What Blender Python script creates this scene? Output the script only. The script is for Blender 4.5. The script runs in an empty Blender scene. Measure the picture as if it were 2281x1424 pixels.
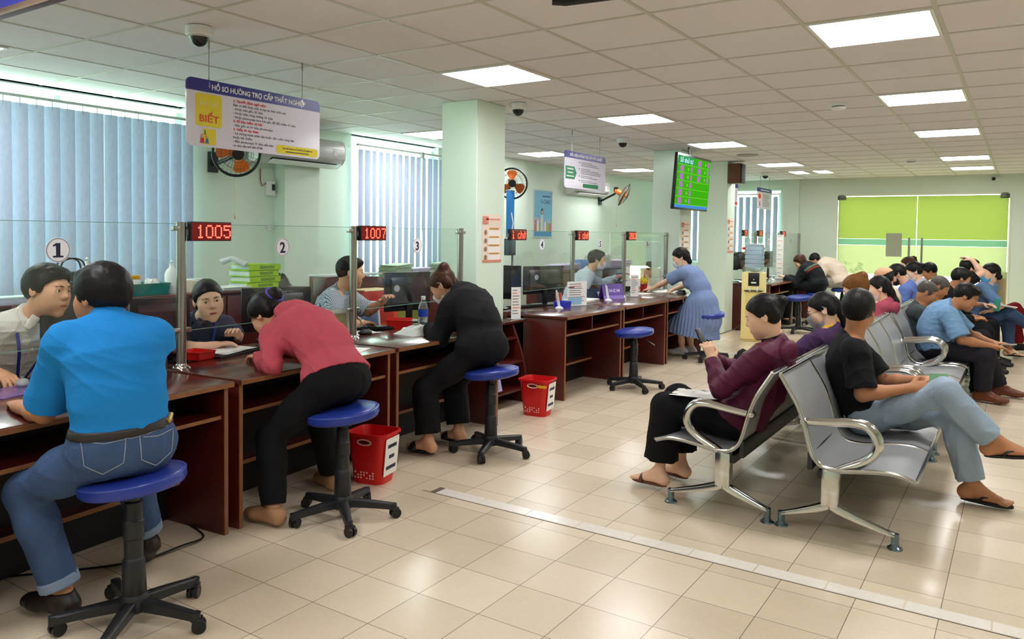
import bpy, math, random
import numpy as np
from mathutils import Vector, Matrix, Euler
random.seed(7)
rng = np.random.default_rng(11)
scene = bpy.context.scene
COL = scene.collection
PI = math.pi
R_ = math.radians

def srgb(r, g, b):
    def f(c):
        c /= 255.0
        return c / 12.92 if c <= 0.04045 else ((c + 0.055) / 1.055) ** 2.4
    return (f(r), f(g), f(b), 1.0)

# ------------------------------------------------------------ materials
MATS = {}
def mat(name, col, rough=0.5, metal=0.0, noise=None, bump=None, spec=0.5, trans=0.0, ior=1.45,
        emit=None, alpha=None, sheen=0.0, coat=0.0, stretch=(1, 1, 1), subsurf=0.0):
    """procedural principled material; noise=(scale, amount) varies the colour, bump=(scale, strength)"""
    if name in MATS: return MATS[name]
    m = bpy.data.materials.new(name); m.use_nodes = True
    nt = m.node_tree; b = nt.nodes['Principled BSDF']
    b.inputs['Base Color'].default_value = col
    b.inputs['Roughness'].default_value = rough
    b.inputs['Metallic'].default_value = metal
    b.inputs['Specular IOR Level'].default_value = spec
    b.inputs['IOR'].default_value = ior
    b.inputs['Transmission Weight'].default_value = trans
    if sheen: b.inputs['Sheen Weight'].default_value = sheen
    if coat: b.inputs['Coat Weight'].default_value = coat; b.inputs['Coat Roughness'].default_value = .08
    if subsurf:
        b.inputs['Subsurface Weight'].default_value = subsurf
        b.inputs['Subsurface Radius'].default_value = (.012, .005, .003)
    if emit:
        b.inputs['Emission Color'].default_value = emit[0]; b.inputs['Emission Strength'].default_value = emit[1]
    tc = nt.nodes.new('ShaderNodeTexCoord'); mp = nt.nodes.new('ShaderNodeMapping')
    mp.inputs['Scale'].default_value = stretch
    nt.links.new(tc.outputs['Object'], mp.inputs['Vector'])
    if noise:
        n = nt.nodes.new('ShaderNodeTexNoise'); n.inputs['Scale'].default_value = noise[0]; n.inputs['Detail'].default_value = 5
        nt.links.new(mp.outputs[0], n.inputs['Vector'])
        mx = nt.nodes.new('ShaderNodeMix'); mx.data_type = 'RGBA'
        a = noise[1]
        mx.inputs[6].default_value = tuple(max(0, c * (1 - a)) for c in col[:3]) + (1,)
        mx.inputs[7].default_value = tuple(min(1, c * (1 + a)) for c in col[:3]) + (1,)
        nt.links.new(n.outputs['Fac'], mx.inputs[0]); nt.links.new(mx.outputs[2], b.inputs['Base Color'])
    if bump:
        n = nt.nodes.new('ShaderNodeTexNoise'); n.inputs['Scale'].default_value = bump[0]; n.inputs['Detail'].default_value = 4
        nt.links.new(mp.outputs[0], n.inputs['Vector'])
        bp = nt.nodes.new('ShaderNodeBump'); bp.inputs['Strength'].default_value = bump[1]; bp.inputs['Distance'].default_value = .01
        nt.links.new(n.outputs['Fac'], bp.inputs['Height']); nt.links.new(bp.outputs[0], b.inputs['Normal'])
    MATS[name] = m
    return m

def checker_mat(name, c1, c2, c3, scale, axis=(1, 1, 1)):
    """woven gingham: thin dark lines on light cloth, from two wave textures"""
    m = bpy.data.materials.new(name); m.use_nodes = True
    nt = m.node_tree; b = nt.nodes['Principled BSDF']; b.inputs['Roughness'].default_value = .85
    tc = nt.nodes.new('ShaderNodeTexCoord')
    def wave(d, sc):
        w = nt.nodes.new('ShaderNodeTexWave'); w.wave_type = 'BANDS'; w.bands_direction = d
        w.inputs['Scale'].default_value = sc; w.inputs['Distortion'].default_value = .06; w.inputs['Detail Scale'].default_value = .6
        nt.links.new(tc.outputs['Object'], w.inputs['Vector'])
        r = nt.nodes.new('ShaderNodeValToRGB'); r.color_ramp.interpolation = 'CONSTANT'
        r.color_ramp.elements[0].color = (0, 0, 0, 1); r.color_ramp.elements[1].position = .68; r.color_ramp.elements[1].color = (1, 1, 1, 1)
        nt.links.new(w.outputs['Color'], r.inputs[0]); return r
    a, c = wave('Y', scale), wave('Z', scale)
    m1 = nt.nodes.new('ShaderNodeMix'); m1.data_type = 'RGBA'; m1.inputs[6].default_value = c1; m1.inputs[7].default_value = c2
    nt.links.new(a.outputs[0], m1.inputs[0])
    m2 = nt.nodes.new('ShaderNodeMix'); m2.data_type = 'RGBA'; m2.inputs[7].default_value = c3
    nt.links.new(m1.outputs[2], m2.inputs[6]); nt.links.new(c.outputs[0], m2.inputs[0])
    nt.links.new(m2.outputs[2], b.inputs['Base Color'])
    MATS[name] = m
    return m

def stripe_mat(name, c1, c2, scale, direction='DIAGONAL'):
    m = bpy.data.materials.new(name); m.use_nodes = True
    nt = m.node_tree; b = nt.nodes['Principled BSDF']; b.inputs['Roughness'].default_value = .85
    tc = nt.nodes.new('ShaderNodeTexCoord')
    w = nt.nodes.new('ShaderNodeTexWave'); w.bands_direction = direction; w.inputs['Scale'].default_value = scale
    w.inputs['Distortion'].default_value = .4
    nt.links.new(tc.outputs['Object'], w.inputs['Vector'])
    mx = nt.nodes.new('ShaderNodeMix'); mx.data_type = 'RGBA'; mx.inputs[6].default_value = c1; mx.inputs[7].default_value = c2
    nt.links.new(w.outputs['Fac'], mx.inputs[0]); nt.links.new(mx.outputs[2], b.inputs['Base Color'])
    MATS[name] = m
    return m

def emis(name, col, strength):
    if name in MATS: return MATS[name]
    m = bpy.data.materials.new(name); m.use_nodes = True; nt = m.node_tree; nt.nodes.clear()
    o = nt.nodes.new('ShaderNodeOutputMaterial'); e = nt.nodes.new('ShaderNodeEmission')
    e.inputs[0].default_value = col; e.inputs[1].default_value = strength
    nt.links.new(e.outputs[0], o.inputs[0]); MATS[name] = m
    return m

def glass_mat(name, tint, refl=0.035, rough=0.0):
    """thin sheet glass: tinted transparency with a Fresnel reflection"""
    m = bpy.data.materials.new(name); m.use_nodes = True; nt = m.node_tree; nt.nodes.clear()
    o = nt.nodes.new('ShaderNodeOutputMaterial'); t = nt.nodes.new('ShaderNodeBsdfTransparent')
    t.inputs[0].default_value = tint
    g = nt.nodes.new('ShaderNodeBsdfGlossy'); g.inputs['Roughness'].default_value = rough
    # Schlick reflectance on both faces of the sheet
    ge = nt.nodes.new('ShaderNodeNewGeometry'); dt = nt.nodes.new('ShaderNodeVectorMath'); dt.operation = 'DOT_PRODUCT'
    nt.links.new(ge.outputs['Normal'], dt.inputs[0]); nt.links.new(ge.outputs['Incoming'], dt.inputs[1])
    def mth(op, a, b):
        k = nt.nodes.new('ShaderNodeMath'); k.operation = op
        for i, q in enumerate((a, b)):
            if isinstance(q, (int, float)): k.inputs[i].default_value = q
            elif q is not None: nt.links.new(q, k.inputs[i])
        return k.outputs[0]
    c = mth('ABSOLUTE', dt.outputs['Value'], None)
    f_ = mth('MULTIPLY_ADD', mth('POWER', mth('SUBTRACT', 1.0, c), 5.0), .8)
    f_.node.inputs[2].default_value = refl
    mx = nt.nodes.new('ShaderNodeMixShader')
    nt.links.new(f_, mx.inputs[0]); nt.links.new(t.outputs[0], mx.inputs[1]); nt.links.new(g.outputs[0], mx.inputs[2])
    nt.links.new(mx.outputs[0], o.inputs[0]); MATS[name] = m
    return m

def film_mat(name, col, transl, transp):
    """frosted window film: part diffuse-translucent, part see-through"""
    m = bpy.data.materials.new(name); m.use_nodes = True; nt = m.node_tree; nt.nodes.clear()
    o = nt.nodes.new('ShaderNodeOutputMaterial')
    d = nt.nodes.new('ShaderNodeBsdfTranslucent'); d.inputs[0].default_value = col
    t = nt.nodes.new('ShaderNodeBsdfTransparent'); t.inputs[0].default_value = col
    mx = nt.nodes.new('ShaderNodeMixShader'); mx.inputs[0].default_value = transp
    nt.links.new(d.outputs[0], mx.inputs[1]); nt.links.new(t.outputs[0], mx.inputs[2])
    nt.links.new(mx.outputs[0], o.inputs[0]); MATS[name] = m
    return m

# ------------------------------------------------------------ mesh builder
class MB:
    def __init__(s): s.v, s.f, s.m = [], [], []
    def raw(s, vs, fs, mi=0, M=None):
        o = len(s.v)
        s.v += [tuple(M @ Vector(p)) if M is not None else tuple(p) for p in vs]
        s.f += [tuple(i + o for i in f) for f in fs]; s.m += [mi] * len(fs); return s
    def box(s, lo, hi, mi=0, M=None):
        x0, y0, z0 = lo; x1, y1, z1 = hi
        if x1 < x0: x0, x1 = x1, x0
        if y1 < y0: y0, y1 = y1, y0
        if z1 < z0: z0, z1 = z1, z0
        v = [(x0, y0, z0), (x1, y0, z0), (x1, y1, z0), (x0, y1, z0), (x0, y0, z1), (x1, y0, z1), (x1, y1, z1), (x0, y1, z1)]
        return s.raw(v, [(0, 3, 2, 1), (4, 5, 6, 7), (0, 1, 5, 4), (1, 2, 6, 5), (2, 3, 7, 6), (3, 0, 4, 7)], mi, M)
    def cyl(s, a, b, r0, r1=None, n=16, mi=0, cap=True, M=None):
        r1 = r0 if r1 is None else r1
        a, b = Vector(a), Vector(b); d = (b - a).normalized()
        u = d.orthogonal().normalized(); w = d.cross(u)
        v = []
        for c, r in ((a, r0), (b, r1)):
            for i in range(n):
                t = 2 * PI * i / n; v.append(c + (u * math.cos(t) + w * math.sin(t)) * r)
        f = [(i, (i + 1) % n, n + (i + 1) % n, n + i) for i in range(n)]
        if cap: f += [tuple(range(n - 1, -1, -1)), tuple(range(n, 2 * n))]
        return s.raw(v, f, mi, M)
    def tube(s, pts, r, n=10, mi=0, closed=False, M=None, flat=None):
        """swept tube; r number or list; flat=(normal vector, ratio) squashes the section along that vector"""
        P = [Vector(p) for p in pts]; k = len(P); v = []
        rr = r if isinstance(r, (list, tuple)) else [r] * k
        up = None
        for i in range(k):
            if closed: d = P[(i + 1) % k] - P[i - 1]
            else: d = P[min(i + 1, k - 1)] - P[max(i - 1, 0)]
            d.normalize()
            u = d.orthogonal() if up is None else up - d * up.dot(d)
            if u.length < 1e-6: u = d.orthogonal()
            u.normalize(); up = u; w = d.cross(u)
            for j in range(n):
                t = 2 * PI * j / n; q = (u * math.cos(t) + w * math.sin(t)) * rr[i]
                if flat: 
                    fn = Vector(flat[0]); q = q - fn * q.dot(fn) * (1 - flat[1])
                v.append(P[i] + q)
        f = []
        for i in range(k if closed else k - 1):
            a, b = i * n, ((i + 1) % k) * n
            f += [(a + j, a + (j + 1) % n, b + (j + 1) % n, b + j) for j in range(n)]
        if not closed: f += [tuple(range(n - 1, -1, -1)), tuple(range((k - 1) * n, k * n))]
        return s.raw(v, f, mi, M)
    def lathe(s, prof, c=(0, 0, 0), n=24, mi=0, M=None, cap=True):
        v = []; c = Vector(c)
        for (r, z) in prof:
            for i in range(n):
                t = 2 * PI * i / n; v.append((c.x + r * math.cos(t), c.y + r * math.sin(t), c.z + z))
        f = []
        for k in range(len(prof) - 1):
            a, b = k * n, (k + 1) * n
            f += [(a + i, a + (i + 1) % n, b + (i + 1) % n, b + i) for i in range(n)]
        if cap: f += [tuple(range(n - 1, -1, -1)), tuple(range((len(prof) - 1) * n, len(prof) * n))]
        return s.raw(v, f, mi, M)
    def prism(s, poly, a, b, axis='y', mi=0, M=None):
        """poly in the plane across the axis, extruded from a to b; axis y: (x,z), x: (y,z), z: (x,y)"""
        def P(p, t): return {'y': (p[0], t, p[1]), 'x': (t, p[0], p[1]), 'z': (p[0], p[1], t)}[axis]
        n = len(poly)
        v = [P(p, a) for p in poly] + [P(p, b) for p in poly]
        f = [(i, (i + 1) % n, n + (i + 1) % n, n + i) for i in range(n)] + [tuple(range(n - 1, -1, -1)), tuple(range(n, 2 * n))]
        return s.raw(v, f, mi, M)
    def ball(s, c, r, n=14, m=9, mi=0, M=None):
        rx, ry, rz = r if isinstance(r, (tuple, list)) else (r, r, r)
        v = [(c[0], c[1], c[2] + rz)]
        for i in range(1, m):
            ph = PI * i / m
            for j in range(n):
                t = 2 * PI * j / n
                v.append((c[0] + rx * math.sin(ph) * math.cos(t), c[1] + ry * math.sin(ph) * math.sin(t), c[2] + rz * math.cos(ph)))
        v.append((c[0], c[1], c[2] - rz)); e = len(v) - 1
        f = [(0, 1 + j, 1 + (j + 1) % n) for j in range(n)]
        for i in range(m - 2):
            a, b = 1 + i * n, 1 + (i + 1) * n
            f += [(a + j, b + j, b + (j + 1) % n, a + (j + 1) % n) for j in range(n)]
        a = 1 + (m - 2) * n
        f += [(e, a + (j + 1) % n, a + j) for j in range(n)]
        return s.raw(v, f, mi, M)
    def text(s, body, size, M, mi=0, align='LEFT', bold=0.0, ext=0.0008, fit=None):
        cu = bpy.data.curves.new('lettering', 'FONT'); cu.body = body; cu.size = size; cu.align_x = align
        cu.offset = bold; cu.extrude = ext; cu.resolution_u = 2
        o = bpy.data.objects.new('lettering', cu); COL.objects.link(o)
        dg = bpy.context.evaluated_depsgraph_get()
        me = bpy.data.meshes.new_from_object(o.evaluated_get(dg))
        k = 1.0
        if fit and len(me.vertices):
            xs = [v.co.x for v in me.vertices]; k = fit / (max(xs) - min(xs))
        s.raw([(v.co.x * k, v.co.y, v.co.z) for v in me.vertices], [tuple(p.vertices) for p in me.polygons], mi, M)
        bpy.data.objects.remove(o); bpy.data.curves.remove(cu); bpy.data.meshes.remove(me)
        return s
    def build(s, name, mats, parent=None, loc=None, bev=0, seg=2, smooth=38, rot=None):
        me = bpy.data.meshes.new(name); me.from_pydata(s.v, [], s.f)
        mats = mats if isinstance(mats, (list, tuple)) else [mats]
        for m in mats: me.materials.append(m)
        if len(mats) > 1: me.polygons.foreach_set('material_index', s.m)
        # consistent outward normals
        import bmesh
        bm = bmesh.new(); bm.from_mesh(me); bmesh.ops.recalc_face_normals(bm, faces=bm.faces)
        if bev:
            es = [e for e in bm.edges if len(e.link_faces) == 2 and e.calc_face_angle(0) > R_(30)]
            if es: bmesh.ops.bevel(bm, geom=es, offset=bev, segments=seg, affect='EDGES', profile=.5, clamp_overlap=True)
        bm.to_mesh(me); bm.free()
        if smooth:
            me.polygons.foreach_set('use_smooth', [True] * len(me.polygons))
            me.set_sharp_from_angle(angle=R_(smooth))
        o = bpy.data.objects.new(name, me); COL.objects.link(o)
        if parent is not None: o.parent = parent
        if loc is not None: o.location = loc
        if rot is not None: o.rotation_euler = rot
        return o

def tag(o, label, cat, group=None, kind=None):
    o['label'] = label; o['category'] = cat
    if group: o['group'] = group
    if kind: o['kind'] = kind
    return o
def thing(name, label, cat, loc=(0, 0, 0), rz=0, group=None):
    o = bpy.data.objects.new(name, None); o.empty_display_size = .1; COL.objects.link(o)
    o.location = loc; o.rotation_euler = (0, 0, rz)
    return tag(o, label, cat, group)
def struct(o): o['kind'] = 'structure'; return o
def dup(o, loc=None, rz=None, label=None, group=None):
    def cp(a, parent):
        c = a.copy(); COL.objects.link(c); c.parent = parent
        for ch in list(a.children): cp(ch, c)
        return c
    c = cp(o, None)
    if loc is not None: c.location = loc
    if rz is not None: c.rotation_euler = (0, 0, rz)
    if label: c['label'] = label
    if group: c['group'] = group
    return c
def TR(loc, rz=0): return Matrix.Translation(Vector(loc)) @ Matrix.Rotation(rz, 4, 'Z')
# a vertical plane facing +X: text runs along +Y... local (x,y) -> world (Y, Z)
def face_px(x, y, z): # facing +X, read from +X side: right hand side is +Y
    return Matrix.Translation((x, y, z)) @ Matrix(((0, 0, 1, 0), (1, 0, 0, 0), (0, 1, 0, 0), (0, 0, 0, 1)))
def face_ny(x, y, z): # facing -Y
    return Matrix.Translation((x, y, z)) @ Matrix(((1, 0, 0, 0), (0, 0, -1, 0), (0, 1, 0, 0), (0, 0, 0, 1)))

# common materials
CHROME = mat('chrome', srgb(205, 205, 200), .16, 1.0)
STEEL = mat('brushed_steel', srgb(168, 164, 158), .28, 1.0, bump=(90, .05), stretch=(1, 1, .05))
BLACKP = mat('black_plastic', srgb(32, 33, 36), .42, bump=(300, .05))
DARKP = mat('dark_plastic', srgb(22, 22, 24), .35)
WHITEP = mat('white_plastic', srgb(228, 230, 228), .35)
GREYP = mat('grey_plastic', srgb(120, 124, 128), .45)
PAPER = mat('paper', srgb(240, 240, 236), .8)
PAPER2 = mat('paper_grey', srgb(205, 208, 210), .8)
def wood_mat(name, base, dark, rough):
    m = bpy.data.materials.new(name); m.use_nodes = True; nt = m.node_tree; b = nt.nodes['Principled BSDF']
    tc = nt.nodes.new('ShaderNodeTexCoord'); mp = nt.nodes.new('ShaderNodeMapping'); mp.inputs['Scale'].default_value = (6, .8, 6)
    n = nt.nodes.new('ShaderNodeTexNoise'); n.inputs['Scale'].default_value = 3; n.inputs['Detail'].default_value = 6; n.inputs['Distortion'].default_value = 1.5
    mx = nt.nodes.new('ShaderNodeMix'); mx.data_type = 'RGBA'; mx.inputs[6].default_value = dark; mx.inputs[7].default_value = base
    nt.links.new(tc.outputs['Object'], mp.inputs[0]); nt.links.new(mp.outputs[0], n.inputs['Vector'])
    nt.links.new(n.outputs['Fac'], mx.inputs[0]); nt.links.new(mx.outputs[2], b.inputs['Base Color'])
    b.inputs['Roughness'].default_value = rough
    b.inputs['Coat Weight'].default_value = .25; b.inputs['Coat Roughness'].default_value = .12
    MATS[name] = m; return m
WOOD = wood_mat('mahogany', srgb(98, 24, 14), srgb(58, 13, 9), .4)
WOODTOP = wood_mat('mahogany_top', srgb(96, 44, 34), srgb(62, 26, 20), .22)
WOODEDGE = mat('worn_wood_edge', srgb(140, 92, 58), .5, noise=(20, .3))
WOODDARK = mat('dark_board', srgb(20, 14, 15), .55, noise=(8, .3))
# ============================================================ the setting
H = 2.65                     # ceiling height
XL, XR, YB, YN = -6.65, 3.4, 16.1, -3.2   # left wall, right wall, back wall, wall behind the camera
TX, TY, GX, GY = .63, .61, -1.029, 4.376  # ceiling grid pitch and origin
WALL = mat('mint_wall_paint', srgb(220, 236, 221), .6, noise=(2.5, .03), bump=(140, .06))
WALLB = mat('grey_green_wall_paint', srgb(208, 220, 206), .6, noise=(2.5, .03), bump=(140, .06))
TRIMM = mat('white_trim', srgb(222, 226, 220), .5)

# floor: 303 mm polished beige tiles, with a paler marble strip
def floor_mat():
    m = bpy.data.materials.new('beige_floor_tiles'); m.use_nodes = True; nt = m.node_tree; b = nt.nodes['Principled BSDF']
    N = nt.nodes.new; Lk = nt.links.new
    tc = N('ShaderNodeTexCoord'); sp = N('ShaderNodeSeparateXYZ'); Lk(tc.outputs['Object'], sp.inputs[0])
    def math_(op, a, bb=None):
        k = N('ShaderNodeMath'); k.operation = op
        for i, q in enumerate((a, bb)):
            if q is None: continue
            if isinstance(q, (int, float)): k.inputs[i].default_value = q
            else: Lk(q, k.inputs[i])
        return k.outputs[0]
    T = .303
    def cell(o, off): return math_('DIVIDE', math_('SUBTRACT', o, off), T)
    cx, cy = cell(sp.outputs[0], -2.6546), cell(sp.outputs[1], 2.1384)
    def line(c):
        f = math_('FRACT', math_('ADD', c, 100.0)); return math_('LESS_THAN', math_('SUBTRACT', .5, math_('ABSOLUTE', math_('SUBTRACT', f, .5))), .0055)
    g = math_('MAXIMUM', line(cx), line(cy))
    cmb = N('ShaderNodeCombineXYZ'); Lk(math_('FLOOR', cx), cmb.inputs[0]); Lk(math_('FLOOR', cy), cmb.inputs[1])
    wn = N('ShaderNodeTexWhiteNoise'); Lk(cmb.outputs[0], wn.inputs['Vector'])
    n = N('ShaderNodeTexNoise'); n.inputs['Scale'].default_value = 1.4; n.inputs['Detail'].default_value = 8; n.inputs['Roughness'].default_value = .65
    Lk(tc.outputs['Object'], n.inputs['Vector'])
    n2 = N('ShaderNodeTexNoise'); n2.inputs['Scale'].default_value = 55; n2.inputs['Detail'].default_value = 3; Lk(tc.outputs['Object'], n2.inputs['Vector'])
    fac = math_('ADD', math_('MULTIPLY', wn.outputs['Value'], .35), math_('ADD', math_('MULTIPLY', n.outputs['Fac'], .5), math_('MULTIPLY', n2.outputs['Fac'], .25)))
    mx = N('ShaderNodeMix'); mx.data_type = 'RGBA'; mx.inputs[6].default_value = srgb(198, 180, 154); mx.inputs[7].default_value = srgb(242, 226, 200)
    Lk(fac, mx.inputs[0])
    gm = N('ShaderNodeMix'); gm.data_type = 'RGBA'; gm.inputs[7].default_value = srgb(104, 90, 76)
    Lk(mx.outputs[2], gm.inputs[6]); Lk(math_('MULTIPLY', g, .85), gm.inputs[0])
    Lk(gm.outputs[2], b.inputs['Base Color'])
    rr = N('ShaderNodeMapRange'); rr.inputs['To Min'].default_value = .16; rr.inputs['To Max'].default_value = .3; Lk(n.outputs['Fac'], rr.inputs[0]); Lk(rr.outputs[0], b.inputs['Roughness'])
    bp = N('ShaderNodeBump'); bp.inputs['Strength'].default_value = .25; bp.inputs['Distance'].default_value = .002; bp.invert = True
    Lk(g, bp.inputs['Height']); Lk(bp.outputs[0], b.inputs['Normal'])
    return m
struct(MB().box((XL - .2, YN - .2, -.1), (XR + .2, YB + .2, 0)).build('floor', floor_mat(), smooth=0))

CEIL = mat('mineral_fibre_tile', srgb(228, 222, 224), .9, noise=(1.2, .03), bump=(160, .25))
struct(MB().box((XL - .2, YN - .2, H), (XR + .2, YB + .2, H + .1)).build('ceiling', CEIL, smooth=0))
TB = mat('ceiling_bar', srgb(196, 192, 180), .5)
mb = MB()
k0 = math.floor((XL - GX) / TX) + 1
x = GX + k0 * TX
while x < XR: mb.box((x - .012, YN, H - .004), (x + .012, YB, H)); x += TX
y = GY + (math.floor((YN - GY) / TY) + 1) * TY
while y < YB: mb.box((XL, y - .011, H - .0038), (XR, y + .011, H)); y += TY
struct(mb.build('trim_1', TB, smooth=0))

# walls (with their openings)
W1 = (-1.2, 4.46); W2 = (6.62, 8.25)           # windows in the left wall (along Y)
SILL, WTOP = .95, 2.65
mb = MB()
def wseg(y0, y1, z0=0, z1=H): mb.box((XL - .2, y0, z0), (XL, y1, z1))
wseg(YN - .2, W1[0]); wseg(W1[1], W2[0]); wseg(W2[1], YB + .2)
for w in (W1, W2): wseg(*w, 0, SILL); wseg(*w, WTOP, H)
struct(mb.build('wall_left', WALL, smooth=0))
W3 = (-6.35, -4.12); DR = (-3.03, -.215); DTOP = 2.31
mb = MB()
def bseg(x0, x1, z0=0, z1=H): mb.box((x0, YB, z0), (x1, YB + .2, z1))
bseg(XL, W3[0]); bseg(W3[1], DR[0]); bseg(DR[1], XR)
bseg(*W3, 0, SILL); bseg(*W3, 2.45, H); bseg(*DR, DTOP, H)
struct(mb.build('wall_back', WALLB, smooth=0))
struct(MB().box((XR, YN, 0), (XR + .2, YB, H)).build('wall_right', WALLB, smooth=0))
struct(MB().box((XL, YN - .2, 0), (XR, YN, H)).build('wall_front', WALLB, smooth=0))
# pilasters along the walls
for i, (y0, y1, d) in enumerate(((5.5, 5.98, .16), (9.55, 10.3, .12))):
    struct(MB().box((XL, y0, 0), (XL + d, y1, H)).build('trim_%d' % (i + 2), WALL, smooth=0))
struct(MB().box((-4.06, YB - .07, 0), (-3.74, YB, H)).build('trim_4', WALLB, smooth=0))
# free-standing columns
def column(i, x0, x1, y0, y1):
    mb = MB().box((x0, y0, 0), (x1, y1, H))
    struct(mb.build('trim_%d' % i, WALL, bev=.006, seg=1))
C1 = (-4.332, -3.94, 5.42, 5.85); CA = (-4.235, -3.833, 9.9, 10.3); CB = (-4.25, -3.8, 11.75, 12.12)
column(5, *C1); column(6, *CA); column(7, *CB)
sk = MB().box((XL, YN, 0), (XL + .012, YB, .1)).box((XL, YB - .012, 0), (DR[0] - .02, YB, .1)).box((DR[1] + .02, YB - .012, 0), (XR, YB, .1))
struct(sk.build('baseboard_left', mat('tile_skirting', srgb(196, 182, 158), .35), smooth=0))
# pale marble strip laid across the floor, with its worn dark joint
mb = MB(); jb = MB()
x = -2.78
MARB = mat('pale_marble', srgb(240, 233, 222), .2, noise=(30, .1))
while x < 1.6:
    mb.box((x + .003, 3.452, 0), (x + .3, 3.545, .0012)); x += .303
jb.box((-2.87, 3.444, 0), (1.6, 3.451, .0009)).box((-2.82, 3.45, 0), (-2.783, 3.55, .0006))
struct(mb.build('trim_8', MARB, smooth=0)); struct(jb.build('trim_9', mat('floor_joint', srgb(104, 92, 78), .8), smooth=0))

# windows: frame and tinted pane, daylight behind
WGLASS = glass_mat('window_glass', (.84, 1.0, .92, 1))
def window(i, a, b, z0, z1, wall):
    fr = MB(); pane = MB()
    def bx(m, u0, u1, v0, v1, d0, d1):
        if wall == 'left': m.box((XL - .2 + d0, u0, v0), (XL - .2 + d1, u1, v1))
        else: m.box((u0, YB + d0, v0), (u1, YB + d1, v1))
    w = .05; n = max(1, round((b - a) / 1.1))
    bx(fr, a, b, z0, z0 + w, .06, .12); bx(fr, a, b, z1 - .012, z1, .06, .12)
    for k in range(n + 1):
        u = a + (b - a) * k / n; u0 = min(max(u - w / 2, a), b - w); bx(fr, u0, u0 + w, z0 + w, z1 - w, .06, .12)
    bx(pane, a, b, z0, z1, .088, .092)
    f = struct(fr.build('window_%d' % i, mat('window_frame', srgb(226, 232, 228), .4), smooth=0))
    pane.build('pane', WGLASS, f, smooth=0)
window(1, *W1, SILL, WTOP, 'left'); window(2, *W2, SILL, WTOP, 'left'); window(3, *W3, SILL, 2.45, 'back')

# vertical blinds
def slat_mat():
    m = bpy.data.materials.new('blue_grey_blind_fabric'); m.use_nodes = True; nt = m.node_tree; nt.nodes.clear()
    N = nt.nodes.new; Lk = nt.links.new
    o = N('ShaderNodeOutputMaterial'); d = N('ShaderNodeBsdfDiffuse'); t = N('ShaderNodeBsdfTranslucent'); mx = N('ShaderNodeMixShader')
    tc = N('ShaderNodeTexCoord'); n = N('ShaderNodeTexNoise'); n.inputs['Scale'].default_value = 60
    mp = N('ShaderNodeMapping'); mp.inputs['Scale'].default_value = (1, 1, .3); Lk(tc.outputs['Object'], mp.inputs[0]); Lk(mp.outputs[0], n.inputs['Vector'])
    cr = N('ShaderNodeMix'); cr.data_type = 'RGBA'; cr.inputs[6].default_value = srgb(162, 170, 192); cr.inputs[7].default_value = srgb(190, 197, 216)
    Lk(n.outputs['Fac'], cr.inputs[0]); Lk(cr.outputs[2], d.inputs[0]); t.inputs[0].default_value = srgb(120, 128, 158)
    mx.inputs[0].default_value = .12
    Lk(d.outputs[0], mx.inputs[1]); Lk(t.outputs[0], mx.inputs[2]); Lk(mx.outputs[0], o.inputs[0]); return m
SLAT = slat_mat()
def blind(a, b, ztop, zbot, wall, label, pitch=.118, ang=12, wand=None, wd=.115):
    t = thing('vertical_blind', label, 'window blind', (XL + .1, (a + b) / 2, ztop) if wall == 'left' else ((a + b) / 2, YB - .1, ztop))
    L = (b - a) / 2
    rail = MB()
    if wall == 'left': rail.box((-.015, -L, -.005), (.015, L, .018))
    else: rail.box((-L, -.015, -.005), (L, .015, .018))
    rail.build('headrail', mat('blind_rail', srgb(176, 184, 180), .5), t, smooth=0)
    n = int((b - a) / pitch)
    for k in range(n):
        u = -L + (k + .5) * (b - a) / n
        w = wd * (.97 + .04 * random.random()) / 2; th = R_(ang + random.uniform(-8, 8))
        mb = MB(); cols = []
        for j in range(5):
            q = (j / 2 - 1); du = q * w * math.cos(th); dd = q * w * math.sin(th) + .008 * (1 - q * q)
            cols.append((dd, u + du) if wall == 'left' else (u + du, -dd))
        v = [(c[0], c[1], -.045) for c in cols] + [(c[0], c[1], zbot - ztop) for c in cols]
        mb.raw(v, [(j, j + 1, 6 + j, 5 + j) for j in range(4)])
        c = cols[2]; mb.box((c[0] - .002, c[1] - .003, -.075), (c[0] + .002, c[1] + .003, -.004))
        mb.build('slat', SLAT, t, smooth=60)
    if wand is not None:
        u = wand - (a + b) / 2
        MB().cyl((.05, u, -.02), (.05, u, -1.0), .006).box((.02, u - .02, -.06), (.06, u + .02, .02)).build('control_wand', mat('wand', srgb(150, 156, 150), .4), t)
    return t
blind(W1[0], W1[1], 2.515, .97, 'left', 'wide blue-grey vertical blind covering the window behind counters 1 and 2')
blind(W2[0], W2[1], 2.515, .97, 'left', 'blue-grey vertical blind on the window behind counter 3', pitch=.112, ang=-10, wand=7.75, wd=.108)
blind(W3[0], W3[1], 2.36, .97, 'back', 'distant blue-grey vertical blind on the far wall beside the glass door', pitch=.135, ang=16)

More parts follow.
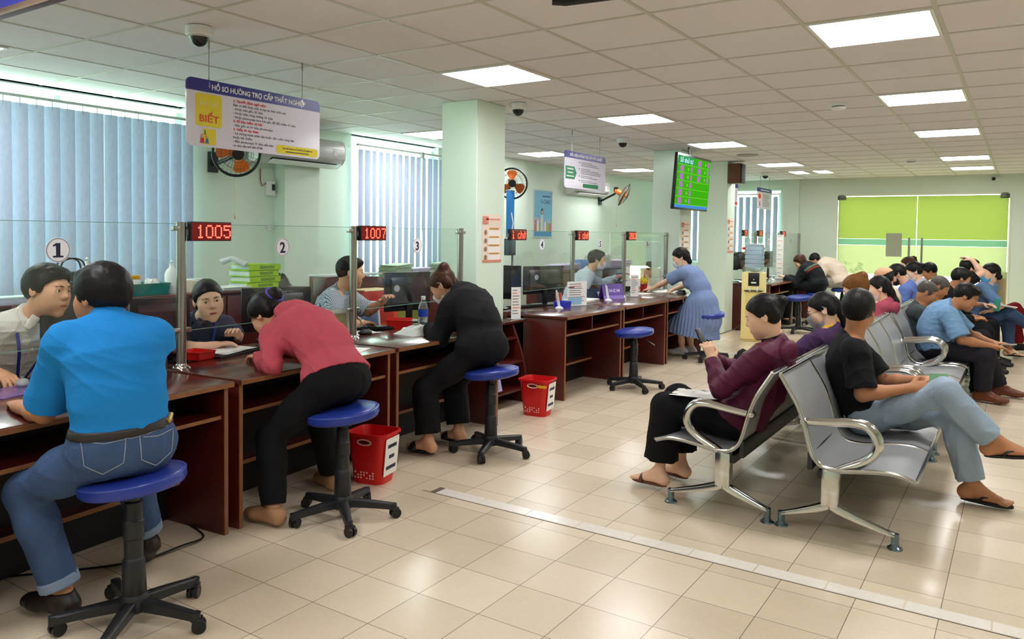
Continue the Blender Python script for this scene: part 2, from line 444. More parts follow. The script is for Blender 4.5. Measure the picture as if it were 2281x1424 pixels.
# glass door in the back wall with its coloured films
dr = MB()
dr.box((DR[0] - .03, YB - .012, 0), (DR[0], YB + .03, DTOP + .03)).box((DR[1], YB - .012, 0), (DR[1] + .03, YB + .03, DTOP + .03)).box((DR[0], YB - .012, DTOP), (DR[1], YB + .03, DTOP + .03))
door = struct(dr.build('door_1', mat('door_surround', srgb(214, 220, 196), .4), smooth=0))
DG = glass_mat('door_glass', (.93, 1.0, .90, 1))
LIME = film_mat('lime_film', (0.0891, 0.1023, 0.0231, 1), .5, .3)
TURQ = film_mat('turquoise_film', (0.0561, 0.1056, 0.0726, 1), .5, .1)
PALE = film_mat('pale_yellow_film', (0.1551, 0.1551, 0.0858, 1), .5, .2)
xm = (DR[0] + DR[1]) / 2 - .03
for a, b in ((DR[0] + .012, xm - .004), (xm + .004, DR[1] - .012)):
    leaf = MB().box((a, YB + .04, .015), (b, YB + .05, DTOP - .015)).build('door_leaf', DG, door, smooth=0)
    MB().raw([(a, YB + .039, 1.49), (b, YB + .039, 1.49), (b, YB + .039, DTOP - .015), (a, YB + .039, DTOP - .015)], [(0, 1, 2, 3)]).build('lime_film', LIME, leaf, smooth=0)
    MB().raw([(a, YB + .039, 1.37), (b, YB + .039, 1.37), (b, YB + .039, 1.488), (a, YB + .039, 1.488)], [(0, 1, 2, 3)]).build('turquoise_film', TURQ, leaf, smooth=0)
    MB().raw([(a, YB + .039, .82), (b, YB + .039, .82), (b, YB + .039, 1.368), (a, YB + .039, 1.368)], [(0, 1, 2, 3)]).build('pale_film', PALE, leaf, smooth=0)
for s, xh in ((-1, xm - .11), (1, xm + .1)):
    h = MB().cyl((xh, YB - .04, .75), (xh, YB - .04, 1.52), .019)
    for z in (.85, 1.4): h.cyl((xh, YB - .04, z), (xh, YB + .045, z), .011)
    h.build('door_handle', STEEL, door)
for xh in (DR[0] + .07, DR[1] - .07):
    MB().box((xh - .07, YB + .025, DTOP - .075), (xh + .07, YB + .06, DTOP + .005)).box((xh - .05, YB - .02, DTOP + .005), (xh + .05, YB + .05, DTOP + .02)).build('patch_hinge', mat('hinge_metal', srgb(92, 96, 82), .4, .6), door, bev=.003)
tag(MB().box((xm - .51, YB + .034, 1.16), (xm - .24, YB + .037, 1.60)).build('door_notice', mat('notice_paper', srgb(150, 152, 134), .7), smooth=0),
    'square grey notice sheet stuck on the left leaf of the lime glass door', 'notice')
# outside the door: paving, the plant and a low shelf seen through the glass
struct(MB().box((-7, YB + .2, -.12), (4, YB + 9, -.02)).build('floor_outside', mat('outside_paving', srgb(140, 142, 124), .7, noise=(6, .1)), smooth=0))
# ============================================================ ceiling fixtures and wall fittings
PANEL = emis('lit_ceiling_panel', (.99, .99, 1.0, 1), 15.0)
def ceiling_light(x0, y0, w, l, label, grp='square recessed ceiling lights'):
    t = thing('ceiling_light', label, 'ceiling light', (x0 + w / 2, y0 + l / 2, H), 0, grp)
    a, b = w / 2, l / 2
    MB().box((-a, -b, -.012), (-a + .018, b, 0)).box((a - .018, -b, -.012), (a, b, 0)).box((-a + .018, -b, -.012), (a - .018, -b + .018, 0)) \
        .box((-a + .018, b - .018, -.012), (a - .018, b, 0)).build('frame', mat('light_frame', srgb(226, 226, 222), .4), t, smooth=0)
    MB().box((-a + .018, -b + .018, -.008), (a - .018, b - .018, -.002)).build('diffuser', PANEL, t, smooth=0)
    lou = MB()
    for k in (1, 2): lou.box((-a + .018, -b + l * k / 3 - .002, -.012), (a - .018, -b + l * k / 3 + .002, -.007))
    lou.build('louvre', mat('louvre', srgb(235, 235, 232), .35), t, smooth=0)
    return t
cw, cl = TX - .02, TY - .016
gx = lambda k: GX + k * TX + .01
gy = lambda k: GY + k * TY + .008
words = ['nearest', 'second', 'third', 'fourth', 'farthest']
for j, k in enumerate((0, 4, 8, 13, 16)):
    ceiling_light(gx(0), gy(k), cw, cl, '%s square ceiling light in the right-hand row above the waiting benches' % words[j])
for j, k in enumerate((0, 4, 8, 13)):
    ceiling_light(gx(-4), gy(k), cw, cl, '%s square ceiling light in the middle row above the counters' % ['nearest', 'second', 'third', 'farthest'][j])
for j, k in enumerate((-4, 4, 8, 13)):
    ceiling_light(gx(-8), gy(k) - (.14 if k < 0 else 0), cw, cl, ['square ceiling light at the left edge of the frame above the first window', 'square ceiling light beside the left face of the first column',
                  'square ceiling light to the left of the hanging green-arrow sign', 'square ceiling light between the green-arrow sign and the second column'][j])
for j, k in enumerate((-6, -10)):          # lights over the spectator's head
    for c in (0, -4): ceiling_light(gx(c), gy(k), cw, cl, 'square ceiling light overhead and behind the camera')
ceiling_light(3.0 * TX + GX + .01, gy(0), cw, cl, 'square ceiling light overhead and behind the camera')
ceiling_light(3.0 * TX + GX + .01, gy(8), cw, cl, 'square ceiling light overhead and behind the camera')
ceiling_light(-3.47, 13.95, .27, .6, 'small far ceiling light beside the speaker column, left of a pair', 'pair of small far ceiling lights')
ceiling_light(-3.07, 13.95, .27, .6, 'small far ceiling light, right of a pair beyond the speaker column', 'pair of small far ceiling lights')

def dome(x, y, label):
    t = thing('dome_camera', label, 'security camera', (x, y, H), 0, 'dome cameras on the ceiling')
    MB().lathe([(.062, 0), (.074, -.008), (.074, -.05), (.066, -.058)], n=28).build('housing', WHITEP, t)
    MB().lathe([(.058, -.056), (.052, -.062), (.049, -.08), (.038, -.10), (.02, -.112), (.001, -.116)], n=24).build('dome', mat('smoked_dome', srgb(26, 28, 30), .08), t)
    MB().lathe([(.056, -.056), (.062, -.062), (.052, -.064)], n=24).build('ring', WHITEP, t)
dome(-3.93, 2.72, 'white dome camera above the big hanging information sign')
dome(-3.74, 5.75, 'white dome camera just right of the first column')
dome(-3.99, 8.41, 'white dome camera right of the hanging green-arrow sign')
dome(-3.87, 14.05, 'far dark dome camera near the wall speaker')
def smoke(x, y, label):
    t = thing('smoke_detector', label, 'smoke detector', (x, y, H), 0, 'smoke detectors')
    MB().lathe([(.07, 0), (.07, -.022), (.062, -.028)], n=26).build('base', WHITEP, t)
    MB().lathe([(.056, -.028), (.056, -.036)], n=26).build('slot_ring', DARKP, t)
    MB().lathe([(.062, -.036), (.06, -.046), (.045, -.056), (.001, -.057)], n=26).build('cap', WHITEP, t)
smoke(-1.354, 7.1, 'near smoke detector beside the second right-hand ceiling light')
smoke(-1.40, 12.7, 'far smoke detector beside the fourth right-hand ceiling light')
tag(MB().lathe([(.15, 0), (.15, -.01), (.12, -.018), (.05, -.012), (.001, -.014)], n=28).build('ceiling_vent', mat('vent_grey', srgb(150, 146, 138), .5), loc=(-3.27, 10.95, H)),
    'round grey ceiling vent near the green queue screen', 'vent')
t = thing('wall_camera', 'tiny black and white camera high on the wall above the door corner', 'security camera', (-.42, YB, 2.6))
MB().box((-.04, -.05, -.05), (.04, 0, .0)).build('bracket', WHITEP, t, bev=.004); MB().ball((-.045, -.06, -.03), .032).build('lens', DARKP, t)

# ---- hanging signs
NAVY = mat('sign_navy', srgb(34, 34, 132), .35)
SIGNW = mat('sign_white', srgb(226, 222, 236), .12)
YEL = mat('sign_yellow', srgb(226, 208, 22), .3)
LET_W = mat('letter_white', srgb(236, 236, 240), .5); LET_R = mat('letter_red', srgb(206, 42, 48), .5)
LET_G = mat('letter_grey', srgb(74, 76, 92), .5); LET_K = mat('letter_dark', srgb(26, 28, 60), .5); LET_O = mat('letter_orange', srgb(222, 74, 30), .5)
GRN = mat('sign_green', srgb(22, 128, 78), .35)
def rrect(x0, z0, x1, z1, r, n=6, corners='abcd'):
    pts = []
    for (cx, cz, a0, c) in ((x1 - r, z1 - r, 0, 'a'), (x0 + r, z1 - r, 90, 'b'), (x0 + r, z0 + r, 180, 'c'), (x1 - r, z0 + r, 270, 'd')):
        if c in corners:
            for i in range(n + 1):
                a = R_(a0 + 90 * i / n); pts.append((cx + r * math.cos(a), cz + r * math.sin(a)))
        else:
            pts.append({'a': (x1, z1), 'b': (x0, z1), 'c': (x0, z0), 'd': (x1, z0)}[c])
    return pts
def hang_sign(label, X, y0, y1, z0, z1, wires):
    t = thing('hanging_sign', label, 'sign', (X, y0, z0), 0, 'hanging information signs')
    W, Hh = y1 - y0, z1 - z0; hb = Hh * .185
    MB().prism(rrect(0, 0, W, Hh, .035), -.004, .004, 'x').build('board', SIGNW, t)
    MB().prism(rrect(0, Hh - hb, W, Hh, .035, corners='ab'), -.0055, .0055, 'x').build('header_band', NAVY, t)
    for w in wires:
        MB().cyl((0, w - y0, Hh - .03), (0, w - y0, H - z0), .0028, n=8).cyl((0, w - y0, Hh - .045), (0, w - y0, Hh + .02), .008, .004, n=10) \
            .cyl((0, w - y0, H - z0 - .05), (0, w - y0, H - z0), .006, n=8).build('hanging_wire', STEEL, t)
    return t, W, Hh, hb
fx = lambda d=0.0: 0.0045 + d
t, W, Hh, hb = hang_sign('big white hanging sign with navy header and yellow square, over counters 1 and 2', -4.16, 2.79, 3.83, 2.003, 2.408, (2.945, 3.675))
m = MB(); m.text('HỒ SƠ HƯỞNG TRỢ CẤP THẤT NGHIỆP', .043, face_px(.0058, .17, Hh - hb + .02), bold=.0010, align='LEFT', fit=.735); m.build('heading', LET_W, t, smooth=0)
m = MB().prism(rrect(.06, .122, .242, .318, .016), .0042, .0052, 'x'); m.build('yellow_square', YEL, t)
MB().text('BIẾT', .058, face_px(.0055, .152, .15), align='CENTER', bold=.0012, fit=.135).build('caption', LET_O, t, smooth=0)
MB().text('Bạn cần', .04, face_px(.0055, .152, .25), align='CENTER', fit=.13).build('caption', mat('letter_sand', srgb(236, 224, 150), .5), t, smooth=0)
MB().prism(rrect(.112, .014, .2, .11, .006), .0042, .0052, 'x').build('leaflet_picture', YEL, t)
mm = MB().ball((.006, .105, .065), (.003, .012, .012), mi=0).prism([(.09, .02), (.12, .02), (.115, .052), (.095, .052)], .0045, .006, 'x', mi=1).ball((.006, .135, .06), (.003, .009, .009), mi=0) \
    .prism([(.125, .02), (.15, .02), (.145, .05), (.13, .05)], .0045, .006, 'x', mi=2).prism([(.122, .07), (.13, .07), (.128, .1), (.118, .098)], .0053, .006, 'x', mi=3)
mm.build('small_picture', [mat('skin_flat', srgb(226, 170, 140), .6), LET_R, mat('flat_blue', srgb(40, 110, 170), .5), GRN], t)
lines = [('1. Quyết định nghỉ việc:', 1), ('Bạn có thể chọn một trong các hình thức sau:', 0), ('- Hoặc bản gốc: 01 bản', 0), ('- Hoặc bản công chứng: 01 bản', 0),
         ('- Hoặc photocopy kèm bản gốc để đối chiếu: 01 bản.', 0), ('2. Sổ bảo hiểm xã hội:', 1), ('- Bản gốc và 01 bản photocopy', 0), ('3. Giấy tờ tùy thân:', 1),
         ('- Là chứng minh nhân dân hoặc căn cước công dân', 0), ('hoặc hộ chiếu', 0), ('- Bản photocopy: 01 bản nếu bạn', 0), ('có nhu cầu mở thẻ ATM.', 0)]
mr, mg = MB(), MB()
WD = (.25, .415, .225, .305, .5, .225, .305, .195, .485, .14, .31, .225)
for i, (s, red) in enumerate(lines):
    (mr if red else mg).text(s, .0205, face_px(.0044, .325, Hh - .105 - i * .0252), bold=.0006 if red else .0002, fit=WD[i])
mr.build('red_lettering', LET_R, t, smooth=0); mg.build('grey_lettering', LET_G, t, smooth=0)
MB().prism(rrect(.66, .012, 1.02, .068, .02), .0042, .0052, 'x').build('yellow_bar', YEL, t)
MB().text('Cập nhật thông tin về trợ cấp thất nghiệp tại', .0155, face_px(.0054, .84, .044), align='CENTER', fit=.26).box((.0053, .74, .024), (.0058, .94, .03)).build('lettering', LET_K, t, smooth=0)

t, W, Hh, hb = hang_sign('white hanging sign with navy header and green arrow, between the first two columns', -4.19, 7.375, 8.36, 2.012, 2.418, (7.54, 8.215))
MB().text('ĐIỀU KIỆN HƯỞNG TRỢ CẤP THẤT NGHIỆP', .04, face_px(.0058, .5, Hh - hb + .022), align='CENTER', bold=.0008, fit=.78).build('heading', LET_W, t, smooth=0)
MB().prism([(.02, .1), (.22, .1), (.27, .17), (.22, .24), (.02, .24)], .0042, .0054, 'x').build('green_arrow', GRN, t, smooth=0)
m = MB()
for i, s in enumerate((.07, .06, .085)): m.box((.0055, .125 - s, .205 - i * .04), (.006, .125 + s, .217 - i * .04))
m.build('lettering', LET_W, t, smooth=0)
m = MB()
for i, (nn, L_) in enumerate(((1, 3), (2, 4), (3, 2), (4, 2))):
    z = Hh - .115 - [0, .072, .152, .2][i]
    m.ball((.0045, .335, z + .005), (.002, .009, .009))
    for q in range(L_): m.box((.0042, .37, z + .006 - q * .018), (.0048, .37 + (.5 if q else .3) * (.75 + .25 * random.random()), z + .012 - q * .018))
m.build('text_lines', LET_G, t, smooth=0)
MB().prism(rrect(.42, .02, .8, .065, .02), .0042, .0052, 'x').build('green_bar', GRN, t)

t, W, Hh, hb = hang_sign('far hanging sign with dark header and orange picture, in front of the far blind', -4.19, 14.70, 15.69, 2.03, 2.43, (14.9, 15.5))
MB().prism(rrect(.03, .04, .3, .31, .02), .0042, .0050, 'x').build('picture_panel', mat('sign_pink', srgb(236, 206, 200), .4), t)
MB().ball((.005, .15, .24), (.003, .09, .05)).build('orange_picture', LET_O, t); MB().prism([(.12, .05), (.2, .05), (.18, .15), (.14, .15)], .0052, .006, 'x').build('blue_picture', mat('flat_blue', srgb(40, 110, 170), .5), t, smooth=0)
m = MB()
for i in range(9): m.box((.0042, .36, .27 - i * .027), (.0048, .36 + .5 * (.6 + .4 * random.random()), .278 - i * .027))
m.build('text_lines', LET_G, t, smooth=0); MB().box((.0056, .2, Hh - hb + .028), (.0062, .8, Hh - hb + .046)).build('heading', LET_W, t, smooth=0)
t, W, Hh, hb = hang_sign('far hanging sign mostly hidden behind the speaker column', -4.19, 12.55, 13.5, 2.03, 2.41, (12.75, 13.3))
m = MB()
for i in range(9): m.box((.0042, .5, .27 - i * .024), (.0048, .9, .277 - i * .024))
m.build('text_lines', LET_G, t, smooth=0); MB().prism(rrect(.6, .02, .93, .07, .02), .0042, .0052, 'x').build('red_bar', LET_R, t)

# blue board and dark hanger seen at the top edge of the frame
t = thing('hanging_board', 'edge of a blue overhead board with metal channel at the top left corner', 'sign', (-3.5, 1.6, 2.40))
MB().box((-.75, -.012, .03), (.75, .012, .24)).build('panel', NAVY, t, smooth=0)
MB().box((-.75, -.02, 0), (.75, .02, .03)).build('channel', mat('bronze_channel', srgb(112, 88, 74), .4, .5), t, bev=.003)
for xx in (-.6, .6): MB().cyl((xx, 0, .24), (xx, 0, .25), .01, n=8).build('hanging_wire', STEEL, t)
t = thing('ceiling_hanger', 'dark metal hanger pole poking in at the top edge of the frame', 'bracket', (-1.7, 3.29, H))
MB().tube([(-.215, -.06, -.04), (-.16, -.03, -.045), (.2, 0, -.05)], .016).build('pole', DARKP, t); MB().box((.15, -.05, -.05), (.25, .05, 0)).build('ceiling_plate', DARKP, t)

# ---- queue screen on the second column
t = thing('queue_screen', 'green queue-number television hung from the ceiling at the second column', 'television', (-3.6, 9.695, 2.18))
tilt = Matrix.Rotation(R_(4), 4, 'Y')
MB().box((-.03, -.61, -.35), (.012, .61, .35), M=tilt).build('casing', DARKP, t, bev=.008)
def scr(name, col, s): return emis(name, col, s)
SG = scr('screen_green', srgb(70, 190, 24), .5); SP = scr('screen_purple', srgb(190, 120, 205), .55); SL = scr('screen_line', srgb(140, 235, 80), .55); SBn = scr('screen_blue', srgb(70, 130, 200), .7); SBt = scr('screen_title', srgb(190, 225, 250), .9); SGd = scr('screen_header', srgb(60, 170, 90), .5)
s = MB().box((.0122, -.59, -.325), (.0135, .59, .32), mi=0, M=tilt)
s.box((.0136, -.59, -.325), (.0142, .59, -.285), mi=3, M=tilt).box((.0136, -.59, .22), (.0142, -.03, .32), mi=5, M=tilt)
for k in range(6):
    z = .31 - k * .1
    s.box((.0136, -.58, z - .097), (.0143, .58, z - .092), mi=2, M=tilt)
    for side, rows in ((-.44, range(1, 6)), (.17, range(0, 3))):
        if k in rows:
            s.box((.0137, side - .05, z - .083), (.0144, side + .06, z - .008), mi=1, M=tilt)
            s.prism([(side + .2, z - .02), (side + .255, z - .045), (side + .2, z - .07), (side + .215, z - .045)], .0137, .0144, 'x', mi=2, M=tilt)
            s.box((.0137, side + .31, z - .078), (.0144, side + .365, z - .012), mi=1, M=tilt)
s.text('Số thứ tự', .085, tilt @ face_px(.0144, -.52, .24), mi=4, fit=.44)
s.build('screen', [SG, SP, SL, SBn, SBt, SGd], t, smooth=0)
MB().tube([(-.02, .02, .3), (-.06, .0, .42), (-.06, 0, .47)], .012).box((-.235, .25, -.1), (-.03, .5, .1)).build('mounting_arm', DARKP, t)

# ---- wall speaker on the third column
t = thing('wall_speaker', 'brown wooden loudspeaker high on the third column', 'loudspeaker', (-3.8, 11.78, 2.46))
MB().box((.0, -.06, -.15), (.2, .17, .15)).build('cabinet', mat('speaker_walnut', srgb(92, 56, 30), .45, noise=(12, .25), stretch=(1, 1, .2)), t, bev=.006)
MB().box((.2, -.05, -.14), (.212, .16, .14)).build('grille', mat('speaker_grille', srgb(20, 18, 18), .8, bump=(400, .3)), t, bev=.004)

# ---- air conditioners
def aircon(label, X, y0, y1, z0, z1):
    t = thing('air_conditioner', label, 'air conditioner', (X, (y0 + y1) / 2, z0), 0, 'wall air conditioners')
    L = (y1 - y0) / 2; h = z1 - z0; d = .21
    prof = [(0, h), (.16, h), (.195, h - .02), (d, h - .09), (d, .1), (.17, .045), (.08, .0), (0, .0)]
    MB().prism(prof, -L, L, 'y').build('body', mat('aircon_silver', srgb(186, 186, 184), .3), t, bev=.006)
    MB().box((d * .965, -L + .02, h - .1), (d + .004, L - .02, h - .095)).build('trim_line', WHITEP, t, smooth=0)
    fl = MB().prism([(.205, .095), (.168, .042), (.1, .012), (.1, .022), (.162, .052), (.198, .1)], -L + .14, L - .08, 'y'); fl.build('outlet', DARKP, t, smooth=0)
    MB().prism([(.2, .03), (.13, -.004), (.13, -.01), (.205, .022)], -L + .13, L - .07, 'y').build('flap', WHITEP, t, smooth=0)
    MB().prism([(0, h), (.16, h), (.195, h - .02), (d, h - .09), (d, .1), (.17, .045), (.08, 0), (0, 0)], L, L + .004, 'y').build('end_cap', WHITEP, t, smooth=0)
    MB().prism(prof, -L - .004, -L, 'y').build('end_cap', WHITEP, t, smooth=0)
    MB().box((d, L - .17, .13), (d + .003, L - .12, .19)).build('badge', LET_W, t, smooth=0)
    return t
aircon('silver air conditioner on the pilaster behind the big hanging sign', XL + .16, 5.05, 6.16, 2.19, 2.49)
aircon('far air conditioner partly hidden behind the green-arrow sign', XL, 11.75, 13.05, 2.2, 2.48)

# ---- wall fans
ORB = mat('fan_orange', srgb(212, 104, 34), .35); FBLK = mat('fan_black', srgb(24, 25, 27), .4)
def fan(label, c, axis, wall, spin=0.3):
    """c: hub centre; axis: the way it blows; wall: point on the wall where its bracket sits"""
    c, a = Vector(c), Vector(axis).normalized()
    t = thing('wall_fan', label, 'fan', wall, 0, 'orange-bladed wall fans')
    q = a.to_track_quat('Z', 'Y'); M = Matrix.Translation(c - Vector(wall)) @ q.to_matrix().to_4x4()
    rr = .215
    cage = MB()
    cage.tube([(rr * math.cos(2 * PI * i / 40), rr * math.sin(2 * PI * i / 40), 0) for i in range(40)], .0135, n=8, closed=True, M=M)
    for sgn in (1, -1):
        for f, z in ((.36, .062), (.68, .046)):
            cage.tube([(rr * f * math.cos(2 * PI * i / 32), rr * f * math.sin(2 * PI * i / 32), sgn * z) for i in range(32)], .0018, n=5, closed=True, M=M)
        for i in range(28):
            g = 2 * PI * i / 28; u = Vector((math.cos(g), math.sin(g), 0))
            cage.tube([u * .05 + Vector((0, 0, sgn * .07)), u * rr * .5 + Vector((0, 0, sgn * .06)), u * rr * .85 + Vector((0, 0, sgn * .03)), u * rr], .0013, n=4, M=M)
    cage.cyl((0, 0, .062), (0, 0, .075), .055, n=24, M=M)
    cage.build('cage', FBLK, t)
    for k in range(3):
        b = MB(); g = spin + 2 * PI * k / 3
        P = []
        for (rd, w0, w1) in ((.03, -.3, .3), (.08, -.45, .42), (.13, -.52, .5), (.17, -.48, .44), (.19, -.3, .25)):
            P.append((rd, w0, w1))
        vs = []
        for (rd, w0, w1) in P:
            for j in range(5):
                th = g + w0 + (w1 - w0) * j / 4
                vs.append((rd * math.cos(th), rd * math.sin(th), (j - 2) * .012))
        fs = [(i * 5 + j, i * 5 + j + 1, i * 5 + j + 6, i * 5 + j + 5) for i in range(4) for j in range(4)]
        b.raw(vs, fs, 0, M)
        b.build('blade', ORB, t, smooth=80)
    MB().cyl((0, 0, -.06), (0, 0, -.19), .058, .045, n=20, M=M).cyl((0, 0, -.02), (0, 0, .05), .035, n=18, M=M).build('motor', ORB, t, bev=.008)
    p = M @ Vector((0, 0, -.17))
    MB().tube([p, p + Vector((-.02, 0, -.06)), Vector((.05, 0, -.06)), Vector((0, 0, -.06))], .02).box((0, -.05, -.14), (.03, .05, .06)).build('wall_bracket', FBLK, t)
    MB().box((-.03, -.035, -.03), (.04, .035, .06), M=Matrix.Translation(p)).build('control_box', FBLK, t, bev=.006)
    MB().tube([p + Vector((.02, 0, -.05)), p + Vector((.022, 0, -.62))], .0016, n=5).cyl(p + Vector((.022, 0, -.62)), p + Vector((.022, 0, -.66)), .005, .008, n=8).build('pull_cord', mat('cord_tan', srgb(196, 140, 96), .6), t)
    return t
fan('black wall fan with orange blades half hidden below the big hanging sign', (-6.22, 4.70, 2.225), (.86, -.42, -.22), (XL, 4.74, 2.2), .9)
fan('wall fan seen face-on just right of the first column', (-6.12, 9.27, 2.215), (.62, -.8, -.05), (XL, 9.35, 2.2), 1.6)
fan('far wall fan seen edge-on beside the far air conditioner', (-6.12, 13.0, 2.235), (.80, .38, -.46), (XL, 13.05, 2.2), .2)

# breaker box with its wires, and a small hook plate
t = thing('breaker_box', 'small white breaker box on the wall under the air conditioner', 'switch box', (XL - .004, 5.42, 1.94))
MB().box((0, -.045, -.075), (.06, .045, .075)).build('case', WHITEP, t, bev=.006); MB().box((.06, .0, -.02), (.066, .035, .045)).build('toggle', DARKP, t)
MB().tube([(.01, -.11, .2), (.02, -.115, .08), (.02, -.095, .02), (.02, -.05, .05), (.02, -.03, .07)], .005, n=6).build('brown_wire', mat('wire_brown', srgb(150, 84, 70), .5), t)
MB().tube([(.02, .03, .05), (.02, .055, -.02), (.02, .075, .12), (.03, .07, .26)], .005, n=6).build('white_wire', WHITEP, t)
tag(MB().box((0, -.05, 0), (.03, .05, .03)).box((.0, -.03, -.03), (.02, .03, 0)).build('wall_socket', WHITEP, bev=.004, loc=(XL, 5.43, 1.53)), 'small white wall fitting above the glass near the number 2', 'socket')

# ---- posters
def leaf_poster(label, X, y0, y1, z0, z1, n=4):
    t = thing('paper_notice', label, 'notice', (X, y0, z0), 0, 'paper notices on the columns')
    W, Hh = y1 - y0, z1 - z0
    v = []; nz = 8
    for i in range(nz + 1):
        z = Hh * i / nz
        for j in range(2): v.append((.002 + .004 * math.sin(i * 1.1) ** 2, W * j, z))
    sh = MB().raw(v, [(2 * i, 2 * i + 1, 2 * i + 3, 2 * i + 2) for i in range(nz)])
    sh.box((0, .004, .002), (.0015, W - .004, Hh - .002)); sh.build('sheet', mat('notice_cream', srgb(240, 222, 206), .7), t)
    MB().box((.0072, 0, 0.012), (.0078, W, .03)).build('red_footer', mat('notice_red', srgb(226, 140, 120), .7), t, smooth=0)
    a = MB().box((.0072, 0, Hh - .085), (.0078, .09, Hh - .02)).box((.0072, .05, Hh - .05), (.0078, W - .03, Hh - .038)); a.build('red_pattern', mat('notice_red', srgb(226, 140, 120), .7), t, smooth=0)
    bars, dots, boxes = MB(), MB(), MB()
    for k in range(n):
        z = Hh - .12 - k * (Hh - .14) / n
        bars.box((.0074, W * .35, z - .012), (.008, W * .85, z))
        dots.ball((.0076, W * .16, z - .04), (.0012, .02, .022))
        boxes.box((.0073, W * .28, z - .075), (.0077, W * .93, z - .018))
    bars.build('orange_bars', mat('notice_ochre', srgb(204, 148, 50), .7), t, smooth=0); dots.build('round_icons', mat('notice_brown', srgb(150, 110, 80), .7), t); boxes.build('text_boxes', mat('notice_white', srgb(246, 240, 234), .7), t, smooth=0)
leaf_poster('cream and orange paper notice on the first column', C1[1] - .002, 5.505, 5.80, 1.235, 1.668)
leaf_poster('cream paper notice on the second column below the green screen', CA[1] - .002, 9.94, 10.24, 1.24, 1.70)
leaf_poster('cream paper notice on the third column below the speaker', CB[1] - .002, 11.79, 12.08, 1.24, 1.78)

def banner(label, M, W, Hh, lines, figs):
    t = thing('wall_poster', label, 'poster'); t.matrix_world = M
    MB().box((0, 0, 0), (.006, W, Hh)).build('sheet', mat('poster_blue', srgb(112, 176, 208), .4, noise=(1.5, .2)), t, smooth=0)
    MB().box((.006, 0, Hh - .02), (.012, W, Hh)).box((.006, 0, 0), (.012, W, .02)).box((.0, -.01, 0), (.012, 0, Hh)).box((0, W, 0), (.012, W + .01, Hh)).build('frame', mat('poster_frame', srgb(196, 210, 212), .4), t, smooth=0)
    m = MB()
    for s, sz, z in lines: m.text(s, sz, face_px(.0066, W - .03, z), align='RIGHT', bold=.001)
    if lines: m.box((.0064, W - .3, .67), (.007, W - .04, .695)).build('lettering', mat('poster_text', srgb(30, 84, 150), .5), t, smooth=0)
    if figs:
        m = MB()
        for i in range(7):
            y = .05 + (W - .1) * i / 6; h = random.uniform(.14, .2)
            m.prism([(y - .035, .1), (y + .035, .1), (y + .028, .1 + h), (y - .028, .1 + h)], .006, .0075, 'x', mi=i % 3).ball((.007, y, .125 + h), (.002, .02, .026), mi=3)
        y = W * .45
        m.prism([(y - .05, .1), (y + .05, .1), (y + .03, .38), (y - .03, .38)], .0075, .0085, 'x', mi=4).ball((.008, y, .43), (.002, .035, .055), mi=5).ball((.0095, y, .42), (.002, .024, .03), mi=3)
        m.build('people_picture', [mat('p_red', srgb(214, 110, 100), .6), mat('p_pale', srgb(222, 224, 216), .6), mat('p_green', srgb(150, 170, 90), .6), mat('p_skin', srgb(228, 186, 158), .6), mat('p_teal', srgb(200, 214, 222), .6), mat('p_hair', srgb(40, 36, 40), .6)], t, smooth=0)
        MB().box((.0062, 0, .02), (.007, W, .11)).build('footer', mat('poster_footer', srgb(50, 140, 196), .4), t, smooth=0)
banner('pale blue poster of people on the left wall between columns', Matrix.Translation((XL + .001, 10.72, 1.44)), .56, .79, [('C-CARD', .085, .565)], True)
t = thing('wall_banner', 'deep blue hanging banner partly hidden right of the first column', 'banner', (-6.1, 9.3, 1.45))
MB().box((0, -.2, 0), (.006, .0, .66)).build('cloth', mat('banner_blue', srgb(24, 118, 190), .5, noise=(3, .25)), t, smooth=0)
MB().cyl((0, -.21, .66), (0, .01, .66), .008, n=8).cyl((0, -.21, 0), (0, .01, 0), .008, n=8).build('rod', STEEL, t)
MB().tube([(.008, -.08, .35), (.008, -.03, .2), (.008, -.06, .08)], .012, flat=((1, 0, 0), .1)).build('white_motif', LET_W, t)
MB().box((-.06, -.16, -.26), (.03, .02, -.02)).build('stand_box', mat('banner_stand', srgb(70, 84, 92), .5), t, bev=.01)
MB().cyl((-.02, 0, -1.43), (-.02, 0, -.2), .015).box((-.2, -.2, -1.45), (.16, .2, -1.43)).build('stand', GREYP, t)
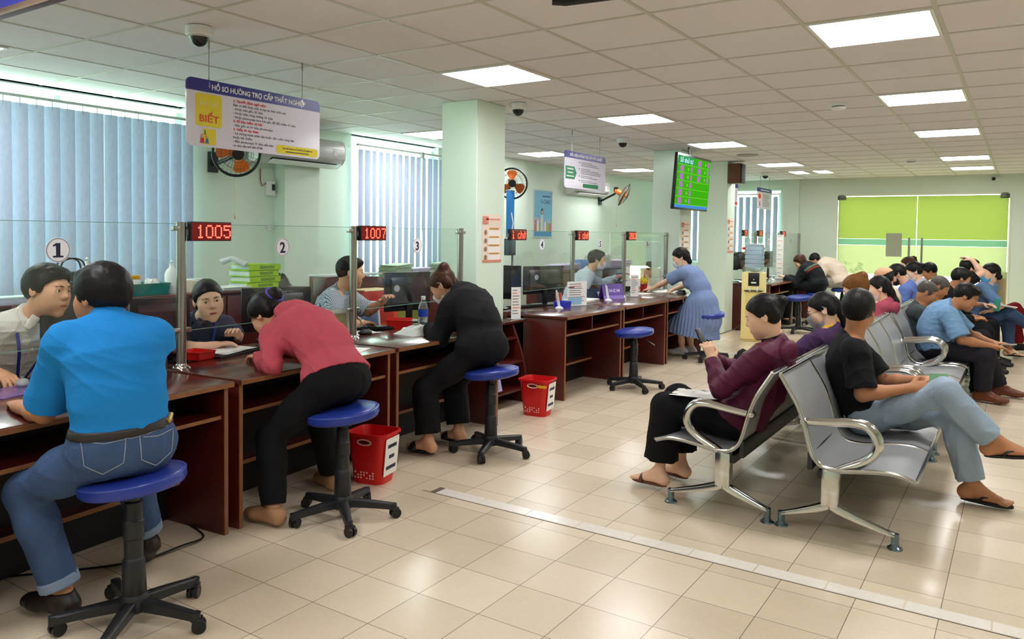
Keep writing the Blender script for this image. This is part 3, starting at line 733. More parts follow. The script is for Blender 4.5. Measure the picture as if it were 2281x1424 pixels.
# ============================================================ service counters
def xf(y):            # front edge of the counter line (the desks stand slightly out of line)
    P = [(1.1, -3.085), (2.41, -3.20), (3.72, -3.312), (4.97, -3.345), (6.03, -3.372), (9.75, -3.42)]
    if y <= P[0][0]: return P[0][1]
    for (a, b), (c, d) in zip(P, P[1:]):
        if y <= c: return b + (d - b) * (y - a) / (c - a)
    return P[-1][1]
DZ = .76
def desk(label, xa, ya, xb, yb, depth=.62, panel=.44, end='both', divider=True):
    """counter desk from (xa,ya) to (xb,yb) along its front edge; local x: back, local y: along"""
    L = math.hypot(xb - xa, yb - ya); rz = math.atan2(yb - ya, xb - xa) - PI / 2
    t = thing('counter_desk', label, 'desk', (xa, ya, 0), rz, 'service counter desks')
    MB().box((-depth, 0, DZ - .028), (0, L, DZ)).build('tabletop', WOODTOP, t, bev=.006)
    MB().box((.0, .004, DZ - .026), (.0035, L - .004, DZ - .004)).build('edge_band', WOODEDGE, t, smooth=0)
    for y0 in (.012, L - .04):
        MB().box((-panel - .03, y0, 0), (-.03, y0 + .028, DZ - .028)).build('side_panel', WOOD, t, bev=.003)
        MB().box((-.0301, y0 + .003, .003), (-.028, y0 + .025, DZ - .03)).build('panel_edge', WOODEDGE, t, smooth=0)
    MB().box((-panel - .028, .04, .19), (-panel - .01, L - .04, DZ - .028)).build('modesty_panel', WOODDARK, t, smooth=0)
    MB().box((-panel - .01, .04, .575), (-.05, L - .04, .593)).build('shelf', WOOD, t, smooth=0)
    MB().box((-.05, .04, .575), (-.047, L - .04, .593)).build('shelf_edge', WOODEDGE, t, smooth=0)
    if divider: MB().box((-panel - .01, L / 2 - .009, .593), (-.06, L / 2 + .009, DZ - .028)).build('divider', WOOD, t, smooth=0)
    MB().box((-panel - .03, .04, .2), (-panel + .09, L - .04, .222)).build('foot_shelf', WOOD, t, smooth=0)
    MB().box((-panel + .09, .04, .2), (-panel + .093, L - .04, .222)).build('shelf_edge', WOODEDGE, t, smooth=0)
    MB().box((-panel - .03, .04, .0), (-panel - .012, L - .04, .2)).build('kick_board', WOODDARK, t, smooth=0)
    return t
DK = [(-.14, 1.10), (1.13, 2.405), (2.445, 3.69), (3.725, 4.965), (6.03, 7.26), (7.285, 8.48), (8.505, 9.74)]
DKL = ['counter desk at the left edge of the frame, before counter 1', 'counter desk under the number 1, behind the man in blue', 'counter desk under the number 2, where the woman in pink leans',
       'counter desk under the number 3, in front of the woman in black', 'counter desk under the number 4 with the wide red-brown end panel', 'counter desk under the number 5, behind the empty stool', 'counter desk under the number 6, where the woman in the blue dress leans']
for i, ((a, b), l) in enumerate(zip(DK, DKL)): desk(l, xf(a), a, xf(b), b, divider=i >= 4)
DK7 = [(12.3, 13.74), (13.77, 15.0), (15.03, 16.0)]
for (a, b), l in zip(DK7, ('far counter desk beside the water dispenser', 'far counter desk behind the customer in the dark striped jacket', 'last counter desk against the far wall')):
    desk(l, -3.25, a, -3.25, b, depth=.8, panel=.75)
# clerks' worktops behind the glass
def worktop(label, x0, x1, y0, y1):
    t = thing('clerk_desk', label, 'desk', ((x0 + x1) / 2, (y0 + y1) / 2, 0), 0, "clerks' desks behind the glass")
    a, b = (x1 - x0) / 2, (y1 - y0) / 2
    MB().box((-a, -b, .715), (a, b, .74)).build('tabletop', WOODTOP, t, bev=.004)
    for s in (-1, 1): MB().box((-a + .04, s * (b - .03) - .014, 0), (a - .02, s * (b - .03) + .014, .715)).build('side_panel', WOOD, t, smooth=0)
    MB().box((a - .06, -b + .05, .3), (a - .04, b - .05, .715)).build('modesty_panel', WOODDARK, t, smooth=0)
def wx(a, b): return min(xf(a), xf(b)) - .635
for (a, b), l in zip(DK[1:], ('1', '2', '3', '4', '5', '6')):
    worktop("clerk's own worktop behind the glass at counter %s" % l, wx(a, b) - .36, wx(a, b), a + .02, b - .02)

# ---- glass screens on steel posts
SCREEN = glass_mat('screen_glass', (.965, .99, .975, 1))
GEDGE = mat('glass_edge', srgb(120, 160, 146), .2)
GO = .55
def post(y, label, gx_=None, z1=1.535, led=None, ledw=.2):
    x = (xf(y) - GO) if gx_ is None else gx_
    t = thing('screen_post', label, 'post', (x, y, DZ), 0, 'steel posts of the glass screen')
    h = z1 - DZ
    MB().cyl((0, 0, .004), (0, 0, h), .0255, n=24).build('tube', STEEL, t)
    MB().lathe([(.046, 0), (.044, .006), (.03, .012), (.027, .02)], n=28).build('base_flange', CHROME, t)
    MB().lathe([(.0262, h - .004), (.0262, h + .004), (.001, h + .006)], n=24).build('cap', STEEL, t)
    for z in (h - .03, .2):
        MB().box((-.018, -.052, z - .012), (.018, .052, z + .012)).build('glass_clamp', STEEL, t, bev=.003)
    return t
FONT = {'0': '01110 10001 10001 10001 10001 10001 01110', '1': '00100 01100 00100 00100 00100 00100 01110', '2': '01110 10001 00001 00110 01000 10000 11111', '3': '01110 10001 00001 00110 00001 10001 01110',
        '5': '11111 10000 11110 00001 00001 10001 01110', '7': '11111 00001 00010 00010 00100 00100 00100', '8': '01110 10001 10001 01110 10001 10001 01110', 'c': '00000 00000 01110 10000 10000 10001 01110',
        'h': '10000 10000 10110 11001 10001 10001 10001', 'o': '00000 00000 01110 10001 10001 10001 01110', 'ờ': '00100 00010 01111 10010 10010 10010 01100', 'i': '00100 00000 01100 00100 00100 00100 01110', 'ì': '01000 00100 00000 01100 00100 00100 01110', ' ': '00000 00000 00000 00000 00000 00000 00000', '4': '00010 00110 01010 10010 11111 00010 00010'}
LEDON = emis('led_red', (1.0, .05, .03, 1), 5.0)
LEDBG = mat('led_window', srgb(84, 6, 10), .25, emit=((.5, .0, .005, 1), .1))
def led(y, text, label, w=.255, h=.105, x=None, z=1.535):
    x = (xf(y) - GO) if x is None else x
    rz = R_(4)
    t = thing('queue_display', label, 'number display', (x + .022, y + .03, z - h + .008), 0, 'red queue number displays')
    MB().box((-.02, 0, 0), (.02, w, h)).build('case', DARKP, t, bev=.003)
    MB().box((.02, .005, .005), (.0212, w - .005, h - .005)).build('window', LEDBG, t, smooth=0)
    n = len(text); cell = min(h * .68 / 7, w * .88 / (6 * n)); ch = h * .7 / 7
    tw = n * 6 * cell - cell; y0 = (w - tw) / 2 + (w * .06 if n == 4 else 0); z0 = h * .15
    for i, c in enumerate(text):
        if c == ' ': continue
        d = MB()
        for r, row in enumerate(FONT[c].split()):
            for q, b in enumerate(row):
                if b == '1':
                    yy = y0 + (i * 6 + q) * cell; zz = z0 + (6 - r) * ch
                    d.box((.0212, yy, zz), (.0224, yy + cell * .78, zz + ch * .78))
        d.build('lit_digit', LEDON, t, smooth=0)
    MB().box((-.016, -.03, h * .3), (-.002, .0, h * .6)).build('clip', GREYP, t, smooth=0)
    return t
PY = [1.16, 2.487, 3.875, 5.14, 5.92, 7.13, 8.42, 9.76]
PL = ['steel screen post off the left edge of the frame', 'nearest steel post, left of the display showing 1005', 'steel post left of the display showing 1007', 'steel post at the right end of glass number 3',
      'steel post hidden just behind the first column', 'steel post between glass numbers 4 and 5', 'steel post between glass numbers 5 and 6', 'steel post at the end of glass number 6']
for y, l in zip(PY, PL):
    if y != 5.92: post(y, l)
led(2.487, '1005', 'red display reading 1005 on the nearest steel post')
led(3.875, '1007', 'red display reading 1007 on the second steel post')
led(5.93, 'ì chờ', 'red display with scrolling letters just right of the first column', w=.27, x=-3.98)
led(7.13, 'i chờ', 'red display with scrolling letters between glass numbers 4 and 5', w=.25)
led(8.42, '2013', 'red display with digits between glass numbers 5 and 6', w=.22)
def pane(y0, y1, label, number, serif=True, X=None, z0=.955, z1=1.528, ny=None):
    xa, xb = (xf(y0) - GO, xf(y1) - GO) if X is None else (X, X)
    L = math.hypot(xb - xa, y1 - y0); rz = math.atan2(y1 - y0, xb - xa) - PI / 2
    t = thing('glass_screen', label, 'glass screen', (xa, y0, z0), rz, 'glass screens over the counters')
    h = z1 - z0
    MB().box((-.003, .03, 0), (.003, L - .03, h)).build('pane', SCREEN, t, smooth=0)
    MB().box((-.0032, .03, h), (.0032, L - .03, h + .003)).box((-.0032, .03, -.003), (.0032, L - .03, 0)).build('polished_edge', GEDGE, t, smooth=0)
    if number:
        yc = L * .5 if ny is None else ny - y0; zc = 1.398 - z0 if X is None else 1.42 - z0
        s = MB().cyl((.0034, yc, zc), (.0042, yc, zc), .058, n=40); s.build('number_disc', mat('disc_white', srgb(238, 238, 244), .5), t, smooth=0)
        rg = MB(); rg.tube([(.0044, yc + .053 * math.cos(2 * PI * i / 40), zc + .053 * math.sin(2 * PI * i / 40)) for i in range(40)], .0012, n=5, closed=True); rg.build('disc_ring', LET_K, t)
        dg = MB()
        if number == '1':
            dg.box((.0043, yc - .010, zc - .026), (.0052, yc + .010, zc + .032)).box((.0043, yc - .024, zc - .034), (.0052, yc + .024, zc - .026))
            dg.prism([(yc - .010, zc + .032), (yc - .024, zc + .022), (yc - .024, zc + .016), (yc - .010, zc + .02)], .0043, .0052, 'x')
        else: dg.text(number, .092, face_px(.0048, yc, zc - .033), align='CENTER', bold=.0022)
        dg.build('number', LET_K, t, smooth=0)
    return t
pane(PY[0], PY[1], 'glass screen with the number 1 disc', '1'); pane(PY[1], PY[2], 'glass screen with the number 2 disc', '2', ny=3.215); pane(PY[2], PY[3], 'glass screen with the number 3 disc', '3', ny=4.57)
pane(PY[4], PY[5], 'glass screen with the number 4 disc', '4', ny=6.49); pane(PY[5], PY[6], 'glass screen with the number 5 disc', '5'); pane(PY[6], PY[7], 'glass screen with the number 6 disc', '6', ny=9.12)
FY = [12.16, 12.95, 14.42, 15.92]
for y, l in zip(FY[1:], ('far steel post behind the water bottle', 'far steel post left of the customer in the striped jacket', 'far steel post against the far wall')): post(y, l, gx_=-3.7, z1=1.575)
for (a, b), nn in zip(zip(FY, FY[1:]), '789'): pane(a, b, 'far glass screen with the number %s disc' % nn, nn, X=-3.7, z1=1.565, ny=(a + b) / 2 + .05)
led(12.14, '7', 'far red display beside the third column', w=.2, h=.1, x=-3.7, z=1.6)
led(12.95, '8', 'far red display above the water bottle', w=.26, h=.1, x=-3.7, z=1.6); led(14.42, '0', 'farthest red display in front of the far wall', w=.3, h=.1, x=-3.7, z=1.6)

# ---- low cabinets along the window wall, behind the clerks
def cabinet(label, x0, x1, y0, y1, z, doors=3):
    t = thing('low_cabinet', label, 'cabinet', ((x0 + x1) / 2, (y0 + y1) / 2, 0), 0, 'low wooden cabinets behind the clerks')
    a, b = (x1 - x0) / 2, (y1 - y0) / 2
    MB().box((-a, -b, 0), (a - .02, b, z - .025)).build('carcass', WOOD, t, bev=.003)
    MB().box((-a, -b - .015, z - .025), (a + .02, b + .015, z)).build('top', WOODTOP, t, bev=.004)
    for k in range(doors):
        y = -b + 2 * b * k / doors
        d = MB().box((a - .02, y + .006, .08), (a, y + 2 * b / doors - .006, z - .04)).build('door', WOOD, t, bev=.003)
        MB().box((a, y + .05, z * .55), (a + .012, y + .065, z * .55 + .1)).build('handle', STEEL, d)
cabinet('long dark cabinet under the first window with bottles and binders on it', -5.95, -5.42, 1.6, 4.80, 1.0, 4)
cabinet('dark cabinet with paper stacks under the second window', -6.3, -5.85, 6.1, 8.4, .955, 3)
cabinet('low side cabinet that carries the red carton', -5.25, -4.75, 4.92, 5.75, .60, 1)
cabinet('dark cabinet piled with papers beyond the first column', -6.0, -5.5, 9.5, 12.4, .98, 4)
# sloping desk-top organiser behind clerk 3
t = thing('wooden_rack', 'brown sloping wooden tray rack behind the clerk in the checked shirt', 'rack', (-5.55, 5.55, 0))
MB().prism([(-.45, 0), (.42, 0), (.42, .98), (.28, 1.05), (-.45, 1.07)], -.12, .12, 'x').build('body', WOOD, t, bev=.004); MB().box((-.13, -.46, 1.07), (.13, .29, 1.085)).build('top', PAPER2, t, smooth=0)

# ---- leaflet rack beside the first column
t = thing('leaflet_rack', 'small curved-sided wooden leaflet rack between counter 3 and counter 4', 'rack', (-3.635, 5.0, 0))
side = [(0, 0), (0, .2)] + [(-.02 - .16 * (i / 8) ** 1.6, .2 + .5 * i / 8) for i in range(9)] + [(-.29, .70), (-.29, 0)]
for y0 in (0, .80): MB().prism(side, y0, y0 + .022, 'y').build('side_panel', WOOD, t, bev=.002)
MB().box((-.298, .02, 0), (-.285, .80, .70)).build('back_panel', WOODDARK, t, smooth=0)
for z, d in ((.12, 0), (.36, -.03), (.56, -.1)):
    MB().box((-.285, .022, z), (d - .02, .80, z + .016)).build('shelf', WOOD, t, smooth=0)
MB().box((-.3, -.01, .70), (-.13, .98, .722)).build('top', WOODTOP, t, bev=.003)
lf = [(mat('leaflet_blue', srgb(176, 186, 216), .6), .12, .58, 'pale blue leaflet in the top pocket of the leaflet rack'), (mat('leaflet_orange', srgb(232, 170, 60), .6), .1, .38, 'orange leaflet in the middle pocket of the leaflet rack'), (mat('leaflet_violet', srgb(170, 168, 214), .6), .15, .14, 'violet and white leaflet in the low pocket of the leaflet rack')]
for mm_, hh, z, l in lf:
    o = MB().box((-.004, 0, 0), (.004, .16, hh), M=Matrix.Rotation(R_(-14), 4, 'Y')).build('leaflet', [mm_], loc=(-3.635 + {.58: -.15, .38: -.08, .14: -.03}[z], 5.28, z + .017))
    tag(o, l, 'leaflet', 'leaflets in the rack')
# ============================================================ stools
VINYL = mat('blue_vinyl', srgb(38, 58, 150), .32, bump=(220, .05))
PIPE = mat('blue_piping', srgb(58, 80, 176), .3)
def make_stool(label):
    t = thing('swivel_stool', label, 'stool', (0, 0, 0), 0, 'round blue stools at the counters')
    return t
def stool_parts(t, tilt=(3.4, -5.2), lever=False):
    T = Matrix.Translation((0, 0, .54)) @ Euler((R_(tilt[0]), R_(tilt[1]), 0)).to_matrix().to_4x4() @ Matrix.Translation((0, 0, -.54))
    s = MB().lathe([(.001, .522), (.16, .522), (.182, .528), (.19, .54), (.19, .562), (.184, .574), (.165, .581), (.001, .585)], n=40, M=T).build('seat', VINYL, t, smooth=50)
    MB().tube([(.188 * math.cos(2 * PI * i / 44), .188 * math.sin(2 * PI * i / 44), .569) for i in range(44)], .0035, n=6, closed=True, M=T).build('piping', PIPE, s)
    MB().box((-.09, -.09, .506), (.09, .09, .522), M=T).build('seat_plate', DARKP, t, bev=.006)
    MB().lathe([(.024, .32), (.024, .51)], n=20).build('gas_rod', DARKP, t)
    MB().lathe([(.028, .2), (.034, .205), (.034, .33), (.038, .335), (.038, .40), (.034, .405), (.032, .47), (.026, .475)], n=22).lathe([(.042, .115), (.045, .12), (.04, .25), (.033, .26)], n=22).build('column_cover', BLACKP, t)
    MB().lathe([(.05, .055), (.056, .075), (.052, .11), (.042, .125)], n=24).build('hub', BLACKP, t)
    for k in range(5):
        a = 2 * PI * k / 5 + .35; M = Matrix.Rotation(a, 4, 'Z')
        L = MB(); n = 8; v = []
        for i in range(n + 1):
            u = i / n; x = .03 + u * .245; z = .105 - .02 * u - .008 * u * u; w = .027 - .009 * u; hgt = .042 - .012 * u
            v += [(x, -w, z - hgt), (x, w, z - hgt), (x, w * .9, z - .006), (x, w * .5, z), (x, -w * .5, z), (x, -w * .9, z - .006)]
        fs = [(i * 6 + j, i * 6 + (j + 1) % 6, i * 6 + 6 + (j + 1) % 6, i * 6 + 6 + j) for i in range(n) for j in range(6)] + [tuple(range(5, -1, -1)), tuple(range(n * 6, n * 6 + 6))]
        L.raw(v, fs, 0, M); L.cyl((.265, 0, .045), (.265, 0, .076), .019, n=14, M=M)
        L.build('leg', BLACKP, t)
        b = a * 2.7 + k; ca = MB(); MM = Matrix.Translation(M @ Vector((.265, 0, 0))) @ Matrix.Rotation(b, 4, 'Z')
        for s_ in (-1, 1): ca.cyl((.012, s_ * .006, .026), (.012, s_ * .022, .026), .026, n=18, M=MM)
        ca.cyl((.012, -.006, .026), (.012, .006, .026), .018, n=14, M=MM).cyl((0, 0, .03), (0, 0, .056), .008, n=10, M=MM)
        ca.box((-.012, -.02, .044), (.026, .02, .056), M=MM)
        ca.build('caster', DARKP, t, bev=.0015, seg=1)
    if lever: MB().tube([(.05, 0, .5), (.15, -.05, .49), (.22, -.09, .455)], .005, n=6).build('lever', STEEL, t)
st0 = make_stool('blue round stool under the man in the blue polo shirt, nearest the camera'); stool_parts(st0)
SEAT_Z = .585
STOOLS = [((-2.775, 1.635), 0, None), ((-2.935, 2.872), .25, 'blue round stool under the woman in the pink hoodie'), ((-3.0, 4.32), -.3, 'blue round stool under the woman in the black hoodie'),
          ((-3.14, 6.96), .15, 'empty blue round stool with a thin lever in front of counter 5'), ((-3.13, 9.09), .6, 'blue round stool behind the woman in the pale blue dress'),
          ((-2.9, 12.6), .5, 'empty blue round stool nearest to the far counter beside the striped jacket'), ((-2.86, 13.75), .9, 'far blue round stool under the customer in the striped jacket'), ((-2.75, 15.25), .2, 'farthest blue round stool, under the customer in beige')]
for (p, rz, l) in STOOLS:
    s = st0 if l is None else dup(st0, label=l)
    s.location = (p[0], p[1], 0); s.rotation_euler = (0, 0, rz)
    if l and 'lever' in l: MB().tube([(.04, .0, .505), (.12, -.06, .5), (.2, -.1, .47), (.23, -.11, .455)], .005, n=6).build('lever', STEEL, s)

# ============================================================ waiting benches
BENCHM = mat('perforated_steel', srgb(168, 170, 172), .42, .45, noise=(3, .06), bump=(260, .18))
def catmull(P, n=4):
    out = []
    for i in range(len(P) - 1):
        p0, p1, p2, p3 = P[max(i - 1, 0)], P[i], P[i + 1], P[min(i + 2, len(P) - 1)]
        for k in range(n):
            t = k / n
            out.append(tuple(.5 * (2 * b + (c - a) * t + (2 * a - 5 * b + 4 * c - d) * t * t + (3 * b - a - 3 * c + d) * t ** 3) for a, b, c, d in zip(p0, p1, p2, p3)))
    out.append(tuple(P[-1])); return out
PROF = catmull([(.012, .797), (.05, .735), (.105, .64), (.14, .54), (.165, .443), (.19, .388), (.235, .353), (.315, .347), (.40, .360), (.49, .371), (.575, .371), (.65, .348)], 4)
def bench_parts(t):
    L = 1.875
    for k in range(3):
        y0 = .005 + k * .622; y1 = y0 + .612
        n = len(PROF); v = []; th = .012
        for i, (x, z) in enumerate(PROF):
            a, b = PROF[max(i - 1, 0)], PROF[min(i + 1, n - 1)]
            d = Vector((b[0] - a[0], b[1] - a[1])).normalized(); nn = Vector((-d.y, d.x))
            for j, y in enumerate((y0, y0 + .03, (y0 + y1) / 2, y1 - .03, y1)):
                dip = (0, .004, .010, .004, 0)[j]
                v.append((x - nn.x * dip * .6, y, z - nn.y * dip * .6))
            for j, y in enumerate((y0, y0 + .03, (y0 + y1) / 2, y1 - .03, y1)): v.append((x - nn.x * (th + .003), y, z - nn.y * (th + .003)))
        fs = []
        for i in range(n - 1):
            a, b = i * 10, (i + 1) * 10
            for j in range(4):
                fs += [(a + j, a + j + 1, b + j + 1, b + j), (a + 5 + j, b + 5 + j, b + 6 + j, a + 6 + j)]
            fs += [(a, b, b + 5, a + 5), (a + 4, a + 9, b + 9, b + 4)]
        fs += [(0, 5, 6, 1), (1, 6, 7, 2), (2, 7, 8, 3), (3, 8, 9, 4)] + [tuple(q + (n - 1) * 10 for q in f) for f in ((0, 1, 6, 5), (1, 2, 7, 6), (2, 3, 8, 7), (3, 4, 9, 8))]
        s = MB().raw(v, fs).build('seat_shell', BENCHM, t, smooth=45)
        for y in (y0, y1):
            MB().tube([(x, y, z) for x, z in PROF], .0075, n=8).build('chrome_edge', CHROME, s)
        MB().tube([(.648, y0, .35), (.648, y1, .35)], .009, n=8).build('chrome_lip', CHROME, s)
        MB().tube([(.012, y0, .797), (.012, y1, .797)], .009, n=8).build('chrome_lip', CHROME, s)
    MB().box((.2, .03, .28), (.30, L - .03, .325)).build('beam', BLACKP, t, bev=.006)
    MB().box((.15, .02, .32), (.175, L - .02, .41)).build('back_rail', BLACKP, t, bev=.004)
    for y in (.04, L - .04):
        f = MB(); a = .032
        f.box((.222, y - a, .15), (.302, y + a, .335))
        def arm(sgn, xe):
            n = 10; v = []
            x0 = .262
            for i in range(n + 1):
                u = i / n; x = x0 + (xe - x0) * u
                z = .165 + (.068 - .165) * (u ** .75 if sgn > 0 else u ** .8); w = .03 - .01 * u; hh = .045 - .026 * u
                v += [(x, y - w, z - hh * .55), (x, y + w, z - hh * .55), (x, y + w * .8, z + hh * .4), (x, y, z + hh * .55), (x, y - w * .8, z + hh * .4)]
            fs = [(i * 5 + j, i * 5 + (j + 1) % 5, i * 5 + 5 + (j + 1) % 5, i * 5 + 5 + j) for i in range(n) for j in range(5)] + [(4, 3, 2, 1, 0), tuple(range(n * 5, n * 5 + 5))]
            f.raw(v, fs)
        arm(-1, .025); arm(1, .56)
        fo = f.build('leg_frame', CHROME, t, bev=.004)
        for x in (.025, .56):
            MB().cyl((x, y, .018), (x, y, .075), .018, n=16).lathe([(.036, 0), (.034, .008), (.022, .016), (.014, .03)], c=(x, y, 0), n=22).build('foot', mat('foot_chrome', srgb(120, 140, 150), .2, .9), fo)
        ap = catmull([(.125, .558), (.25, .572), (.36, .585), (.43, .572), (.472, .515), (.462, .45), (.41, .397), (.33, .355), (.268, .322)], 5)
        n = len(ap); rr = [.02 + .006 * math.sin(PI * i / n) for i in range(n)]
        MB().tube([(x, y, z) for x, z in ap], rr, n=12, flat=((0, 1, 0), 1.25)).ball((.125, y, .557), (.028, .03, .024)).build('armrest', CHROME, t, smooth=60)
b0 = thing('waiting_bench', '', 'bench', (0, 0, 0), 0, 'back-to-back rows of steel waiting benches'); bench_parts(b0)
ordn = ['nearest', 'second', 'third', 'fourth', 'last']
BX = -1.03
for k in range(5):
    y = 4.07 + 1.985 * k
    lb = '%s three-seat steel bench of the right-hand row, facing right' % ordn[k]
    la = '%s three-seat steel bench of the left-hand row, facing the counters' % ordn[k]
    if k == 0: B = b0; B['label'] = lb
    else: B = dup(b0, label=lb)
    B.location = (BX, y, 0)
    A = dup(b0, label=la); A.location = (BX - .022, y + 1.875, 0); A.rotation_euler = (0, 0, PI)

# ============================================================ water dispenser
t = thing('water_dispenser', 'cream water dispenser with a blue bottle beside the third column', 'water dispenser', (-3.22, 11.25, 0), R_(14))
CREAM = mat('cream_plastic', srgb(236, 220, 150), .4); 
MB().box((-.165, -.14, .03), (.165, .16, .99)).box((-.15, -.12, 0), (.15, .15, .03)).build('body', CREAM, t, bev=.02)
MB().box((-.075, -.152, .8), (.075, -.138, .985)).build('control_panel', DARKP, t, bev=.004)
MB().box((-.035, -.156, .835), (.035, -.152, .855)).ball((0, -.153, .89), (.008, .004, .008)).build('panel_label', WHITEP, t, smooth=0)
MB().box((-.11, -.148, .40), (.11, -.139, .72)).build('lower_door', mat('cream_door', srgb(222, 200, 120), .4), t, bev=.004); MB().ball((0, -.152, .62), (.008, .005, .008)).build('door_knob', mat('gold', srgb(190, 160, 80), .4), t)
for x in (-.05, .05): MB().box((x - .014, -.19, .745), (x + .014, -.14, .775)).cyl((x, -.175, .72), (x, -.175, .75), .009, n=10).build('tap', WHITEP, t, bev=.003)
MB().box((-.13, -.17, .725), (.13, -.14, .735)).build('drip_tray', DARKP, t, smooth=0)
BOT = mat('water_bottle_blue', srgb(196, 218, 238), .15, trans=.4, ior=1.2)
pf = [(.03, .995), (.06, 1.0), (.1, 1.02), (.125, 1.05)]
for i in range(5):
    z = 1.06 + i * .062; pf += [(.135, z), (.135, z + .04), (.127, z + .048), (.127, z + .056)]
pf += [(.132, 1.375), (.115, 1.392), (.07, 1.40), (.001, 1.395)]
tb = tag(MB().lathe(pf, n=32).build('water_bottle', BOT, loc=(-3.22, 11.25, 0)), 'large ribbed blue water bottle upside down on the cream dispenser', 'bottle')
MB().cyl((-.12, -.06, 1.33), (-.155, -.08, 1.33), .018, n=12).build('side_cap', LET_R, tb)
MB().tube([(.16, .16, .6), (.0, .42, .35), (-.25, .42, .12), (-.5, .3, .02)], .006, n=6).build('power_cord', DARKP, t)

# ============================================================ red baskets
def basket(label, x, y, rz, tagc=False):
    t = thing('waste_basket', label, 'waste basket', (x, y, 0), rz, 'red plastic waste baskets')
    RED = mat('red_plastic', srgb(206, 18, 24), .35)
    def ring(hw, hd, z, r=.05, n=5):
        pts = []
        for (cx, cy, a0) in ((hw - r, hd - r, 0), (-hw + r, hd - r, 90), (-hw + r, -hd + r, 180), (hw - r, -hd + r, 270)):
            for i in range(n + 1):
                a = R_(a0 + 90 * i / n); pts.append((cx + r * math.cos(a), cy + r * math.sin(a), z))
        return pts
    secs = [ring(.09, .075, .004), ring(.1, .085, .0), ring(.105, .09, .03), ring(.128, .108, .285), ring(.14, .12, .29), ring(.14, .12, .305), ring(.13, .11, .306), ring(.122, .102, .28), ring(.099, .084, .03), ring(.085, .07, .012)]
    v = [p for s in secs for p in s]; n = len(secs[0])
    fs = [(i * n + j, i * n + (j + 1) % n, (i + 1) * n + (j + 1) % n, (i + 1) * n + j) for i in range(len(secs) - 1) for j in range(n)] + [tuple(range(n - 1, -1, -1)), tuple(range((len(secs) - 1) * n, len(secs) * n))]
    MB().raw(v, fs).build('bucket', RED, t, smooth=50)
    HM = mat('handle_pink', srgb(246, 186, 186), .4)
    for sy in (-1, 1):
        yb_ = sy * .1085
        pts = [( .045 * math.cos(2 * PI * i / 20) * (1 if abs(math.cos(2 * PI * i / 20)) > .1 else 1), yb_, .255 + .016 * math.sin(2 * PI * i / 20)) for i in range(20)]
        MB().tube(pts, .005, n=6, closed=True).build('handle_rim', HM, t)
        MB().ball((0, yb_, .255), (.04, .003, .013)).build('handle_hole', mat('basket_dark', srgb(90, 8, 10), .6), t)
    sl = Matrix.Rotation(R_(-5.2), 4, 'Y')
    MB().box((.1205, -.075, .05), (.1225, .075, .275), M=Matrix.Translation((.0, 0, 0)) @ Matrix.Translation((-.012, 0, .012)) @ Matrix.Rotation(R_(5), 4, 'Y')).build('paper_label', PAPER, t, smooth=0)
    m = MB()
    for i, w in enumerate((.05, .03, .055)): m.box((.1226, -w, .215 - i * .065), (.1232, w, .237 - i * .065), M=Matrix.Translation((-.012, 0, .012)) @ Matrix.Rotation(R_(5), 4, 'Y'))
    m.build('label_print', LET_K, t, smooth=0)
    m = MB()
    for i in range(7):
        for j in range(3):
            if (i * 3 + j) % 4 != 1: m.box((-.07 + i * .02, -.099 - .0, .035 + j * .016), (-.062 + i * .02, -.0945, .044 + j * .016))
    m.build('holes', HM, t, smooth=0)
    if tagc: MB().box((.07, -.114, .245), (.125, -.109, .265)).cyl((.065, -.114, .255), (.065, -.109, .255), .014, n=14).build('yellow_tag', mat('tag_yellow', srgb(240, 180, 30), .5), t, smooth=0)
    return t
basket('red waste basket under counter 2 beside the stool of the woman in pink', -3.235, 3.42, R_(12))
basket('red waste basket on the open floor in front of the leaflet rack', -3.33, 5.47, R_(8), True)
basket('far red waste basket by the third column', -3.42, 11.98, 0)
t = thing('wooden_box', 'brown wooden box outside the right side of the glass door', 'box', (-.36, YB + .45, -.02)); MB().box((-.14, -.12, 0), (.14, .12, .92)).build('carcass', mat('brown_box', srgb(112, 82, 66), .6), t, bev=.004); MB().box((-.15, -.13, .92), (.15, .13, .94)).build('lid', mat('brown_lid', srgb(92, 64, 52), .6), t, bev=.003)

# ============================================================ things on the counters
def monitor(label, x, y, rz, z0=.74, w=.5, h=.31, zc=.33, logo=None):
    """screen faces local -X, its back faces +X"""
    t = thing('computer_monitor', label, 'monitor', (x, y, z0), rz, 'black computer monitors on the clerks’ desks')
    MB().box((-.012, -w / 2, zc - h / 2), (.012, w / 2, zc + h / 2)).build('panel', DARKP, t, bev=.006)
    MB().prism([(.01, zc - h * .42), (.035, zc - h * .3), (.035, zc + h * .22), (.01, zc + h * .38)], -w * .38, w * .38, 'y').build('back_cover', BLACKP, t, bev=.008)
    MB().box((.015, -.03, .01), (.035, .03, zc)).build('stand', DARKP, t, bev=.004); MB().box((-.09, -.12, 0), (.1, .12, .012)).build('base', DARKP, t, bev=.004)
    MB().box((-.0135, -w / 2 + .012, zc - h / 2 + .015), (-.012, w / 2 - .012, zc + h / 2 - .012)).build('screen', emis('screen_glow', srgb(180, 200, 220), .5), t, smooth=0)
    if logo: 
        if logo == 'o': MB().cyl((.035, -.13, zc + .03), (.037, -.13, zc + .03), .028, n=24).build('badge', mat('badge', srgb(170, 176, 180), .4), t, smooth=0)
        else: MB().text(logo, .035, face_px(.0362, 0, zc), align='CENTER', bold=.001).build('lettering', mat('letter_silver', srgb(170, 172, 176), .4), t, smooth=0)
    return t
monitor('black monitor between the clerk in white and the man in blue', -4.08, 2.13, R_(8), w=.44)
monitor('wide black monitor with a white label strip, left of the first steel post', -4.1, 2.58, R_(-10), w=.34, h=.26, zc=.24)
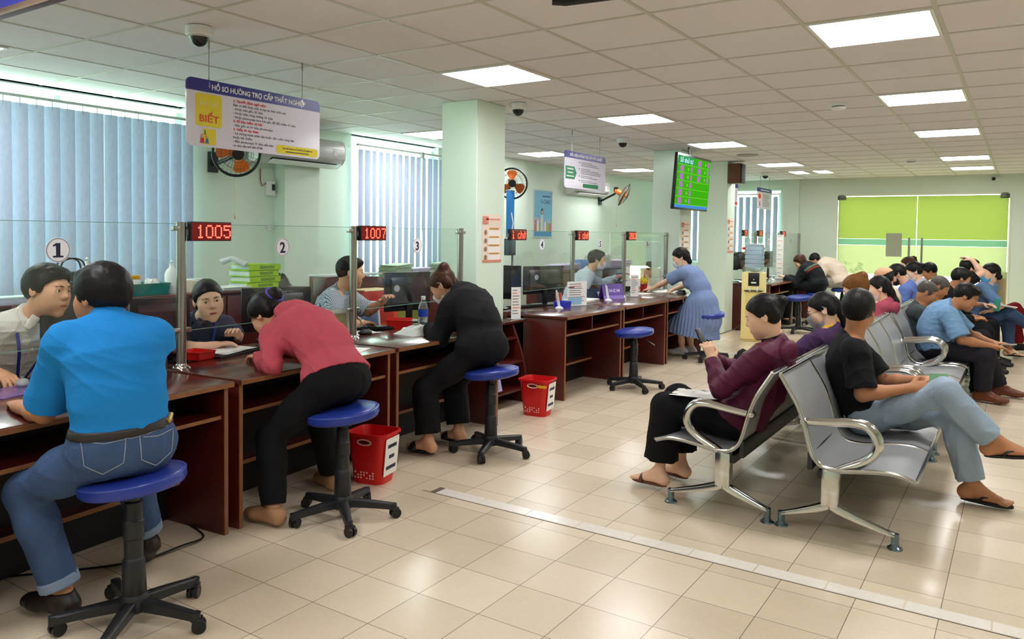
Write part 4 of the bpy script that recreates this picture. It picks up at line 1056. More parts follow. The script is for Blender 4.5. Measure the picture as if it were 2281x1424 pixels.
monitor('black computer case back with silver letters behind the woman in pink', -4.28, 3.56, R_(-22), w=.48, h=.3, zc=.22, logo='NGPC')
monitor('black monitor behind the head of the woman in the black hoodie', -4.35, 5.0, R_(-15), w=.46, h=.33, zc=.26, logo='o')
monitor('thin black monitor seen nearly edge-on, just right of the first column', -4.42, 6.44, R_(-68), w=.5, h=.34, zc=.27)
monitor('black monitor with a round badge on counter 4', -4.28, 7.12, R_(-18), w=.56, h=.3, zc=.27, logo='o')
monitor('far black monitor behind the water dispenser', -4.0, 13.3, R_(-20), z0=.76, w=.45, h=.3)
monitor('far black monitor facing the customer in the striped jacket', -3.95, 14.6, R_(-10), z0=.76, w=.45, h=.3)
monitor('far grey-backed monitor just right of the third column', -3.98, 12.5, R_(-30), z0=.76, w=.35, h=.28)
# label strip on the monitor edge
def slab(name, label, cat, lo, hi, m, x, y, z, rz=0, bev=.002, group=None, smooth=38):
    return tag(MB().box(lo, hi).build(name, m, loc=(x, y, z), bev=bev, rot=(0, 0, rz), smooth=smooth), label, cat, group)
slab('name_strip', 'white paper name strip standing behind the glass left of the first post', 'label', (-.002, -.1, 0), (.002, .1, .04), PAPER, -4.05, 2.5, .865, R_(0))
slab('strip_rest', 'dark box under the white name strip on counter 1', 'box', (-.06, -.12, 0), (.02, .12, .125), DARKP, -4.06, 2.5, .74, 0)

def bottle(label, x, y, z, h=.22, r=.032, liquid=True):
    t = thing('plastic_bottle', label, 'bottle', (x, y, z))
    PET = mat('clear_plastic', srgb(226, 236, 244), .08, trans=.85, ior=1.15)
    MB().lathe([(r * .9, 0), (r, .006), (r, h * .3), (r * .92, h * .34), (r, h * .38), (r, h * .62), (r * .8, h * .74), (r * .4, h * .86), (r * .4, h * .9)], n=24).build('body', PET, t)
    MB().lathe([(r * 1.01, h * .32), (r * 1.01, h * .56)], n=24, cap=False).build('blue_label', mat('label_blue', srgb(30, 70, 190), .4), t)
    MB().lathe([(r * .44, h * .89), (r * .46, h * .9), (r * .46, h), (r * .4, h * 1.01), (.001, h * 1.01)], n=18).build('cap', WHITEP, t)
bottle('clear water bottle with a blue label at the foot of the first steel post', -3.84, 2.42, DZ)
bottle('blue and clear bottle behind the mask of the woman in the black hoodie', -4.06, 4.86, .74, h=.24, r=.04)
def tray(label, x, y, z, rz, a=.11, b=.075, h=.05, m=None):
    t = thing('plastic_tray', label, 'tray', (x, y, z), rz)
    mm = m or mat('tray_red', srgb(216, 32, 28), .35)
    MB().box((-a * .9, -b * .9, 0), (a * .9, b * .9, .006)).build('bottom', mm, t, smooth=0)
    w = MB()
    for (x0, y0, x1, y1) in ((-a, -b, a, -b), (a, -b, a, b), (a, b, -a, b), (-a, b, -a, -b)):
        def I(p): return (p[0] * .9, p[1] * .9, 0)
        p0, p1 = (x0, y0), (x1, y1); q = .004
        w.raw([I(p0), I(p1), (x1, y1, h), (x0, y0, h), (x0 * .86, y0 * .86, .006), (x1 * .86, y1 * .86, .006), (x1 * .96, y1 * .95, h), (x0 * .96, y0 * .95, h)], [(0, 1, 2, 3), (4, 7, 6, 5), (3, 2, 6, 7), (0, 4, 5, 1)])
    w.build('walls', mm, t, smooth=0)
    MB().tube([(-a, -b, h), (a, -b, h), (a, b, h), (-a, b, h)], .004, n=6, closed=True).build('rim', mm, t)
    return t
tray('small red plastic tray on counter 2 right of the first steel post', -3.93, 2.70, DZ, R_(10), .08, .062, .045)
tray('round-edged red tray beside the keyboard on counter 3', -4.10, 4.62, DZ - .02, R_(40), .1, .09, .07)
tray('blue plastic tray with pens on counter 4', -3.86, 6.80, DZ, R_(0), .07, .06, .06, mat('tray_blue', srgb(40, 52, 200), .35))
def papers(name, label, x, y, z, rz, w=.21, l=.297, n=3, m=None, group=None):
    mb = MB()
    for i in range(n):
        M = Matrix.Translation((random.uniform(-.006, .006), random.uniform(-.006, .006), i * .003)) @ Matrix.Rotation(random.uniform(-.12, .12), 4, 'Z')
        mb.box((-w / 2, -l / 2, 0), (w / 2, l / 2, .0022), M=M)
    return tag(mb.build(name, m or PAPER, loc=(x, y, z), rot=(0, 0, rz), smooth=0), label, 'papers', group)
t = papers('form_sheets', 'white forms on a clipboard under the hands of the clerk in the dark shirt', -4.0, 2.93, DZ + .012, R_(15), .22, .3, 4)
slab('clipboard', 'black clipboard under the forms on counter 2', 'clipboard', (-.13, -.19, 0), (.13, .19, .011), DARKP, -4.0, 2.93, DZ, R_(15))
papers('form_sheets', 'loose sheet at the edge of counter 2 beside the woman in pink', -3.46, 3.48, DZ, R_(20), .15, .21, 1)
papers('form_sheets', 'white sheets beside the mouse on counter 3', -4.06, 4.18, DZ - .02, R_(60), .2, .3, 3)
papers('form_sheets', 'thick pile of white papers behind the flyer stand on counter 5', -4.08, 7.62, DZ - .02, R_(5), .26, .4, 14)
papers('form_sheets', 'papers under the arm of the woman in the blue dress', -3.88, 9.55, DZ, R_(15), .24, .34, 4)
papers('form_sheets', 'sheet under the hand of the woman in the blue dress', -4.0, 9.05, DZ, R_(-10), .21, .3, 2)
papers('brochure', 'glossy purple brochure under the mouse at the left edge of the frame', -3.78, 1.66, DZ, R_(20), .2, .28, 1, mat('brochure_purple', srgb(112, 84, 148), .2, noise=(9, .5)))
def keyboard(label, x, y, z, rz):
    t = thing('keyboard', label, 'keyboard', (x, y, z), rz, 'black keyboards')
    MB().prism([(-.07, .012), (.07, .022), (.07, .003), (-.07, 0)], -.22, .22, 'y').build('case', DARKP, t, bev=.003)
    k = MB()
    for r in range(5):
        for c in range(14): k.box((-.058 + r * .025, -.21 + c * .03, .013 + r * .0017), (-.037 + r * .025, -.185 + c * .03, .021 + r * .0017))
    k.build('keys', BLACKP, t, smooth=0)
def mouse(label, x, y, z, rz, m=None):
    t = thing('computer_mouse', label, 'mouse', (x, y, z), rz)
    MB().ball((0, 0, .012), (.055, .03, .022), n=20, m=12).build('shell', m or BLACKP, t); MB().cyl((.03, -.004, .031), (.03, .004, .031), .007, n=10).build('wheel', GREYP, t)
keyboard('black keyboard under the hand of the clerk in the checked shirt', -4.16, 4.52, DZ - .02, R_(-25)); mouse('black mouse right of the second steel post', -3.94, 4.07, DZ, R_(70))
keyboard('black keyboard right of the first column behind the narrow flyer', -4.28, 6.75, DZ - .02, R_(-10)); keyboard('black keyboard in front of the clerk in white at the left edge', -4.0, 2.06, DZ - .02, R_(5))
mouse('white-topped black mouse in the hand of the clerk in white', -3.88, 1.75, DZ + .001, R_(160), mat('mouse_silver', srgb(170, 170, 172), .3))
def tent(label, x, y, z, rz, w=.2, h=.19, face=None, base=None):
    t = thing('desk_calendar', label, 'calendar', (x, y, z), rz, 'tent calendars on the counters')
    for s in (1, -1):
        MB().raw([(s * .055, -w / 2, 0), (s * .055, w / 2, 0), (s * .004, w / 2, h), (s * .004, -w / 2, h), (s * .052, -w / 2, 0), (s * .052, w / 2, 0), (s * .001, w / 2, h), (s * .001, -w / 2, h)],
                 [(0, 1, 2, 3), (4, 7, 6, 5), (0, 4, 5, 1), (2, 6, 7, 3), (1, 5, 6, 2), (0, 3, 7, 4)]).build('page', face or PAPER, t, smooth=0)
    MB().raw([(.0565, -w / 2, 0), (.0565, w / 2, 0), (.044, w / 2, h * .22), (.044, -w / 2, h * .22), (.0575, -w / 2, 0), (.0575, w / 2, 0), (.046, w / 2, h * .22), (.046, -w / 2, h * .22)],
             [(0, 1, 2, 3), (4, 5, 6, 7), (0, 4, 5, 1), (2, 3, 7, 6), (1, 5, 6, 2), (0, 3, 7, 4)]).build('base_band', base or NAVY, t, smooth=0)
    sp = MB()
    for i in range(12): 
        yy = -w / 2 + .012 + i * (w - .024) / 11
        sp.tube([(.008 * math.cos(a), yy, h + .008 * math.sin(a)) for a in [2 * PI * q / 10 for q in range(10)]], .001, n=4, closed=True)
    sp.build('spiral', STEEL, t)
    return t
c = tent('white tent calendar with navy base and a painted picture at the second steel post', -3.95, 3.78, DZ, R_(-22), .21, .205)
Ms = Matrix(((0, 0, 1, 0), (1, 0, 0, 0), (0, 1, 0, 0), (0, 0, 0, 1)))
MB().raw([(.0435, -.06, .055), (.0435, .08, .055), (.0135, .08, .175), (.0135, -.06, .175)], [(0, 1, 2, 3)]).build('picture', mat('calendar_picture', srgb(158, 150, 112), .6, noise=(22, .6)), c, smooth=0)
PUR = mat('calendar_purple', srgb(96, 62, 160), .35)
c = tent('purple tent calendar with pale letters on counter 5', -3.98, 8.16, DZ, R_(-26), .30, .17, PUR, mat('calendar_purple_base', srgb(140, 112, 196), .35))
def lean(x, y, z): return Matrix.Translation((x, y, z)) @ Matrix.Rotation(R_(-16.5), 4, 'Y') @ Ms
MB().text('TANDM', .055, lean(.0365, 0, .075), align='CENTER', bold=.001).build('lettering', mat('letter_lilac', srgb(214, 196, 240), .5), c, smooth=0)
def pen_stand(label, x, y, z, n=2):
    t = thing('pen_stand', label, 'pen holder', (x, y, z), 0, 'white desk pen stands')
    MB().lathe([(.042, 0), (.042, .006), (.03, .014), (.018, .022), (.001, .024)], n=24).build('base', WHITEP, t)
    for i in range(n):
        yy = (i - (n - 1) / 2) * .022
        MB().cyl((0, yy, .018), (-.012, yy * 1.4, .06), .006, .0075, n=10).cyl((-.012, yy * 1.4, .06), (-.03, yy * 1.2, .165), .0065, .005, n=10).build('pen', WHITEP, t)
    MB().tube([(-.03, -.012, .165), (-.04, 0, .18), (-.03, .012, .165)], .003, n=6).build('cord', WHITEP, t)
    return t
pen_stand('white pen stand at the hands of the woman in the black hoodie', -3.70, 4.67, DZ)
pen_stand('white pen stand with a blue foot on counter 4', -3.84, 6.70, DZ); pen_stand('white pen stand in front of the paper pile on counter 5', -3.87, 7.86, DZ)
pen_stand('far white pen stand before the customer in the striped jacket', -3.55, 13.5, DZ)
def acrylic(label, x, y, z, rz, w=.1, h=.27, sheet=None, lines=9, extra=True):
    t = thing('flyer_stand', label, 'flyer stand', (x, y, z), rz, 'acrylic flyer stands on the counters')
    MB().box((-.06, -w / 2 - .01, 0), (.06, w / 2 + .01, .004)).build('base', mat('clear_acrylic', srgb(226, 232, 234), .1, trans=.6, ior=1.2), t, smooth=0)
    MB().box((-.003, -w / 2, .004), (.003, w / 2, h)).build('sheet', sheet or PAPER, t, smooth=0)
    m = MB(); m2 = MB()
    for i in range(lines):
        zz = h - .03 - i * (h - .05) / lines
        (m2 if i in (1, 6) else m).box((.0031, -w * .4, zz), (.0036, -w * .4 + w * .8 * random.uniform(.5, 1), zz + .006))
    m.build('text_lines', LET_G, t, smooth=0)
    if extra: m2.build('colour_lines', LET_O, t, smooth=0)
    return t
acrylic('narrow white flyer stand beside the right face of the first column', -3.845, 5.915, .722, R_(-25), .10, .29)
fl = acrylic('wide printed flyer stand on counter 5 in front of the clerk with the mask', -3.87, 7.12, DZ, R_(-22), .26, .25)
MB().box((.0037, -.12, .01), (.0042, .06, .09)).build('blue_patch', mat('flyer_blue', srgb(150, 190, 214), .5), fl, smooth=0); MB().box((.0037, -.12, .185), (.0042, -.04, .195)).build('dark_patch', LET_K, fl, smooth=0)
acrylic('narrow white flyer stand in front of the post between glass 5 and 6', -3.90, 8.62, DZ, R_(-20), .13, .26)
acrylic('pale pink flyer stand behind the arm of the woman in the blue dress', -4.06, 10.02, DZ, R_(-15), .3, .27, mat('flyer_pink', srgb(226, 200, 206), .6))
acrylic('far narrow white flyer stand fixed high beside the far post', -3.62, 14.2, DZ, R_(-20), .2, .78)
slab('stamp_box', 'small red and white box behind the pen stand on counter 4', 'box', (-.03, -.03, 0), (.03, .03, .13), mat('box_redwhite', srgb(200, 70, 66), .5, noise=(20, .5)), -4.0, 6.96, DZ, .3)
# plastic bag on counter 3
def lump(name, label, cat, lo, hi, m, x, y, z, rz=0, amp=.012, fr=38, n=14, group=None):
    """a soft crumpled solid"""
    mb = MB(); nx, ny = n, n; v = []; fs = []
    a, b, h = hi[0] - lo[0], hi[1] - lo[1], hi[2]
    ph = random.random() * 9
    for i in range(nx + 1):
        for j in range(ny + 1):
            u, w = i / nx, j / ny
            e = min(1, 4.5 * min(u, 1 - u)) ** .5 * min(1, 4.5 * min(w, 1 - w)) ** .5
            zz = h * e + amp * math.sin(fr * u + ph + 3 * math.sin(7 * w)) * e + amp * .6 * math.sin(fr * 1.3 * w + 2 * ph) * e
            v.append((lo[0] + a * u, lo[1] + b * w, max(zz, 0.001)))
    k = (ny + 1)
    for i in range(nx):
        for j in range(ny): fs.append((i * k + j, i * k + k + j, i * k + k + j + 1, i * k + j + 1))
    border = [i * k for i in range(nx + 1)] + [nx * k + j for j in range(1, ny + 1)] + [i * k + ny for i in range(nx - 1, -1, -1)] + [j for j in range(ny - 1, 0, -1)]
    fs.append(tuple(border))
    return tag(mb.raw(v, fs).build(name, m, loc=(x, y, z), rot=(0, 0, rz), smooth=70), label, cat, group)
lump('plastic_bag', 'crumpled white plastic bag lying on counter 3', 'bag', (-.11, -.21, 0), (.11, .21, .045), mat('bag_white', srgb(206, 212, 206), .3), -3.66, 4.40, DZ, R_(-8))
lump('pouch', 'small black pouch under the wrist of the woman in the blue dress', 'pouch', (-.06, -.09, 0), (.06, .09, .04), DARKP, -3.62, 9.45, DZ, .4)
lump('folded_jacket', 'dark navy folded jacket on counter 5 before the masked clerk', 'jacket', (-.12, -.2, 0), (.12, .2, .11), mat('navy_cloth', srgb(38, 46, 72), .8), -4.25, 8.2, .74, 0)
t = thing('flower_pot', 'yellow flower toy in a red pot on counter 6', 'ornament', (-4.28, 9.75, .74))
MB().lathe([(.04, 0), (.055, .1), (.05, .1)], n=18).build('pot', LET_R, t); m = MB()
for i in range(8): m.ball((.035 * math.cos(i), .045 * math.sin(i * 1.7), .13 + .02 * (i % 3)), .032)
m.build('flowers', mat('toy_yellow', srgb(244, 200, 40), .5), t)
MB().cyl((.0, .02, .1), (.0, .03, .24), .006, n=8).cyl((.02, -.02, .1), (.02, -.03, .22), .006, n=8).build('pens', LET_R, t)

# ---- things on the cabinets
CZ = 1.0
def pump(label, x, y, z):
    t = thing('pump_bottle', label, 'bottle', (x, y, z))
    MB().lathe([(.05, 0), (.052, .01), (.052, .15), (.04, .18), (.02, .2), (.016, .215)], n=26).build('body', WHITEP, t)
    MB().cyl((0, 0, .21), (0, 0, .25), .008, n=10).tube([(0, 0, .25), (.03, -.02, .252), (.045, -.03, .24)], .008, n=8).lathe([(.018, .212), (.018, .228)], n=16).build('pump', WHITEP, t)
pump('white pump bottle on the long cabinet left of the first steel post', -5.56, 3.60, CZ); pump('clear and white pump bottle on the long cabinet behind the man in blue', -5.7, 3.02, CZ + .03)
def mug(label, x, y, z, m):
    t = thing('mug', label, 'mug', (x, y, z), 0, 'mugs on the long cabinet')
    MB().lathe([(.035, 0), (.04, .004), (.042, .095), (.038, .095), (.036, .01), (.001, .008)], n=26, cap=False).build('cup', m, t)
    MB().tube([(.0, .04, .08), (.0, .066, .078), (.0, .074, .05), (.0, .062, .022), (.0, .04, .02)], .006, n=8).build('handle', m, t)
mug('cream mug right of the first steel post on the long cabinet', -5.5, 3.72, CZ, mat('mug_cream', srgb(226, 214, 196), .3)); mug('white mug beside the cream mug on the long cabinet', -5.64, 3.88, CZ, WHITEP)
slab('tissue_box', 'white box on top of the long cabinet beside the mugs', 'box', (-.06, -.1, 0), (.06, .1, .09), WHITEP, -5.75, 3.95, CZ, 0, .004)
tray('teal plastic basket of jars on the long cabinet behind the man in blue', -5.58, 3.36, CZ, 0, .10, .18, .085, mat('tray_teal', srgb(28, 128, 122), .4))
t = thing('jar', 'white jar with an orange lid in the teal basket', 'jar', (-5.6, 3.32, CZ + .007))
MB().lathe([(.04, 0), (.043, .005), (.043, .1), (.036, .112)], n=24).build('body', WHITEP, t); MB().lathe([(.04, .112), (.041, .114), (.041, .14), (.001, .142)], n=24).build('lid', mat('lid_orange', srgb(232, 164, 40), .4), t)
lump('cloth', 'white cloths heaped in the teal basket beside the jar', 'cloth', (-.06, -.06, 0), (.06, .06, .1), PAPER, -5.57, 3.44, CZ + .007)
t = thing('handbag', 'black handbag standing on the long cabinet behind the head of the man in blue', 'bag', (-5.62, 2.86, CZ))
MB().prism([(-.16, 0), (.16, 0), (.13, .19), (-.13, .19)], -.05, .05, 'x').build('body', mat('bag_black', srgb(34, 36, 42), .5), t, bev=.012)
for s in (-1, 1): MB().tube(catmull([(s * .03, -.09, .17), (s * .03, -.07, .26), (s * .03, 0, .285), (s * .03, .07, .26), (s * .03, .09, .17)], 4), .006, n=8).build('handle', DARKP, t)
MB().box((.05, -.06, .05), (.055, .05, .12)).build('tan_patch', mat('bag_tan', srgb(150, 138, 110), .6), t, bev=.002)
LIM = mat('binder_lime', srgb(168, 214, 24), .4, noise=(14, .35))
bz = CZ
for i, l in enumerate(('bottom lime binder of the stack on the long cabinet', 'second lime binder up in the stack on the long cabinet', 'third lime binder up in the stack on the long cabinet', 'open lime binder with papers on top of the stack')):
    t = thing('ring_binder', l, 'binder', (-5.62, 4.42 + .02 * (i % 2), bz), R_(-4 + 3 * (i % 3)), 'lime green binders stacked on the cabinet')
    hh = .052
    MB().box((-.14, -.16, 0), (.14, .16, .004)).box((-.14, -.16, hh - .006), (.14, .16, hh - .002)).box((.136, -.16, 0), (.14, .16, hh - .002)).build('cover', LIM, t, smooth=0)
    MB().box((-.13, -.15, .006), (.12, .15, hh - .01)).build('paper_block', PAPER2, t, smooth=0)
    MB().box((.14, -.05, .012), (.1412, .1, hh - .014)).build('spine_label', mat('binder_label', srgb(120, 160, 30), .5, noise=(40, .6)), t, smooth=0)
    if i == 3: MB().tube([(.1, -.16, hh), (.02, -.24, hh + .05), (-.04, -.3, hh + .02)], .05, n=10, flat=((0, 0, 1), .5)).build('curled_sheets', PAPER2, t)
    bz += hh
papers('form_sheets', 'white papers on the long cabinet left of the lime binders', -5.56, 4.12, CZ, R_(10), .22, .3, 9)
lump('black_cloth', 'crumpled black bag at the right end of the long cabinet', 'bag', (-.1, -.1, 0), (.1, .1, .1), DARKP, -5.66, 4.7, CZ, 0, .015)
GED = mat('green_edged_files', srgb(176, 196, 170), .7, noise=(60, .25), stretch=(.2, .2, 3)); VIO = mat('violet_edged_files', srgb(186, 178, 206), .7, noise=(60, .25), stretch=(.2, .2, 3))
def stack(label, x, y, z, rz, n, m, w=.24, l=.32):
    mb = MB()
    for i in range(n):
        M = Matrix.Translation((random.uniform(-.012, .012), random.uniform(-.015, .015), i * .0125)) @ Matrix.Rotation(random.uniform(-.06, .06), 4, 'Z') @ Matrix.Rotation(.012 * i * .3, 4, 'X')
        mb.box((-w / 2, -l / 2, 0), (w / 2, l / 2, .011), M=M)
    return tag(mb.build('file_stack', m, loc=(x, y, z), rot=(0, 0, rz), smooth=0), label, 'papers', 'stacks of files on the cabinets')
stack('tall stack of pale green files under the second window, left one', -6.05, 6.75, .955, R_(8), 14, GED); stack('stack of violet-edged files right of the tall green stack under the second window', -6.02, 7.08, .955, R_(-12), 10, VIO, .22, .26)
stack('stack of pale green files beside the bun of the woman in the black hoodie', -6.05, 7.65, .955, R_(5), 14, GED)
stack('files on the far cabinet left of the masked clerk', -5.72, 10.05, .98, 0, 6, VIO, .3, .6); stack('white file heap on the far cabinet right of the masked clerk', -5.72, 11.2, .98, .2, 16, PAPER2, .3, .5); stack('files at the far end of the cabinet beyond glass 6', -5.72, 12.0, .98, .1, 8, VIO, .3, .4)
lump('blue_cloth', 'blue cloth bundle on the far cabinet left of the masked clerk', 'cloth', (-.12, -.2, 0), (.12, .2, .12), mat('cloth_blue', srgb(86, 122, 176), .8), -5.72, 10.6, .98, 0)
stack('loose sheets heaped beside the first far stack behind glass 4', -5.72, 9.66, .98, .3, 3, PAPER, .3, .3)
# carton, olive sack, chairs
t = thing('carton', 'red cardboard carton with yellow print behind the clerk in the checked shirt', 'carton', (-4.97, 5.2, .6), R_(-4))
MB().box((-.14, -.2, 0), (.14, .2, .37)).build('box', mat('carton_red', srgb(196, 52, 44), .6, noise=(3, .25)), t, bev=.004)
MB().box((-.14, -.2, .371), (.14, .2, .374)).raw([(-.14, -.2, .375), (.14, -.2, .375), (.2, -.24, .385), (-.1, -.28, .39)], [(0, 1, 2, 3)]).build('flaps', mat('carton_tan', srgb(226, 192, 140), .7), t, smooth=0)
MB().box((.1405, -.2, .0), (.1415, .2, .07)).box((.1405, .16, .07), (.1415, .2, .37)).build('orange_band', LET_O, t, smooth=0)
MB().box((.1416, -.06, .025), (.1424, .12, .05)).build('print', mat('print_yellow', srgb(226, 196, 90), .6), t, smooth=0)
lump('sack', 'olive green plastic sack beside the red carton', 'sack', (-.17, -.2, 0), (.17, .2, .36), mat('sack_olive', srgb(122, 116, 34), .4, noise=(6, .4)), -5.0, 5.62, .6, 0, .02)
t = thing('tube_chair', 'blue chair with white tube frame behind counter 3', 'chair', (-4.5, 4.98, 0), R_(20))
MB().tube(catmull([(-.17, -.2, 0), (-.19, -.2, .45), (-.22, -.2, .82), (-.23, -.14, .88), (-.23, .14, .88), (-.22, .2, .82), (-.19, .2, .45), (-.17, .2, 0)], 4), .011, n=8).tube([(.18, -.2, 0), (.18, -.2, .44), (-.19, -.2, .45)], .011, n=8).tube([(.18, .2, 0), (.18, .2, .44), (-.19, .2, .45)], .011, n=8).build('frame', WHITEP, t)
MB().box((-.2, -.19, .455), (.2, .19, .495)).build('seat', mat('chair_blue', srgb(36, 48, 92), .5), t, bev=.012); MB().box((-.235, -.17, .58), (-.205, .17, .85)).build('backrest', mat('chair_blue_back', srgb(96, 116, 160), .5), t, bev=.01)
def office_chair(label, x, y, rz, m, hb=1.02, z=.47):
    t = thing('office_chair', label, 'chair', (x, y, 0), rz, "clerks' office chairs")
    MB().box((-.24, -.24, z - .07), (.24, .24, z)).build('seat', m, t, bev=.03)
    P = catmull([(-.26, .55), (-.29, .75), (-.28, .9), (-.3, hb)], 4); v = []
    for (px_, pz) in P:
        for j in range(7):
            u = j / 3 - 1; v.append((px_ + .05 * u * u, .22 * u * (1 - .25 * max(0, (pz - .85) / .2) ** 2), pz))
    mb = MB().raw(v, [(i * 7 + j, i * 7 + j + 1, i * 7 + 8 + j, i * 7 + 7 + j) for i in range(len(P) - 1) for j in range(6)])
    o = mb.build('backrest', m, t, smooth=60); md = o.modifiers.new('thick', 'SOLIDIFY'); md.thickness = .04
    MB().box((-.31, -.03, z - .08), (-.27, .03, .7)).box((-.3, -.03, z - .09), (0, .03, z - .06)).build('back_post', DARKP, t)
    MB().cyl((0, 0, .08), (0, 0, z - .06), .028, n=14).build('column', DARKP, t)
    for k in range(5):
        a = 2 * PI * k / 5; MB().tube([(.02 * math.cos(a), .02 * math.sin(a), .1), (.28 * math.cos(a), .28 * math.sin(a), .07)], .02, n=8).cyl((.27 * math.cos(a), .27 * math.sin(a), 0), (.27 * math.cos(a), .27 * math.sin(a), .06), .025, n=12).build('leg', DARKP, t)
BLF = mat('chair_black', srgb(30, 30, 34), .7); MAR = mat('chair_maroon', srgb(84, 34, 40), .6)
office_chair('black office chair under the clerk in the white shirt', -4.5, 1.88, 0, BLF, .82)
office_chair('black office chair under the clerk in the dark shirt', -4.52, 2.95, 0, BLF, .8)
office_chair('empty dark maroon office chair behind the monitor of counter 1', -5.1, 2.42, R_(-30), MAR, 1.0)
office_chair('black office chair under the clerk in the checked shirt', -4.66, 4.28, 0, BLF, .78); office_chair('black office chair under the masked clerk', -4.72, 8.4, 0, BLF, .8)
office_chair('black office chair of the brown-haired woman behind glass 6', -5.05, 11.3, 0, BLF, .75)
# cable on the floor under the near desks
tag(MB().tube(catmull([(-3.62, 1.5, .006), (-3.3, 1.9, .006), (-3.24, 2.15, .02), (-3.3, 2.3, .006), (-3.6, 2.36, .006)], 6), .005, n=6).build('cable', DARKP), 'black cable lying on the floor under the nearest desk', 'cable')
# plant outside the glass door
t = thing('potted_plant', 'leafy green plant in a pot outside the left side of the glass door', 'plant', (-2.98, YB + .95, -.02))
MB().lathe([(.13, 0), (.17, .3), (.18, .32), (.15, .32)], n=24).build('pot', mat('pot_grey', srgb(150, 150, 130), .6), t)
st, lv = MB(), MB()
for i in range(46):
    a = random.uniform(0, 2 * PI); r = random.uniform(.05, .34); z = random.uniform(.4, 1.0); c0 = Vector((r * math.cos(a), r * math.sin(a) * .7, z))
    if i % 4 == 0: st.tube([(0, 0, .3), (c0.x * .4, c0.y * .4, .3 + (z - .3) * .6), c0], .006, n=5)
    E_ = Euler((random.uniform(-.9, .9), random.uniform(-.9, .9), a)).to_matrix().to_4x4(); M = Matrix.Translation(c0) @ E_
    L_, w_ = random.uniform(.1, .17), random.uniform(.035, .06)
    lv.raw([(0, 0, 0), (L_ * .35, -w_, .01), (L_ * .35, 0, -.005), (L_ * .35, w_, .01), (L_ * .75, -w_ * .7, 0), (L_ * .75, 0, -.012), (L_ * .75, w_ * .7, 0), (L_, 0, -.03)], [(0, 1, 2), (0, 2, 3), (1, 4, 5, 2), (2, 5, 6, 3), (4, 7, 5), (5, 7, 6)], 0, M)
st.build('stems', mat('stem_green', srgb(86, 110, 50), .6), t); lv.build('leaves', mat('leaf_green', srgb(96, 150, 44), .45, noise=(6, .4)), t)
# ============================================================ people: bodies and clothes grown as smooth-blended distance fields
F32 = np.float32
def V(*a): return np.array(a, dtype=float)
def nz(v): v = np.asarray(v, float); return v / (np.linalg.norm(v) + 1e-12)
def smin(a, b, k):
    h = np.maximum(k - np.abs(a - b), 0) / k
    return np.minimum(a, b) - h * h * k * .25
def cone(a, b, ra, rb=None, k=.02, sub=False): return ('c', np.asarray(a, float), np.asarray(b, float), ra, ra if rb is None else rb, k, sub)
def ell(c, rad, R=None, k=.02, sub=False): return ('e', np.asarray(c, float), np.asarray(rad, float), np.eye(3) if R is None else np.asarray(R, float), k, sub)
def fcap(a, b, lat, w0, w1, d0, d1, k=.03, sub=False): return ('f', np.asarray(a, float), np.asarray(b, float), np.asarray(lat, float), w0, w1, d0, d1, k, sub)
def inflate(prims, e):
    out = []
    for p in prims:
        if p[-1]: continue
        if p[0] == 'c': out.append(('c', p[1], p[2], p[3] + e, p[4] + e, p[5], False))
        elif p[0] == 'e': out.append(('e', p[1], p[2] + e, p[3], p[4], False))
        else: out.append(('f', p[1], p[2], p[3], p[4] + e, p[5] + e, p[6] + e, p[7] + e, p[8], False))
    return out
def pbox(p):
    if p[0] == 'c': r = max(p[3], p[4]); a, b = p[1], p[2]
    elif p[0] == 'e': r = max(p[2]); a = b = p[1]
    else: r = max(p[4], p[5], p[6], p[7]); a, b = p[1], p[2]
    return np.minimum(a, b) - r, np.maximum(a, b) + r
def pdist(p, X, Y, Z):
    if p[0] == 'c':
        a, b = p[1], p[2]; d = b - a; L = d @ d + 1e-12
        x, y, z = X - F32(a[0]), Y - F32(a[1]), Z - F32(a[2])
        t = np.clip((x * F32(d[0]) + y * F32(d[1]) + z * F32(d[2])) / F32(L), 0, 1)
        x, y, z = x - t * F32(d[0]), y - t * F32(d[1]), z - t * F32(d[2])
        return np.sqrt(x * x + y * y + z * z) - (F32(p[3]) + F32(p[4] - p[3]) * t)
    if p[0] == 'e':
        c, rad, R = p[1], p[2], p[3]
        x, y, z = X - F32(c[0]), Y - F32(c[1]), Z - F32(c[2]); s0 = 0; s1 = 0
        for i in range(3):
            q = (x * F32(R[0, i]) + y * F32(R[1, i]) + z * F32(R[2, i])) / F32(rad[i]); s0 = s0 + q * q; q = q / F32(rad[i]); s1 = s1 + q * q
        k0 = np.sqrt(s0); return k0 * (k0 - 1) / (np.sqrt(s1) + F32(1e-6))
    a, b, lat, w0, w1, d0, d1 = p[1:8]
    ax = b - a; L = np.linalg.norm(ax) + 1e-9; ax = ax / L; lat = nz(lat - ax * (lat @ ax)); dep = np.cross(ax, lat)
    x, y, z = X - F32(a[0]), Y - F32(a[1]), Z - F32(a[2])
    s = x * F32(ax[0]) + y * F32(ax[1]) + z * F32(ax[2]); t = np.clip(s / F32(L), 0, 1); o = s - t * F32(L)
    u = x * F32(lat[0]) + y * F32(lat[1]) + z * F32(lat[2]); w = x * F32(dep[0]) + y * F32(dep[1]) + z * F32(dep[2])
    Wd = F32(w0) + F32(w1 - w0) * t; D = F32(d0) + F32(d1 - d0) * t; m = np.minimum(Wd, D)
    q = np.sqrt((u / Wd) ** 2 + (w / D) ** 2 + (o / m) ** 2)
    g = np.sqrt((u / Wd ** 2) ** 2 + (w / D ** 2) ** 2 + (o / m ** 2) ** 2)
    return q * (q - 1) / (g + F32(1e-6))
def grp(prims, clips=(), k=.012): return (prims, clips, k)
